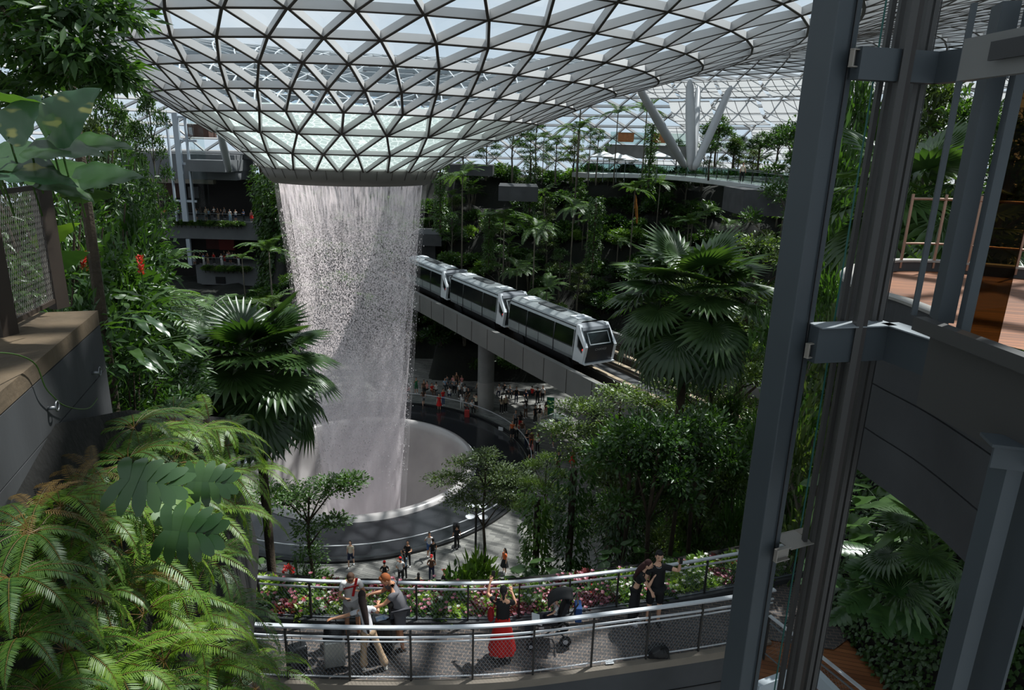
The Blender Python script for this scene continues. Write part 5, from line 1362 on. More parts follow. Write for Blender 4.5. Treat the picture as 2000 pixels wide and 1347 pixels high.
t3 = branch_tree('layered_tree', 13, [(0, 0, 12.9, 1.2, 1.2, .4), (-1.4, .2, 12.2, 1.5, 1.2, .35), (1.3, .3, 12.4, 1.4, 1.2, .35), (-2.0, .2, 11.2, 1.5, 1.2, .35), (0, 0, 11.3, 1.6, 1.4, .4), (2.0, 0, 11.3, 1.5, 1.3, .35), (-1.0, .3, 10.3, 1.5, 1.2, .35), (1.2, .2, 10.2, 1.6, 1.3, .35), (2.6, .1, 9.8, 1.3, 1.1, .3), (0, 0, 9.2, 1.4, 1.2, .4)], leafmat('tiered_tree_leaves', (.035, .07, .018), (.12, .175, .045)), M_trunk, 73, 9000, .15, .08, tr=.14)
p = hit(1215, 762, Y=25); t3.location = (p.x, 25, p.z - 13.1); tag(t3, 'bright green tiered tree overlapping the end of the grey guideway', 'tree')
for c_ in (t1, t2, t3): remember(c_)
for px, yt, Y, w, lb in ((1068, 890, 27, .33, 'light green small tree between the tiered tree and the plaza crowd'), (1260, 815, 21, .6, 'shaded tree under the crown of the tall fan palm'), (1405, 640, 28, .8, 'dense green tree right behind the tall fan palm'), (1480, 470, 33, 1.0, 'broad fine-leaved tree left of the blue-grey lift post'), (1385, 880, 19, .45, 'slender tree in shade just left of the lift post')):
    o = tree_at(t3 if px != 1260 else t2, 13 if px != 1260 else 9.2, px, yt, Y, lb, wide=1.0); s_ = o.scale.z; o.scale = (w * 1.3, w * 1.3, s_)
# vine clad columns and trees of the thicket
VC2 = proto(vinecolumn('vine_clad_column', 9, .62, G_fresh, 33, 4200, .15, .1)); VC3 = proto(vinecolumn('vine_clad_column', 9, .75, G_dark, 34, 4600, .14, .09))
for pr, px, yt, Y, lb in ((VC2, 1052, 955, 20, 'bright leafy vine column right of the airy tree'), (VC3, 1122, 895, 19.5, 'dark vine column in the middle of the thicket'), (VC2, 1345, 960, 20, 'bright vine column seen left of the lift post'), (VC3, 1215, 985, 18, 'dark low vine column behind the embracing couple')):
    o = tree_at(pr, 9, px, yt, Y, lb, 'plant'); o.scale = (1, 1, o.scale.z)
THk = [(1200, 840, 26, 1), (1285, 830, 26, 1), (1345, 850, 26, 2), (1385, 830, 23, 1), (1425, 800, 27, 0), (1440, 900, 19, 1), (1330, 780, 30, 0), (1400, 730, 32, 1), (1460, 660, 36, 0), (1590, 560, 22, 1), (1640, 480, 20, 0), (1620, 330, 18, 1), (1665, 210, 22, 1), (1700, 260, 24, 0), (1660, 400, 26, 2), (1640, 700, 15, 2), (1600, 760, 20, 1)]
for i, (px, yt, Y, k) in enumerate(THk):
    w = (.62, .6, .7)[k]
    o = tree_at(TR[k], (7.5, 9, 6.5)[k], px, yt, Y, ('spreading mid green', 'tall dark green', 'small olive green')[k] + ' tree in the thicket below the guideway' if px < 1560 else 'leafy tree seen between the lift post and the guide rails', group='%s trees in the thicket' % ('mid green', 'dark', 'olive')[k] if px < 1560 else 'trees between the lift rails')
    o.scale = (w, w, o.scale.z)
for i, (px, yt, Y, k, s_) in enumerate(((1835, 185, 26, 2, 1.0), (1900, 220, 24, 0, .9), (1990, 250, 22, 0, 1.0), (1800, 300, 30, 2, .9), (1740, 420, 24, 0, .8), (1850, 400, 22, 1, .8), (1950, 380, 24, 1, .9), (1560, 250, 40, 1, .9))):
    o = tree_at(TR[k], (7.5, 9, 6.5)[k], px, yt, Y, 'leafy tree beyond the round balcony', group='trees beyond the round balcony', zb=14); o.scale = (s_, s_, o.scale.z)
for px, yt, Y, k, s_ in ((205, 200, 70, 1, 1.2), (235, 230, 80, 0, 1.0), (288, 195, 84, 1, 1.0), (262, 250, 84, 0, 1.0), (180, 260, 60, 2, 1.1)):
    o = tree_at(TR[k], (7.5, 9, 6.5)[k], px, yt, Y, 'dark tree on the upper left terraces beside the distant lift', group='trees beside the distant lift'); o.scale = (s_, s_, o.scale.z)
for i, (px, Y) in enumerate(((508, 98), (528, 92), (545, 92), (560, 89), (578, 92))):
    o = tree_at(VC, 9, px, 318 + (i % 3) * 18, Y, 'tall dark vine-clad column between the left terraces and the waterfall', 'plant', 'vine-clad columns left of the waterfall', zb=0); o.scale = (2.0, 1.6, o.scale.z)
nb_ = 0
for i in range(900):
    y = R.uniform(34, 72); x = -R.uniform(.36, .62) * y; h = terr(x, y); q = proj((x, y, h + .8))
    if h < .4 or not (285 < q[0] < 520) or q[1] < 572 or nb_ > 75: continue
    k = R.choice((1, 2, 3, 0)); place(SH[k], x, y, sc=R.uniform(.45, .65), label='low %s shrub on the mound before the left terraces' % nl_[k], group='low %s shrubs before the left terraces' % nl_[k]); nb_ += 1
TK = proto(branch_tree('slender_tree', 12, [(0, 0, 11.4, 1.0, 1.0, .5), (.8, .3, 10.8, .8, .8, .35), (-.8, .1, 10.9, .8, .8, .35), (.1, -.6, 10.2, .6, .6, .3)], G_dark, M_trunk, 77, 1500, .16, .08, tr=.12))
for px, Y, yt, lb in ((1238, 17.5, 800, 'slender dark trunk in the thicket, just left of the embracing couple'), (1262, 18.5, 790, 'slender trunk in the thicket, right behind the embracing couple'), (1292, 17, 800, 'leaning brown trunk in the thicket right of the embracing couple'), (1338, 17.5, 790, 'thick dark trunk in the thicket below the tall fan palm'), (1378, 18, 780, 'brown trunk in the thicket left of the blue-grey lift post')):
    o = tree_at(TK, 12, px, yt, Y, lb); o.scale = (1, 1, o.scale.z)
# bush, elephant ears, red flowers
for px, py, Y, k, s_, lb in ((930, 1062, 27.5, 4, 1.15, 'rounded bright bush round the foot of the lamp post'), (905, 1090, 26.5, 1, .9, 'dark bush left of the lamp post foot'), (590, 1075, 24, 1, .8, 'dark bush at the foot of the leaning tree'), (1130, 1085, 16.5, 4, .4, 'small bright bush under the dark vine column'), (1085, 1085, 17.5, 0, .5, 'small bush under the bright vine column')):
    p = hit(px, py, Y=Y); H_ = (2.3, 1.8, 2.6, 2.0, 2.2)[k]; z0 = 0; o = place(SH[k], p.x, Y, 0, (s_, s_, max(.3, p.z) / H_), label=lb)
for px, py, Y, sd_, m, lb in ((1020, 1125, 17, 81, G_dark, 'dark elephant-ear plant right of the lamp post'), (1060, 1110, 16, 82, G_mid, 'glossy broad-leaved plant near the elephant ears'), (505, 1100, 19, 83, G_mid, 'broad-leaved plant at the far left of the plaza'), (1215, 1075, 15.5, 84, G_dark, 'broad-leaved plant just left of the embracing couple'), (1340, 1090, 15.5, 85, G_dark, 'broad-leaved plant just right of the embracing couple')):
    o = leafplant('elephant_ear_plant', 'heart', 13, .6, .4, .34, m, sd_); p = hit(px, py, Y=Y); o.location = (p.x, Y, p.z - .5); tag(o, lb, 'plant')
    b = MB(); b.lathe([(.35, -.9), (.3, .04), (.01, .1)], (0, 0, 0), 12); q = b.build('root_mound', M_soil); q.parent = o
def flower_spike(px, py, Y, lb, h=.35):
    p = hit(px, py, Y=Y); l = LB(); n = 60; Rn = np.random.RandomState(int(px)); z = Rn.rand(n) * h; a = Rn.rand(n) * 6.28; P = np.stack([.02 * np.cos(a), .02 * np.sin(a), z - h * .5], 1)
    l.leaves(P, np.stack([np.cos(a), np.sin(a), np.full(n, .9)], 1), np.tile([0, 0, 1.0], (n, 1)), h * .2, h * .12, fold=.2); t = thing('red_ginger_flower', p, lb, 'flower'); l.build('petals', G_red, t); b = MB(); b.tube([p - Vector((0, 0, h * 4)), p], .01, 5); b.build('flower_stalk', G_mid, t)
flower_spike(275, 519, 9.5, 'upright red ginger flower in the left shrubs, right one of two', .26); flower_spike(163, 512, 9, 'upright red ginger flower in the left shrubs, left one of two', .26)
p = hit(563, 1115, Y=23); l = LB(); blob(l, tuple(p), (.2, .2, .22), 50, .13, .1, 9); o = l.build('red_flower_cluster', G_red); tag(o, 'red flower cluster at the far left of the plaza beside the leaning tree', 'flower')
# ---------------------------------------------------------------- fern bank in the left foreground
Q1, Q2, Q3 = hit(440, 845, Y=7.4), onwall(0, 1010, .25), hit(420, 1330, Y=4.6)
bn = (Q2 - Q1).cross(Q3 - Q1).normalized(); bn = bn if bn.z > 0 else -bn
def onbank(px, py, off_=0):
    r0 = hit(px, py, Y=1) - Vector(CAM); t_ = (Q1 + bn * off_ - Vector(CAM)).dot(bn) / r0.dot(bn); return Vector(CAM) + r0 * t_
bk = MB(); cs_ = [onbank(x, y, -.35) for x, y in ((-60, 860), (250, 800), (440, 815), (475, 950), (455, 1150), (440, 1420), (-60, 1420))]
dn = Vector((0, .35, -1.2)); n = len(cs_); bk.add(cs_ + [c + dn for c in cs_], [tuple(range(n)), tuple(range(n, 2 * n))[::-1]] + [(i, i + n, (i + 1) % n + n, (i + 1) % n) for i in range(n)])
o = bk.build('planted_bank', M_soil); struct(o, 'dark sloping soil bank carrying the ferns')
FN = [proto(fern('sword_fern', 11, 1.15, G_fern, 91, nl=46, L=.125, W=.0135, el=(1.0, .0), sag=2.0)), proto(fern('sword_fern', 12, 1.0, G_fern2, 92, nl=44, L=.11, W=.013, el=(1.0, .0), sag=2.0)), proto(fern('sword_fern', 9, 1.3, G_fern, 93, nl=50, L=.125, W=.014, el=(.9, .0), sag=2.1)), proto(fern('browning_fern', 6, .8, G_fernb, 94, nl=32, L=.09, W=.011, el=(1.0, 0), sag=1.9))]
names = {0: 'bright arching fern', 1: 'deep green fern', 2: 'large long-fronded fern', 3: 'browning fern'}
wheres = []
spots = [(262, 835, 1), (340, 822, 1), (410, 828, 0), (455, 845, 1), (290, 880, 1), (370, 890, 1), (240, 955, 0), (345, 985, 1), (470, 930, 0), (170, 1010, 0), (350, 1060, 1), (300, 850, 0), (380, 850, 2), (440, 870, 0), (250, 900, 1), (340, 905, 0), (420, 930, 2), (455, 985, 1), (210, 960, 1), (300, 1000, 0), (390, 1020, 2), (120, 990, 0), (60, 1040, 1), (150, 1060, 1), (240, 1080, 2), (330, 1110, 0), (420, 1100, 1), (20, 1130, 1), (100, 1150, 0), (190, 1170, 1), (280, 1200, 2), (370, 1200, 0), (440, 1200, 1), (40, 1250, 1), (130, 1270, 0), (220, 1300, 2), (320, 1290, 0), (410, 1300, 2), (470, 1330, 0), (80, 1350, 1), (160, 1370, 2), (270, 1380, 1), (370, 1390, 0), (185, 925, 3), (150, 960, 3), (70, 1000, 3), (255, 1140, 3), (440, 1290, 1), (500, 1345, 1)]
rows = lambda y: 'at the top of the bank' if y < 920 else ('in the upper half of the bank' if y < 1080 else ('in the lower half of the bank' if y < 1260 else 'at the bottom edge of the picture'))
cols = lambda x: 'against the dark wall' if x < 130 else ('left of centre' if x < 280 else ('right of centre' if x < 400 else 'on the right side'))
seen_ = {}
for px, py, k in spots:
    p = onbank(px, py, -.12); base = '%s %s, %s' % (names[k], rows(py), cols(px))
    o = place(FN[k], p.x, p.y, p.z, R.uniform(.66, .85) * (1 - .28 * max(0, 1 - px / 300)), label=base, cat='fern', group='ferns ' + rows(py) + ' ' + cols(px) + (' (%s)' % names[k]))
for px, py, L_, az, el, rl, m, lb in ((235, 935, .34, .1, -.1, .5, G_big, 'large dark split-leaf monstera leaf among the ferns, leftmost'), (370, 940, .30, .2, -.1, .9, G_big, 'dark split-leaf monstera leaf among the ferns, right of the first'), (320, 1035, .34, .0, -.05, .9, G_big, 'yellow-edged split-leaf monstera leaf in the middle of the ferns'), (335, 955, .28, -1.2, -.3, -.4, G_fern, 'pale green young split leaf between the two dark ones')):
    p = onbank(px, py, .42); t_ = thing('monstera_leaf', p, lb, 'leaf'); l = LB(); put_leaf(l, big_leaf_mesh('split', L_, L_ * 1.1, lobes=6), p, az, el, rl, 1); f = l.build('blade', m, t_); f.location = -t_.location; b = MB(); b.tube([p, p + Vector((-.03, .15, -.1)), p + Vector((-.05, .3, -.35))], .006, 5); b.build('leaf_stalk', G_mid, t_)
# ---------------------------------------------------------------- upper left: bank behind the wall, shrubs, climbers, overhanging tree
b = MB(); b.prism([(-4.5, 6.6), (-6.6, 12.5), (-10.5, 19), (-22, 19), (-22, 6.6)], 10, 19.6); o = b.build('upper_bank', M_soil); struct(o, 'dark soil bank behind the left retaining wall')
LSa = proto(shrub('lance_leaved_shrub', 1.1, 1.9, 1300, .17, .055, G_mid, 101)); LSb = proto(shrub('lance_leaved_shrub', 1.2, 2.1, 1400, .19, .06, G_dark, 102)); LSc = proto(shrub('lance_leaved_shrub', 1.1, 1.8, 1500, .13, .045, G_dark, 103))
LT = [LSa, LSb, LSc]
for i, (px, yt, Y, k, w) in enumerate(((60, 300, 9, 2, 1), (110, 330, 10, 1, 1), (150, 250, 11, 2, 1.1), (205, 195, 13, 2, 1.2), (230, 300, 12, 1, 1.1), (245, 345, 11, 2, .9), (265, 380, 12, 0, .7), (285, 420, 13, 2, .7), (180, 400, 9.5, 1, .9), (130, 470, 8.5, 2, .8), (220, 430, 10, 1, .9), (270, 470, 10.5, 1, .8), (300, 500, 14, 2, .8), (310, 560, 13, 1, .9), (250, 560, 10, 1, .8), (290, 240, 17, 2, 1.0), (330, 575, 16, 2, .8), (230, 640, 8.5, 2, .7), (260, 700, 9, 1, .7), (290, 640, 11, 1, .8), (360, 640, 17, 2, 1.0), (320, 700, 13, 1, .8), (300, 760, 11, 2, .7), (240, 750, 8.2, 1, .6), (40, 420, 7.5, 2, .9), (90, 240, 12, 2, 1.2), (20, 250, 11, 2, 1.2))):
    if px > 140 and yt < 620: px -= 52 if px < 290 else 70; w *= .85
    p = hit(px, yt, Y=Y); zb = min(19.5, p.z - 1.2) if Y < 15 else max(0, terr(p.x, Y)); h_ = (1.9, 2.1, 1.8)[k]
    zb = max(zb, p.z - 3.4)
    o = place(LT[k], p.x, Y, zb, (w, w, (p.z - zb) / h_), label='%s lance-leaved shrub in the tall planting above the left wall' % ('mid green', 'dark green', 'small-leaved dark')[k], group='%s lance-leaved shrubs above the left wall' % ('mid green', 'dark green', 'small-leaved dark')[k])
for i, (px, py, Y, sc) in enumerate(((150, 590, 7.6, .9), (200, 560, 8.6, 1.0), (240, 610, 8.4, 1.0), (190, 640, 7.8, .8), (262, 600, 10, .9), (230, 690, 8.2, .9), (120, 540, 8.6, 1.0), (300, 800, 8.8, .8), (260, 800, 7.9, .7))):
    if i == 0: gp = proto(leafplant('ginger_plant', 'lance', 16, .7, .5, .12, G_mid, 111, el=(1.45, .5), sep=False)); gq = proto(leafplant('ginger_plant', 'lance', 14, .7, .5, .13, G_big, 112, el=(1.4, .3), sep=False))
    p = hit(px, py, Y=Y); place(gp if i % 2 == 0 else gq, p.x, Y, p.z - .6, sc, label='broad lance-leaved ginger plant right of the dark wall corner', cat='plant', group='ginger plants beside the wall corner')
FPb = proto(feather_palm('feather_palm', 1.4, 12, 1.7, G_feather, 121, tr=.06, L=.5, W=.085, nl=16, sep=True, up0=1.35))
for px, py, Y, sc, lb in ((300, 545, 15, .75, 'feather palm with broad pale fronds left of the lower terrace'), (425, 655, 26, 1.0, 'low feather palm in front of the lowest terrace'), (395, 640, 20, 1.0, 'low feather palm above the left fan palm'), (300, 600, 11, .65, 'young feather palm near the red ginger flowers'), (530, 600, 44, 1.4, 'feather palm low beside the left edge of the waterfall')):
    p = hit(px, py, Y=Y); place(FPb, p.x, Y, p.z - 1.4 * sc, sc, label=lb, cat='palm')
# climber with huge variegated leaves
def varieg():
    m = leafmat('variegated_leaf', (.035, .085, .045), (.06, .12, .06), rough=.3, trans=.25, tmul=2); nt = m.node_tree; N = nt.nodes.new; L = nt.links.new
    b_ = nt.nodes['Principled BSDF']; old = b_.inputs['Base Color'].links[0].from_socket; tc = N('ShaderNodeTexCoord'); mp = N('ShaderNodeMapping'); mp.inputs['Scale'].default_value = (3.5, 3.5, 9); L(tc.outputs['Object'], mp.inputs[0])
    nz = N('ShaderNodeTexNoise'); nz.inputs['Scale'].default_value = 1; nz.inputs['Detail'].default_value = 2; L(mp.outputs[0], nz.inputs['Vector']); mr = N('ShaderNodeMapRange'); mr.inputs[1].default_value = .58; mr.inputs[2].default_value = .64; L(nz.outputs[0], mr.inputs[0])
    mx = N('ShaderNodeMix'); mx.data_type = 'RGBA'; mx.inputs[7].default_value = (.42, .40, .12, 1); L(mr.outputs[0], mx.inputs[0]); L(old, mx.inputs[6]); L(mx.outputs[2], b_.inputs['Base Color']); return m
M_var = varieg()
ct = thing('climbing_pothos', hit(60, 420, Y=5), 'climbing plant with huge yellow-marked heart leaves in the upper left', 'plant')
VFH = big_leaf_mesh('heart', .56, .5, 14)
for px, py, Y, az, el, rl, sc, m in ((18, 268, 4.6, .0, .95, 1.25, .62, M_var), (97, 262, 4.8, .0, .8, 1.2, .82, M_var), (60, 292, 4.7, .1, .1, .4, .8, G_big), (120, 285, 5.0, .1, .15, .35, .85, G_big), (-5, 195, 4.6, .15, .12, -.2, .5, G_mid), (0, 338, 4.6, .05, .02, .25, .85, M_var), (150, 350, 5.2, .3, .2, .5, .8, G_big), (-20, 300, 4.8, -.2, -.1, .4, .9, G_big), (60, 345, 5.0, .0, -.2, .2, .8, G_big), (130, 385, 5.6, .2, .2, -.5, .7, G_big), (90, 320, 5.4, -.4, -.2, .1, .9, G_big), (80, 480, 7.2, .5, .7, -.6, .8, G_fresh), (95, 520, 7.0, .2, .5, -.6, .8, G_big)):
    p = hit(px, py, Y=Y); l = LB(); put_leaf(l, VFH, p, az, el, rl, sc); f = l.build('heart_leaf', m, ct); f.location = f.location - ct.location
    b = MB(); b.tube([p, p + Vector((-.06, .1, -.1)), p + Vector((-.1, .2, -.3))], .007, 5); b.build('leaf_stalk', G_mid, ct)
p = hit(168, 440, Y=8); b = MB(); b.tube([(p.x, 8, 19), (p.x + .03, 8, 22), (p.x, 8.1, 25)], [.075, .065, .05], 8); b.build('host_trunk', M_trunk, ct)
# overhanging tree
ot = thing('overhanging_tree', (-6.5, 6.8, 19.6), 'dark lance-leaved tree hanging into the top left corner', 'tree')
LFo = LB(); bo = MB(); tr0 = Vector((-6.5, 6.8, 19.6)); bo.tube([tr0, tr0 + Vector((.1, 0, 4)), tr0 + Vector((.5, -.1, 8))], [.16, .13, .07], 8)
for i, (px, py, Y, rx, rz_, n) in enumerate(((40, 20, 6.4, .55, .35, 420), (120, 40, 6.2, .5, .4, 420), (200, 25, 6.4, .42, .3, 300), (60, 110, 6.2, .5, .35, 380), (150, 110, 6.0, .42, .32, 360), (205, 140, 6.2, .34, .26, 300), (110, 160, 6.4, .4, .25, 260), (20, 170, 6.6, .35, .2, 160), (235, 165, 6.3, .2, .16, 120), (-30, 70, 6.6, .6, .5, 250), (60, 200, 6.6, .3, .16, 120), (240, 40, 6.8, .25, .2, 120), (30, 60, 7.2, .5, .4, 200))):
    p = hit(px, py, Y=Y); blob(LFo, tuple(p), (rx, rx, rz_), n, .15, .045, 300 + i, shell=.15, down=.5, jit=.5, up=.6, fold=.18)
    bo.tube([tr0 + Vector((.4, -.1, 6)), (p + tr0 + Vector((.4, 0, 6.3))) * .5, p], [.05, .03, .012], 5)
LFo.build('foliage', G_dark, ot).location = (-ot.location.x, -ot.location.y, -ot.location.z); bo.build('branches', M_trunk, ot)
# ---------------------------------------------------------------- right foreground: green wall and big leaves
gw0 = [hit(x, y, z=ZD) for x, y in ((1615, 1190), (1700, 1290), (1790, 1400))]
gwn = thing('green_wall', gw0[0], 'dark green planted wall in deep shade right of the timber landing', 'plant wall')
g0 = gw0[0] + Vector((0, 0, 0)); g1 = gw0[1] + (gw0[1] - gw0[0]).normalized() * 4
b = MB(); dd = (g1 - g0).normalized(); nn = Vector((-dd.y, dd.x, 0)); nn = nn if nn.x > 0 else -nn
b.prism([(q.x, q.y) for q in (g0, g1, g1 + nn * 3.5, g0 + nn * 3.5)], ZD - .5, ZD + 4.4) ; b.build('wall_body', M_soil, gwn)
lw = LB(); n = 5200; Rn = np.random.RandomState(5); u = Rn.rand(n); z = ZD + Rn.rand(n) * 4.6; L_ = (g1 - g0).length
Pn = np.array(g0)[None] + np.array(dd)[None] * (u * L_)[:, None]; Pn[:, 2] = z; Pn -= np.array(nn) * (.03 + .12 * Rn.rand(n))[:, None]
Dn = np.tile(-np.array(nn), (n, 1)) * .6 + Rn.randn(n, 3) * .6 + np.array([0, 0, -.7]); lw.leaves(Pn, Dn, np.tile(-np.array(nn) + np.array([0, 0, .8]), (n, 1)), .12, .09, fold=.15)
f = lw.build('climbing_leaves', G_dark, gwn); f.location = -gwn.location; f['kind'] = 'stuff'
MN = proto(leafplant('monstera_plant', 'split', 8, .5, .55, .5, G_big, 131, sep=True)); HT = proto(leafplant('heart_leaf_plant', 'heart', 16, .7, .38, .32, G_mid, 132, sep=True)); PG = proto(leafplant('lance_leaf_clump', 'lance', 20, .5, .55, .11, G_mid, 133, sep=False))
SP = proto(fan_palm('fan_palm', .6, 9, .5, .5, G_palm, 134, tr=.05, base=0))
zt_gw = ZD + 4.5
for i, (pr, px, py, Y, sc, lb, cat) in enumerate(((HT, 1690, 960, 11, 1.2, 'heart-leaved plant under the white sloping rail, left', 'plant'), (HT, 1745, 985, 10.5, 1.2, 'heart-leaved plant under the white sloping rail, right', 'plant'), (HT, 1700, 1030, 10, 1.1, 'heart-leaved plant low beside the guide rails', 'plant'), (MN, 1690, 1090, 9, .95, 'dark monstera beside the lift cables', 'plant'), (MN, 1735, 1075, 9, .95, 'monstera in the middle of the right foliage', 'plant'), (MN, 1720, 1150, 8.6, 1.0, 'monstera with drooping split leaves, lowest one on the right', 'plant'), (PG, 1850, 990, 9, 1.3, 'pale lance-leaved clump left of the dark bracket post, upper', 'plant'), (PG, 1900, 1040, 8.5, 1.0, 'lance-leaved clump left of the dark bracket post, lower', 'plant'), (SP, 1810, 1090, 8.6, 1.0, 'small spiky fan palm in the right foliage', 'palm'), (HT, 1850, 920, 11, 1.3, 'large-leaved plant just under the balcony wall', 'plant'), (PG, 1800, 930, 12, 1.6, 'broad strappy plant behind the white rail end', 'plant'), (SP, 1890, 930, 10.5, 1.2, 'small fan palm under the balcony wall', 'palm'), (HT, 1790, 1020, 9.8, 1.0, 'heart-leaved plant between the monstera and the strappy clump', 'plant'), (PG, 1760, 1120, 8.4, .8, 'small strappy clump beside the lowest monstera', 'plant'))):
    p = hit(px, py, Y=Y); place(pr, p.x, Y, p.z - .35, sc, label=lb, cat=cat)
for i, (px, Y, k) in enumerate(((1640, 15, 1), (1700, 16, 0), (1760, 15, 4), (1820, 16, 1), (1880, 15, 2), (1930, 16, 0), (1660, 20, 4), (1720, 21, 2), (1790, 21, 0), (1850, 20, 1))):
    p = hit(px, 960 if Y > 18 else 1010, Y=Y); o = place(SH[k], p.x, Y, max(0, p.z - 3), (.8, .8, 1.3), label='%s shrub under the balcony on the right' % nl_[k], group='%s shrubs under the balcony' % nl_[k])
# ---------------------------------------------------------------- people
SKIN_TONES = {'fair': lin((214, 168, 140)), 'tan': lin((176, 124, 94)), 'mid': lin((196, 146, 116))}
def clothmat(): return mat('cloth_by_colour', (.5, .5, .5), .85, objcol=True)
M_cloth = clothmat()
def cmat(c): return mat('cloth_%d_%d_%d' % c, lin(c), .85, noise=.12, nscale=9)
def skinmat(k): return mat('skin_' + k, SKIN_TONES[k], .55)
def bake(o):
    dg = bpy.context.evaluated_depsgraph_get(); me = bpy.data.meshes.new_from_object(o.evaluated_get(dg)); return me
def skinned(parts, root=0, sub=1):
    """parts: list of chains [(pos, radius)...]; chains share joints by position"""
    vs = []; es = []; rad = []; idx = {}
    def vid(p, r):
        k = tuple(round(c, 4) for c in p)
        if k not in idx: idx[k] = len(vs); vs.append(k); rad.append(r)
        return idx[k]
    for ch in parts:
        pr = None
        for p, r in ch:
            i = vid(p, r)
            if pr is not None and pr != i: es.append((pr, i))
            pr = i
    me = bpy.data.meshes.new('sk'); me.from_pydata(vs, es, []); o = bpy.data.objects.new('sk', me); COL.objects.link(o)
    m = o.modifiers.new('s', 'SKIN'); m.branch_smoothing = .6; m.use_smooth_shade = True
    lay = me.skin_vertices[0].data
    for i, r in enumerate(rad):
        rr_ = (r, r) if not hasattr(r, '__len__') else r
        lay[i].radius = rr_
    lay[root].use_root = True
    if sub: s_ = o.modifiers.new('u', 'SUBSURF'); s_.levels = sub; s_.render_levels = sub
    bpy.context.view_layer.update(); out = bake(o); bpy.data.objects.remove(o); return out
def mobj(name, me, m, parent, add=None, label=None):
    if add is not None:     # append extra shapes to the same mesh
        import bmesh
        bm = bmesh.new(); bm.from_mesh(me); t = bpy.data.meshes.new('t'); t.from_pydata(add.v, [], add.f); bm.from_mesh(t); bm.to_mesh(me); bm.free()
    me.materials.clear(); me.materials.append(m)
    me.polygons.foreach_set('use_smooth', [True] * len(me.polygons)); me.polygons.foreach_set('material_index', [0] * len(me.polygons))
    o = bpy.data.objects.new(name, me); COL.objects.link(o); o.parent = parent
    if label: o['label'] = label
    return o
V3 = Vector
def person(name, h=1.7, lean=(0, 0), headp=(0, 0), aL=((.25, .05, -1), (.1, .3, -1)), aR=((-.25, .05, -1), (-.1, .3, -1)), lL=((.05, .02, -1), (.02, -.05, -1)), lR=((-.05, .02, -1), (-.02, -.05, -1)),
           top=(200, 200, 200), bot=(40, 40, 50), shoe=(220, 220, 220), hairc=(28, 22, 20), skin='mid', hair='short', topk='tee', botk='trousers', fingers=False, fat=1.0, colour=False, cap=None, face=True, curl=.5):
    """local frame: faces +y, feet on z=0"""
    k = h / 1.7; t = thing(name, (0, 0, 0)); f = fat
    hip = V3((0, 0, .93)) * k; up = V3((lean[0], lean[1], 1)).normalized()
    sp = hip + up * .17 * k; ch = hip + up * .36 * k; nb = hip + up * .50 * k; cu = hip + up * .44 * k; side = V3((1, 0, 0)); side = (side - up * side.dot(up)).normalized()
    fwd_ = up.cross(side) * -1; fwd_ = fwd_ if fwd_.y > 0 else -fwd_
    yaw, pit = headp; hd = (up * math.cos(pit) + V3((math.sin(yaw) * math.sin(abs(pit)) * .3, math.sin(pit), 0))).normalized()
    nk = nb + hd * .07 * k; hc = nk + hd * .13 * k + V3((0, .015, 0)) * k
    sk = []; sh = []; bo = []
    sk.append([(hip, (.115 * k * f, .08 * k * f)), (sp, (.10 * k * f, .075 * k * f)), (ch, (.115 * k * f, .08 * k * f)), (cu, (.10 * k * f, .07 * k * f)), (nb, .06 * k), (nk, .048 * k), (nk + hd * .05 * k, .055 * k)])
    hands = []
    for s_, arm in ((1, aL), (-1, aR)):
        so = ch + side * s_ * .155 * k * (f * .5 + .5) + up * .075 * k; d1 = V3(arm[0]).normalized(); d2 = V3(arm[1]).normalized(); el = so + d1 * .28 * k; wr = el + d2 * .25 * k
        arm_ch = [(cu, (.10 * k * f, .07 * k * f)), (so, .052 * k * f), (so.lerp(el, .5), .045 * k * f), (el, .037 * k), (el.lerp(wr, .35), .038 * k), (wr, .024 * k), (wr + d2 * .05 * k, (.036 * k, .018 * k))]
        hands.append((wr, d2, s_)); sk.append(arm_ch)
        if fingers:
            pm = wr + d2 * .05 * k; a_ = d2.cross(V3((0, 0, 1)))
            if a_.length < .2: a_ = d2.cross(V3((0, 1, 0)))
            a_.normalize(); n_ = a_.cross(d2) * -1
            for q, ln in ((-.03, .055), (-.01, .068), (.01, .064), (.03, .05)):
                b0 = pm + a_ * q * k + d2 * .02 * k; m1 = b0 + d2 * ln * .55 * k + n_ * .012 * curl; sk.append([(pm, (.036 * k, .018 * k)), (b0, .0105 * k), (m1, .009 * k), (m1 + (d2 * (1 - curl * .6) + n_ * curl) * ln * .45 * k, .008 * k)])
            th = wr + d2 * .02 * k + a_ * .03 * k * -s_; sk.append([(wr, .024 * k), (th, .012 * k), (th + (d2 + a_ * -s_ * .9 + n_ * .3).normalized() * .045 * k, .009 * k)])
        R0 = 1.22
        if topk != 'none':
            sl = .62 if topk in ('tee', 'crop') else (.98 if topk == 'long' else .3); ends = []
            if topk == 'long': ends = [(so, .062 * k * f), (so.lerp(el, .5), .054 * k), (el, .047 * k), (wr - d2 * .03 * k, .036 * k)]
            else: ends = [(so, .066 * k * f), (so.lerp(el, sl * .5), .062 * k * f), (so.lerp(el, sl), .06 * k * f)]
            sh.append([(cu, (.125 * k * f, .09 * k * f))] + ends)
    lowt = hip - up * .1 * k
    sh.insert(0, [(lowt, (.15 * k * f, .118 * k * f)), (hip, (.15 * k * f, .116 * k * f)), (hip.lerp(ch, .5), (.15 * k * f, .115 * k * f)), (ch, (.15 * k * f, .118 * k * f)), (cu, (.125 * k * f, .09 * k * f)), (nb + up * .005, .07 * k)])
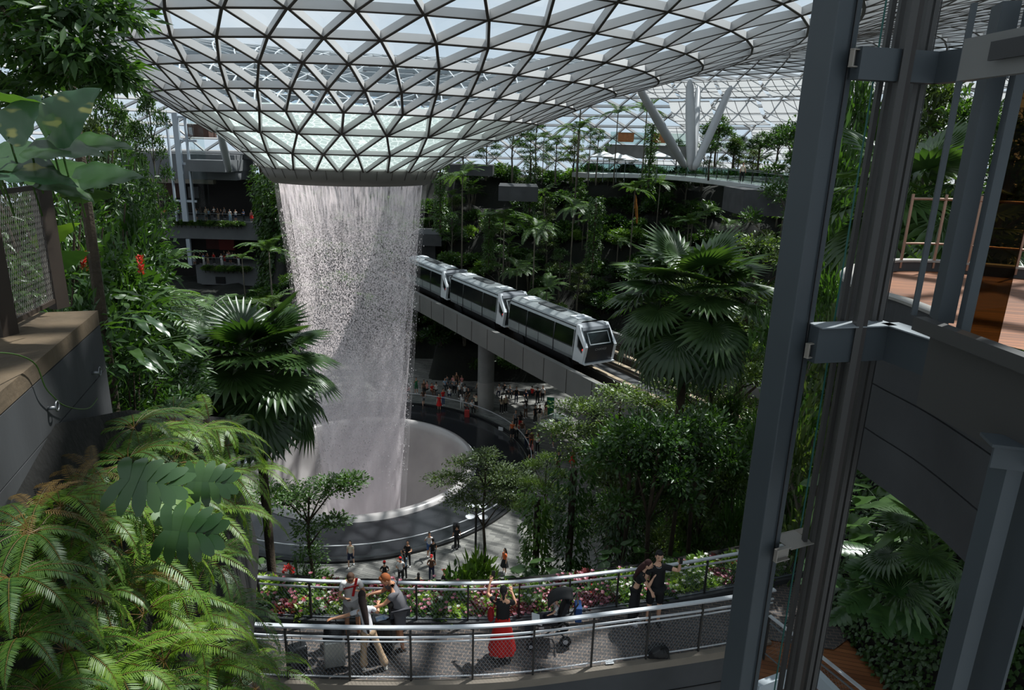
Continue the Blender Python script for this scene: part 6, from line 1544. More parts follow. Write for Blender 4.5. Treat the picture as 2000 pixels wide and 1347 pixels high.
    if topk == 'crop': sh[0] = [(hip + up * .13 * k, (.125 * k * f, .1 * k * f)), (hip + up * .22 * k, (.135 * k * f, .105 * k * f)), (ch, (.15 * k * f, .118 * k * f)), (cu, (.125 * k * f, .09 * k * f)), (nb + up * .005, .07 * k)]
    feet = []
    for s_, leg in ((1, lL), (-1, lR)):
        hj = hip + V3((s_ * .085 * k * (f * .6 + .4), 0, -.05 * k)); d1 = V3(leg[0]).normalized(); d2 = V3(leg[1]).normalized(); kn = hj + d1 * .43 * k; an = kn + d2 * .40 * k
        sk.append([(hip, (.115 * k * f, .08 * k * f)), (hj, .082 * k * f), (hj.lerp(kn, .5), .068 * k * f), (kn, .05 * k), (kn.lerp(an, .35), .052 * k), (an, .033 * k), (an + V3((0, 0, -.035)) * k, .035 * k)])
        feet.append(an)
        if botk == 'shorts': bo.append([(hip, (.142 * k * f, .108 * k * f)), (hj, .098 * k * f), (hj.lerp(kn, .5), .09 * k * f), (hj.lerp(kn, .92), .088 * k * f)])
        elif botk == 'trousers': bo.append([(hip, (.138 * k * f, .104 * k * f)), (hj, .094 * k * f), (kn, .064 * k), (kn.lerp(an, .5), .06 * k), (an, .055 * k)])
        elif botk == 'flare': bo.append([(hip, (.138 * k * f, .104 * k * f)), (hj, .094 * k * f), (kn, .07 * k), (kn.lerp(an, .5), .08 * k), (an + V3((0, 0, -.02)), .105 * k)])
        elif botk == 'wide': bo.append([(hip, (.138 * k * f, .104 * k * f)), (hj, .105 * k * f), (kn, .10 * k), (an, .115 * k)])
    # head with nose and ears in the same mesh
    hm = MB(); zz = hd; xx = V3((math.cos(yaw), math.sin(yaw) * -1, 0)); xx = (xx - zz * xx.dot(zz)).normalized(); yy = zz.cross(xx); Rm = Matrix((xx, yy, zz)).transposed()
    hm.ell(hc, (.074 * k, .092 * k, .115 * k), 14, 10, Rm)
    if face:
        hm.ell(hc + Rm @ V3((0, .093, -.018)) * k, (.011 * k, .016 * k, .02 * k), 6, 4, Rm)
        for s_ in (-1, 1): hm.ell(hc + Rm @ V3((s_ * .076, -.005, -.01)) * k, (.01 * k, .018 * k, .028 * k), 6, 4, Rm)
        hm.ell(hc + Rm @ V3((0, .06, -.095)) * k, (.03 * k, .03 * k, .02 * k), 8, 5, Rm)
    body = mobj('body', skinned(sk, 0), skinmat(skin), t, hm)
    if face:
        e = MB()
        for s_ in (-1, 1): e.ell(hc + Rm @ V3((s_ * .03, .086, .012)) * k, (.012 * k, .006 * k, .006 * k), 6, 4, Rm)
        for s_ in (-1, 1): e.ell(hc + Rm @ V3((s_ * .03, .085, .034)) * k, (.014 * k, .004 * k, .0025 * k), 6, 4, Rm)
        e.build('eyes', M_black, t); e = MB(); e.ell(hc + Rm @ V3((0, .088, -.058)) * k, (.022 * k, .008 * k, .007 * k), 8, 4, Rm); e.build('mouth', mat('lips', lin((150, 70, 66)), .5), t)
    if topk != 'none':
        o = mobj('shirt', skinned(sh, 0), M_cloth if colour else cmat(top), t)
    if botk in ('shorts', 'trousers', 'flare', 'wide'):
        o = mobj({'shorts': 'shorts'}.get(botk, 'trousers'), skinned(bo, 0), M_cloth if colour else cmat(bot), t)
    elif botk in ('skirt', 'dress'):
        m = MB(); n = 28; z0 = hip.z + .08 * k; z1 = (.16 if botk == 'skirt' else .5) * k
        for i in range(9):
            u = i / 8; r = (.135 + .16 * u ** .9) * k
            for j in range(n):
                a = 2 * PI * j / n; rr_ = r * (1 + .07 * u * math.sin(a * 7 + .5)); m.v.append((rr_ * math.cos(a), rr_ * .85 * math.sin(a), z0 + (z1 - z0) * u + .02 * u * math.sin(a * 3)))
        for i in range(8):
            for j in range(n): m.f.append((i * n + j, (i + 1) * n + j, (i + 1) * n + (j + 1) % n, i * n + (j + 1) % n))
        mm = bpy.data.meshes.new('s'); mm.from_pydata(m.v, [], m.f); mobj('skirt', mm, M_cloth if colour else cmat(bot), t)
    for i, an in enumerate(feet):
        m = MB(); c = an + V3((0, .045, -.045)) * k; c.z = max(c.z, .032); m.ell(c, (.042 * k, .12 * k, .042 * k), 10, 6); m.box(c + V3((0, 0, -.022)), (.075 * k, .22 * k, .018)); m.build('shoe', cmat(shoe), t, smooth=True)
    H = MB(); hw = V3((0, -.018, .03)) * k
    if hair != 'none':
        H.ell(hc + Rm @ V3((0, -.02, .022)) * k, (.082 * k, .094 * k, .108 * k), 12, 8, Rm)
        if hair == 'short': H.ell(hc + Rm @ V3((0, .045, .085)) * k, (.06 * k, .045 * k, .034 * k), 10, 6, Rm)
        if hair in ('long', 'very_long'):
            L_ = .30 if hair == 'long' else .52
            H.tube([hc + Rm @ V3((0, -.035, .03)) * k, hc + Rm @ V3((0, -.075, -.08)) * k, nb + fwd_ * -.10 * k - up * .02 * k, nb + fwd_ * -.125 * k - up * (L_ * .5) * k, nb + fwd_ * -.12 * k - up * L_ * k], [.07 * k, .075 * k, .07 * k, .055 * k, .02 * k], 12)
        if hair == 'bun': H.ell(hc + Rm @ V3((0, -.115, -.02)) * k, (.04 * k, .04 * k, .045 * k), 8, 6, Rm); H.ell(hc + Rm @ V3((0, -.13, -.09)) * k, (.03 * k, .03 * k, .06 * k), 8, 6, Rm)
        H.build('hair', cmat(hairc), t, smooth=True)
    if cap:
        m = MB(); m.ell(hc + Rm @ V3((0, -.004, .05)) * k, (.09 * k, .103 * k, .085 * k), 12, 8, Rm); m.ell(hc + Rm @ V3((0, .11, .045)) * k, (.06 * k, .07 * k, .01 * k), 10, 4, Rm); m.build('cap', cmat(cap), t, smooth=True)
    t['_hands'] = 0; del t['_hands']
    t.location = (0, 0, 0)
    return t, dict(hc=hc, nb=nb, hip=hip, hands=hands, ch=ch, up=up)
def put(t, loc, rz, label, cat='person', group=None):
    t.location = loc; t.rotation_euler = (0, 0, rz); tag(t, label, cat, group); return t
def attach(mb, name, m, t, label=None): # mb in the person's local frame
    o = mb.build(name, m, None); o.parent = t
    if label: o['label'] = label
    return o
def toward(px0, py0, px1, py1, z=ZD):
    a = hit(px0, py0, z=z); b = hit(px1, py1, z=z); return math.atan2(b.y - a.y, b.x - a.x) - PI / 2
# --- travellers on the ramp
p = hit(690, 1243, z=ZD)
t, J = person('person', 1.68, lean=(0, .08), headp=(0, .75), aL=((.35, .3, -1), (-.6, .8, .25)), aR=((-.4, .25, -.9), (.5, .7, .75)), top=(222, 220, 218), bot=(176, 174, 174), shoe=(30, 26, 24), hairc=(72, 48, 32), botk='shorts', fingers=True, fat=1.05)
m = MB(); m.box((0, .14, 1.3), (.3, .012, .03), Matrix.Rotation(.15, 3, 'Y')); attach(m, 'chest_stripe', cmat((150, 30, 34)), t)
m = MB(); m.beam((-.12, .1, 1.46), (-.03, .17, 1.1), .05, .012, (0, 1, 0)); attach(m, 'shoulder_strap', cmat((190, 24, 28)), t)
m = MB(); q = J['hands'][0][0] + J['hands'][0][1] * .08; m.box(q, (.075, .15, .01), Matrix.Rotation(.5, 3, 'X')); attach(m, 'phone', M_black, t)
put(t, p, PI + .25, 'person in white T-shirt with red stripe and pale shorts, head bowed over a phone')
p = hit(722, 1303, z=ZD)
t, J = person('person', 1.6, lean=(-.14, .25), headp=(.3, .2), aR=((-1, .25, -.45), (-1, .1, -.2)), aL=((.45, .4, -.8), (.1, .9, .1)), lR=((-.06, .08, -1), (-.04, -.05, -1)), lL=((.3, -.12, -1), (.32, -.12, -1)), top=(214, 212, 216), bot=(178, 150, 120), shoe=(226, 220, 210), hairc=(36, 20, 18), hair='very_long', botk='flare', fingers=True, fat=.88)
put(t, p, .25, 'person with very long dark hair, white T-shirt and flared beige trousers reaching for a bag')
p = hit(781, 1262, z=ZD)
t, J = person('person', 1.78, lean=(0, .22), headp=(-.1, .5), aL=((.2, .7, -.75), (-.1, 1, .05)), aR=((-.1, .8, -.6), (.0, 1, -.15)), lL=((.08, .05, -1), (.02, -.05, -1)), lR=((-.06, .0, -1), (-.02, -.08, -1)), top=(104, 102, 106), bot=(84, 84, 90), shoe=(54, 40, 32), hairc=(150, 82, 40), skin='tan', botk='shorts', fingers=True, fat=1.32)
m = MB(); m.ell((.0, .16, 1.12), (.16, .09, .12), 12, 8); m.beam((-.12, .16, 1.15), (.14, -.02, 1.55), .04, .02, (0, 1, 0)); attach(m, 'crossbody_bag', M_black, t, 'black crossbody bag')
put(t, p, PI / 2 + .35, 'stout person with ginger-brown hair in a grey T-shirt and shorts, pointing at the luggage')
# --- woman in the red skirt
p = hit(980, 1281, z=ZD)
t, J = person('person', 1.6, lean=(0, .0), headp=(0, .05), aL=((.3, .5, -.5), (-.35, .7, .9)), aR=((-.4, .55, .1), (.25, .6, 1)), top=(22, 20, 22), bot=(196, 24, 16), shoe=(200, 190, 176), hairc=(26, 20, 20), hair='bun', botk='skirt', fingers=True, fat=1.08)
q = J['hands'][1][0] + J['hands'][1][1] * .1; m = MB(); m.box(q + V3((.04, .03, .03)), (.075, .01, .155)); attach(m, 'phone', M_black, t)
m = MB(); m.ell((-.24, .02, .98), (.07, .13, .15), 12, 8); m.beam((-.2, .02, 1.1), (-.12, .0, 1.48), .025, .02, (0, 1, 0)); attach(m, 'shoulder_bag', cmat((150, 14, 20)), t, 'dark red shoulder bag')
put(t, p, .05, 'person in black top and long bright red skirt holding up a phone')
# --- couple
p = hit(1236, 1213, z=ZD + .0)
t, J = person('person', 1.6, lean=(-.05, .34), headp=(0, .0), aL=((.15, .7, -.6), (-.1, .35, 1)), aR=((-.2, .4, -.9), (.1, .9, -.4)), lL=((.08, .0, -1), (.03, .02, -1)), lR=((-.06, .0, -1), (-.02, .0, -1)), top=(20, 20, 22), bot=(30, 30, 32), shoe=(190, 190, 194), hairc=(60, 30, 28), skin='fair', hair='long', topk='crop', botk='wide', fingers=True, fat=.85)
m = MB(); m.ell((-.2, -.06, .98), (.1, .1, .12), 10, 7); attach(m, 'shoulder_bag', M_black, t)
put(t, p, PI + .55 - 1.1, 'person in black crop top and wide black trousers leaning to kiss the companion')
t.rotation_euler = (0, 0, -2.15)
p = hit(1274, 1218, z=ZD)
t, J = person('person', 1.78, lean=(0, .0), headp=(.1, .05), aR=((-.6, .5, .05), (.1, .35, 1)), aL=((.4, .2, -1), (-.3, .6, -.5)), top=(20, 20, 22), bot=(18, 18, 20), shoe=(44, 42, 42), hairc=(18, 16, 16), skin='fair', botk='shorts', fingers=True, fat=1.08)
q = J['hands'][1][0] + J['hands'][1][1] * .1; m = MB(); m.box(q + V3((0, .03, .0)), (.075, .012, .15), Matrix.Rotation(.2, 3, 'Z')); attach(m, 'phone', M_black, t)
m = MB(); m.tube([J['nb'] + V3((math.cos(a) * .07, math.sin(a) * .07 + .02, -.01 - .03 * math.sin(a))) for a in [2 * PI * i / 16 for i in range(17)]], .005, 5, cap=False); attach(m, 'necklace', M_chrome, t)
put(t, p, PI + .1, 'smiling person in black T-shirt and black shorts holding a phone up for a photo')
# --- pushchair with toddler
p = hit(1075, 1252, z=ZD); st = thing('pushchair', p, 'black three-wheeled pushchair with raised hood and blue bag beside the ramp flowers', 'pushchair')
def L2(x, y, z): return p + V3((x, y, z))
b = MB()
for a, c in (((-.42, -.25, .12), (.32, -.1, .62)), ((-.42, .2, .12), (.32, .28, .62)), ((.3, -.1, .18), (-.05, -.1, .5)), ((.3, .28, .18), (-.05, .28, .5)), ((.32, -.1, .62), (.52, -.1, 1.0)), ((.32, .28, .62), (.52, .28, 1.0)), ((.52, -.1, 1.0), (.52, .28, 1.0))): b.tube([L2(*a), L2(*c)], .016, 6)
b.build('tube_frame', M_black, st)
for x, y, r in ((-.42, -.27, .09), (-.42, .22, .09), (.3, -.14, .12), (.3, .32, .12)):
    b = MB(); b.tube([L2(x, y - .02, r), L2(x, y + .02, r)], r, 18); w_ = b.build('wheel', M_black, st); b = MB(); b.lathe([(r * .72, -.0), (r * .6, .0)], (0, 0, 0), 16); b = MB(); b.tube([L2(x, y - .03, r), L2(x, y + .03, r)], r * .45, 14); b.build('hub', M_chrome, w_)
b = MB(); b.box(L2(-.05, .09, .48), (.5, .36, .08), Matrix.Rotation(-.12, 3, 'Y')); b.box(L2(.24, .09, .74), (.08, .36, .52), Matrix.Rotation(.3, 3, 'Y')); b.box(L2(-.45, .09, .28), (.2, .3, .04)); b.build('seat', mat('dark_seat_fabric', lin((30, 31, 36)), .9), st)
b = MB()
for i in range(9):
    a = .15 + i / 8 * 1.9
    for j in range(7): b.v.append(tuple(L2(.26 - math.cos(a) * .34, -.11 + .4 * j / 6, .82 + math.sin(a) * .34 * (1 - .12 * abs(j - 3) / 3))))
for i in range(8):
    for j in range(6): b.f.append((i * 7 + j, i * 7 + j + 1, (i + 1) * 7 + j + 1, (i + 1) * 7 + j))
o = b.build('hood', mat('black_hood_fabric', lin((20, 20, 22)), .8), st, smooth=True); sm_ = o.modifiers.new('t', 'SOLIDIFY'); sm_.thickness = .015
b = MB(); b.box(L2(-.3, .05, .5), (.22, .3, .03), Matrix.Rotation(.3, 3, 'Y')); b.build('white_cloth', M_white, st)
b = MB(); b.box(L2(.55, .1, .68), (.14, .3, .34)); o = b.build('shopping_bag', cmat((30, 66, 120)), bevel=.02); tag(o, 'blue shopping bag hanging on the pushchair handle', 'bag')
t, J = person('toddler', .82, lean=(0, -.1), headp=(0, .1), aL=((.3, .6, -.6), (0, .8, -.3)), aR=((-.3, .6, -.6), (0, .8, -.3)), lL=((.15, 1, -.05), (.05, .4, -1)), lR=((-.15, 1, -.05), (-.05, .4, -1)), top=(214, 214, 214), bot=(24, 28, 44), hairc=(40, 26, 20), skin='fair', fat=1.15, topk='tee')
m = MB()
for i in range(4): m.lathe([(.076, .5 + i * .035), (.076, .515 + i * .035)], (0, -.015, 0), 14)
attach(m, 'shirt_stripe', M_black, t)
put(t, p + V3((.08, .09, .16)), PI / 2 + .15, 'toddler in striped shirt and navy trousers sitting in the black pushchair')
# --- luggage
def suitcase(px, py, w, d, h, c, label, rz=.3, handle=.4, metal=0):
    p = hit(px, py, z=ZD); t = thing('suitcase', p, label, 'suitcase'); R_ = Matrix.Rotation(rz, 3, 'Z')
    me_ = mat('suitcase_%d' % c[0] + str(metal), lin(c), .35, metal, noise=.1, nscale=8)
    b = MB(); b.box(p + V3((0, 0, .06 + h / 2)), (w, d, h), R_); sh_ = b.build('shell', me_, t, bevel=.035)
    b = MB()
    for i in range(7): b.box(p + R_ @ V3((-w / 2 + w * (i + .7) / 7.4, -d / 2 - .003, .06 + h / 2)), (.012, .01, h * .86), R_)
    b.build('rib', me_, sh_)
    for sx in (-1, 1):
        for sy in (-1, 1):
            b = MB(); c_ = p + R_ @ V3((sx * w * .4, sy * d * .36, .03)); b.tube([c_ - R_ @ V3((.012, 0, 0)), c_ + R_ @ V3((.012, 0, 0))], .028, 12); b.build('wheel', M_black, t)
    if handle:
        b = MB(); z0 = .06 + h; pts = [R_ @ V3((-w * .22, 0, z0 - .05)), R_ @ V3((-w * .22, 0, z0 + handle)), R_ @ V3((w * .22, 0, z0 + handle)), R_ @ V3((w * .22, 0, z0 - .05))]
        b.tube([p + q for q in pts], .009, 6); b.build('handle', M_black, t)
    return p
suitcase(583, 1308, .36, .22, .52, (26, 26, 28), 'small black cabin suitcase with raised handle near the left rail end', .5, .34)
ps = suitcase(655, 1300, .40, .26, .60, (170, 168, 162), 'silver grey hard suitcase standing in front of the long-haired traveller', .25, .3, .5)
b = MB(); c = ps + V3((0, 0, .8)); b.ell(c, (.2, .14, .17), 12, 8); b.box(c - V3((0, 0, .08)), (.36, .24, .14)); b.tube([c + V3((-.08, 0, .12)), c + V3((-.05, 0, .28)), c + V3((.05, 0, .28)), c + V3((.08, 0, .12))], .012, 6); o = b.build('travel_bag', mat('black_nylon', lin((24, 24, 26)), .5, bump=.3, bscale=20), smooth=True); tag(o, 'soft black travel bag resting on top of the silver suitcase', 'bag')
pb_ = suitcase(748, 1268, .48, .3, .70, (34, 34, 36), 'large black ribbed suitcase between the two travellers', -.1, 0)
b = MB(); b.box(pb_ + V3((-.02, -.02, .77)), (.2, .14, .015), Matrix.Rotation(.4, 3, 'Z')); b.ell(pb_ + V3((.08, 0, .785)), (.07, .05, .02), 8, 5); o = b.build('papers', mat('blue_white_packet', lin((96, 150, 200)), .6, noise=.8, nscale=12, col2=(.8, .8, .8))); tag(o, 'blue and white packets lying on the large black suitcase', 'packet')
p = hit(1283, 1283, z=ZD); t = thing('backpack', p, 'black backpack lying on the ramp beside the near railing', 'backpack')
b = MB(); b.ell(p + V3((0, 0, .15)), (.24, .15, .16), 16, 10); b.box(p + V3((0, 0, .09)), (.40, .22, .18)); b.build('main_bag', mat('black_nylon2', lin((20, 20, 22)), .6, bump=.4, bscale=14), t, smooth=False, bevel=.02)
b = MB(); b.tube([p + V3((-.18, -.12, .12)), p + V3((-.14, -.2, .26)), p + V3((.0, -.18, .33)), p + V3((.1, -.08, .3))], .018, 6); b.tube([p + V3((.1, .1, .28)), p + V3((.2, .02, .22)), p + V3((.23, -.1, .05))], .014, 6); b.build('strap', M_black, t)
# --- crowds: six figure patterns, recoloured
CP = {}
def cproto(key, **k):
    t, J = person('person', colour=True, face=False, **k); CP[key] = proto(t)
cproto('standing', h=1.68, botk='trousers'); cproto('walking', h=1.68, lL=((.05, .3, -1), (.02, .05, -1)), lR=((-.05, -.25, -1), (-.02, -.4, -1)), aL=((.2, -.3, -1), (.05, .1, -1)), aR=((-.2, .35, -1), (-.05, .7, -1)), hair='long', botk='shorts', skin='fair')
cproto('photo', h=1.66, aL=((.3, .8, -.3), (-.3, .6, .8)), aR=((-.3, .8, -.3), (.3, .6, .8)), botk='shorts'); cproto('dress', h=1.6, botk='dress', hair='long', skin='fair')
cproto('sitting', h=1.65, lL=((.1, 1, -.1), (.02, .1, -1)), lR=((-.1, 1, -.1), (-.02, .1, -1)), aL=((.2, .5, -1), (-.2, 1, 0)), aR=((-.2, .5, -1), (.2, 1, 0)), botk='trousers'); cproto('redcap', h=1.64, cap=(196, 20, 20), aL=((.4, .1, -1), (-.8, -.2, -.4)), aR=((-.4, .1, -1), (.8, -.2, -.4)), botk='trousers'); cproto('pack', h=1.7, hair='long', botk='trousers', aL=((.3, .5, -.8), (-.5, .8, .2)), aR=((-.3, .5, -.8), (.5, .8, .2)))
CN = {'white': (224, 222, 220), 'black': (24, 24, 26), 'red': (190, 28, 24), 'grey': (130, 130, 132), 'pink': (206, 130, 130), 'orange': (206, 96, 44), 'navy': (28, 36, 64), 'blue': (70, 100, 150), 'beige': (186, 164, 136), 'green': (40, 104, 66), 'teal': (40, 100, 104), 'brown': (96, 66, 48), 'cream': (222, 208, 184), 'light blue': (150, 180, 204)}
used_l = {}
pose_w = {'standing': 'standing', 'walking': 'walking', 'photo': 'with raised hands', 'dress': 'in a dress', 'sitting': 'sitting', 'redcap': 'in a red cap', 'pack': 'with long hair'}
bot_w = {'standing': 'trousers', 'walking': 'shorts', 'photo': 'shorts', 'dress': 'skirt', 'sitting': 'trousers', 'redcap': 'trousers', 'pack': 'trousers'}
crowd = []
def crowd_at(key, loc, rz, c1, c2, where, sc=1.0): crowd.append((key, loc, rz, c1, c2, where, sc))
def flush():
    by = {}
    for c in crowd: by.setdefault((c[0], c[3], c[4], c[5]), []).append(c)
    for k, L_ in by.items():
        L_.sort(key=lambda c: proj(c[1])[0])
        for i, (key, loc, rz, c1, c2, where, sc) in enumerate(L_):
            lab = 'person %s, %s top, %s %s, %s' % (pose_w[key], c1, c2, bot_w[key], where)
            if len(L_) > 1: lab += ', ' + ('leftmost', 'second', 'third', 'fourth', 'fifth', 'sixth', 'seventh')[min(i, 6)] + ' of these'
            o = dup(CP[key], loc, rz, sc, lab, 'visitors ' + where); o['category'] = 'person'
            for ch in o.children:
                b_ = ch.name.split('.')[0]
                if b_ == 'shirt': ch.color = (*lin(CN[c1]), 1)
                elif b_ in ('trousers', 'shorts', 'skirt'): ch.color = (*lin(CN[c2]), 1)
bpy.context.view_layer.update()
# in front of the pool
for px, py, key, c1, c2, rz in ((686, 1106, 'walking', 'cream', 'navy', PI), (752, 1146, 'redcap', 'black', 'brown', .2), (783, 1138, 'redcap', 'white', 'black', .4), (787, 1125, 'pack', 'teal', 'black', 2.0), (797, 1106, 'pack', 'black', 'black', PI), (790, 1132, 'pack', 'light blue', 'black', .6), (839, 1087, 'photo', 'white', 'blue', PI), (846, 1101, 'standing', 'black', 'black', .6), (843, 1133, 'redcap', 'brown', 'navy', PI), (818, 1172, 'pack', 'cream', 'navy', .1), (868, 1163, 'redcap', 'black', 'black', 1.0), (985, 1118, 'dress', 'orange', 'black', 2.2), (892, 1072, 'standing', 'black', 'black', .3)):
    crowd_at(key, hit(px, py, z=0), rz, c1, c2, 'before the fountain')
c8 = [(245, 262, 'dress', 'pink', 'black'), (318, 208, 'photo', 'green', 'green'), (383, 232, 'standing', 'brown', 'black'), (378, 312, 'walking', 'brown', 'grey'), (410, 205, 'sitting', 'pink', 'black'), (450, 220, 'sitting', 'red', 'brown'), (487, 212, 'sitting', 'white', 'black'), (512, 350, 'dress', 'red', 'red'), (545, 310, 'standing', 'red', 'blue'), (580, 150, 'sitting', 'grey', 'navy'), (632, 150, 'sitting', 'pink', 'black'), (705, 150, 'sitting', 'pink', 'white'), (600, 250, 'sitting', 'white', 'navy'), (640, 215, 'pack', 'grey', 'black'), (685, 250, 'standing', 'white', 'black'), (705, 335, 'pack', 'white', 'white'), (740, 360, 'sitting', 'grey', 'black'), (790, 362, 'sitting', 'white', 'black'), (825, 352, 'photo', 'cream', 'black'), (760, 262, 'sitting', 'black', 'brown'), (845, 235, 'standing', 'beige', 'black'), (1040, 378, 'pack', 'beige', 'black'), (1075, 368, 'standing', 'beige', 'black'), (1020, 225, 'sitting', 'white', 'navy'), (1065, 215, 'sitting', 'black', 'grey'), (1165, 292, 'standing', 'black', 'navy'), (1245, 275, 'sitting', 'navy', 'black'), (1300, 245, 'sitting', 'red', 'black'), (1390, 280, 'standing', 'white', 'black'), (1345, 300, 'standing', 'black', 'black'), (1245, 418, 'pack', 'grey', 'brown'), (1325, 455, 'standing', 'black', 'black'), (1362, 455, 'standing', 'black', 'cream'), (1415, 430, 'pack', 'pink', 'beige'), (1160, 500, 'standing', 'grey', 'black'), (1130, 590, 'dress', 'orange', 'black'), (1168, 600, 'pack', 'beige', 'black'), (1215, 590, 'standing', 'brown', 'grey'), (1250, 680, 'pack', 'black', 'navy'), (1292, 680, 'standing', 'brown', 'orange'), (1345, 710, 'pack', 'white', 'black'), (1480, 660, 'walking', 'grey', 'navy'), (1290, 775, 'walking', 'pink', 'black'), (1520, 870, 'standing', 'navy', 'brown'), (1640, 840, 'dress', 'red', 'red'), (1670, 330, 'standing', 'blue', 'black'), (560, 175, 'sitting', 'light blue', 'black'), (660, 160, 'standing', 'brown', 'black'), (730, 230, 'sitting', 'white', 'black'), (870, 225, 'standing', 'black', 'black'), (1110, 240, 'sitting', 'grey', 'black'), (1200, 520, 'pack', 'black', 'red')]
for i, (x, y, key, c1, c2) in enumerate(c8):
    px, py = 740 + x * .23, 720 + y * .23; q = hit(px, py, z=0); w = 'left of the pillar' if px < 935 else ('by the benches' if y < 320 and px < 1070 else 'in the far queue')
    crowd_at(key, q - V3((0, 0, .45 if key == 'sitting' else 0)) + V3((0, 0, .03 if key == 'sitting' else 0)), R.uniform(2.4, 3.9) if i % 3 else R.uniform(-.6, .6), c1, c2, w)
for px, py in ((398, 800), (420, 812), (450, 806), (512, 800), (480, 822)):
    crowd_at(R.choice(('standing', 'pack')), hit(px, py, z=0), R.uniform(2, 4), R.choice(('white', 'orange', 'grey', 'red', 'pink')), 'black', 'behind the fan palm')
for px, key, c1, c2, dy in ((310, 'standing', 'white', 'black', 0), (324, 'sitting', 'orange', 'black', 0), (337, 'standing', 'teal', 'black', 0), (350, 'standing', 'light blue', 'black', 0), (366, 'standing', 'red', 'black', 0), (385, 'photo', 'white', 'black', 0), (403, 'photo', 'beige', 'grey', 0), (409, 'standing', 'light blue', 'black', 0), (427, 'pack', 'brown', 'beige', 1), (433, 'standing', 'black', 'black', 0), (450, 'standing', 'white', 'light blue', 0), (461, 'photo', 'white', 'navy', 0), (477, 'pack', 'blue', 'black', 0), (492, 'dress', 'pink', 'red', 0), (404, 'standing', 'cream', 'black', 3), (420, 'pack', 'white', 'black', 3), (440, 'standing', 'grey', 'black', 3)):
    a = hit(px, 430, Y=100.8 + dy); crowd_at(key, V3((a.x, 100.8 + dy, zA - .1)), PI + R.uniform(-.5, .5), c1, c2, 'on the upper terrace')
for px, key, c1, c2, dy in ((358, 'standing', 'white', 'black', 0), (381, 'dress', 'white', 'grey', 0), (393, 'standing', 'black', 'black', 1), (399, 'standing', 'blue', 'white', 0), (407, 'photo', 'brown', 'beige', .5), (419, 'standing', 'red', 'black', 1), (434, 'pack', 'white', 'white', 0), (446, 'standing', 'white', 'black', 2), (451, 'photo', 'grey', 'navy', 2), (456, 'standing', 'light blue', 'black', 2), (461, 'standing', 'black', 'black', 1), (467, 'pack', 'brown', 'white', .5), (472, 'standing', 'navy', 'black', 1), (440, 'standing', 'black', 'red', 3), (449, 'pack', 'pink', 'black', 3)):
    a = hit(px, 518, Y=100.8 + dy); crowd_at(key, V3((a.x, 100.8 + dy, zB_ - .1)), PI + R.uniform(-.5, .5), c1, c2, 'on the middle terrace')
for px, key, c1, c2, dy in ((441, 'sitting', 'navy', 'black', 0), (452, 'sitting', 'white', 'black', 0), (471, 'standing', 'white', 'black', 4), (474, 'photo', 'white', 'brown', 0), (480, 'pack', 'red', 'grey', 3), (482, 'standing', 'grey', 'blue', 0), (487, 'walking', 'white', 'blue', 0), (491, 'standing', 'cream', 'navy', 1), (497, 'pack', 'white', 'black', 0), (476, 'standing', 'brown', 'beige', 2), (502, 'standing', 'black', 'black', 1)):
    a = hit(px, 613, Y=98 + dy); crowd_at(key, V3((a.x, 98 + dy, .05)), PI + R.uniform(-.6, .6), c1, c2, 'on the lowest terrace')
p = hit(1297, 322, z=21.35); crowd_at('photo', V3((p.x, p.y, 21.35)), PI, 'pink', 'black', 'on the pale bridge'); 
for px, py, c1 in ((1452, 322, 'cream'), (1548, 334, 'cream')): p = hit(px, py, Y=62); crowd_at('standing', V3((p.x, 62, p.z - 1.5)), PI, c1, 'black', 'behind the pale bridge')
flush()
# trailing plants on the terrace edges, benches, bins, barrier, banner
for px0, px1, zt_, n, wh in ((296, 476, zA, 20, 'upper'), (388, 478, zB_, 10, 'lower')):
    for i in range(n):
        a = hit(px0 + (px1 - px0) * (i + .5) / n, 430, Y=99.7); o = place(SH[(4, 0, 3)[i % 3]], a.x, 99.6, zt_ - .9, (.7, .55, .5), label='trailing %s plant on the edge of the %s left terrace' % (('lime', 'mid green', 'olive')[i % 3], wh), cat='plant', group='trailing plants on the %s terrace edge' % wh)
pb2 = hit(912, 815, z=0); b = MB(); b.box(pb2 + V3((0, 0, .4)), (.45, .3, .65)); b.tube([pb2 + V3((-.1, 0, .7)), pb2 + V3((-.1, 0, 1.0)), pb2 + V3((.1, 0, 1.0)), pb2 + V3((.1, 0, .7))], .012, 5)
o = b.build('suitcase', cmat((176, 60, 56)), bevel=.04); tag(o, 'red suitcase standing at the far edge of the fountain ring', 'suitcase')
p = hit(978, 837, z=.5); b = MB(); b.box(p, (.45, .03, .32), Matrix.Rotation(-.5, 3, 'Z')); o = b.build('paper_notice', M_white); tag(o, 'small white notice on the fountain railing right of the pool', 'sign')
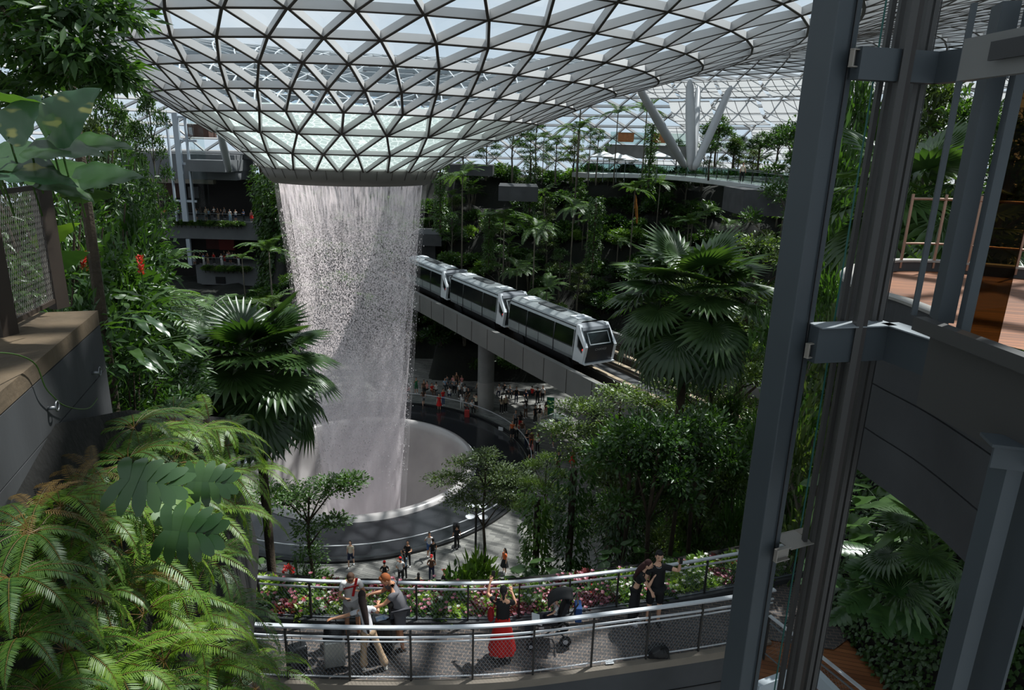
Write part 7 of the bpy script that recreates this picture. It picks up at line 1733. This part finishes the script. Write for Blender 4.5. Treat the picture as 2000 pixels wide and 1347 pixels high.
p = hit(1074, 812, z=0); b = MB(); b.box(p + V3((0, 0, .95)), (.7, .06, 1.8), Matrix.Rotation(-.2, 3, 'Z')); b.box(p + V3((0, 0, .03)), (.8, .35, .06)); o = b.build('standing_banner', mat('green_banner', lin((20, 120, 84)), .6, noise=.2)); tag(o, 'green standing banner in the queue area right of the pool', 'banner')
t = thing('queue_barrier', hit(1060, 835, z=0), 'clear glass queue barrier with steel rails near the green banner', 'barrier')
q0, q1, q2 = hit(1052, 838, z=0), hit(1085, 826, z=0), hit(1110, 834, z=0)
b = MB()
for a, c in ((q0, q1), (q1, q2)): b.beam(a + V3((0, 0, 1.0)), c + V3((0, 0, 1.0)), .02, .8)
b.build('glass_panel', M_glass, t); b = MB()
for a, c in ((q0, q1), (q1, q2)): b.beam(a + V3((0, 0, 1.05)), c + V3((0, 0, 1.05)), .05, .04); b.beam(a, a + V3((0, 0, 1.0)), .05, .05, (1, 0, 0)); b.beam(c, c + V3((0, 0, 1.0)), .05, .05, (1, 0, 0))
b.build('rails', M_chrome, t)
for i, (x0, y0, x1, y1, lb) in enumerate(((985, 768, 1065, 772, 'long low stone bench under the guideway right of the pillar'), (875, 758, 925, 765, 'long low stone bench left of the pillar'))):
    a, c = hit(x0, y0, z=0), hit(x1, y1, z=0); b = MB(); b.beam(a + V3((0, 0, .45)), c + V3((0, 0, .45)), .5, .12); b.beam(a + V3((.2, 0, .34)), c + V3((-.2, 0, .34)), .35, .34); o = b.build('stone_bench', M_conc_d); tag(o, lb, 'bench')
p = hit(891, 1068, z=0); b = MB(); b.tube([p, p + V3((0, 0, 1.1))], .05, 8); b.box(p + V3((0, 0, 1.35)), (.4, .35, .55)); b.lathe([(.3, 0), (.3, .04), (.01, .05)], p, 16); o = b.build('loudspeaker', M_black, bevel=.02); tag(o, 'black loudspeaker on a stand at the fountain railing', 'loudspeaker')
# ---------------------------------------------------------------- drop the patterns that only served as sources
def _rm(o):
    for c in list(o.children): _rm(c)
    bpy.data.objects.remove(o)
for o in protos: _rm(o)
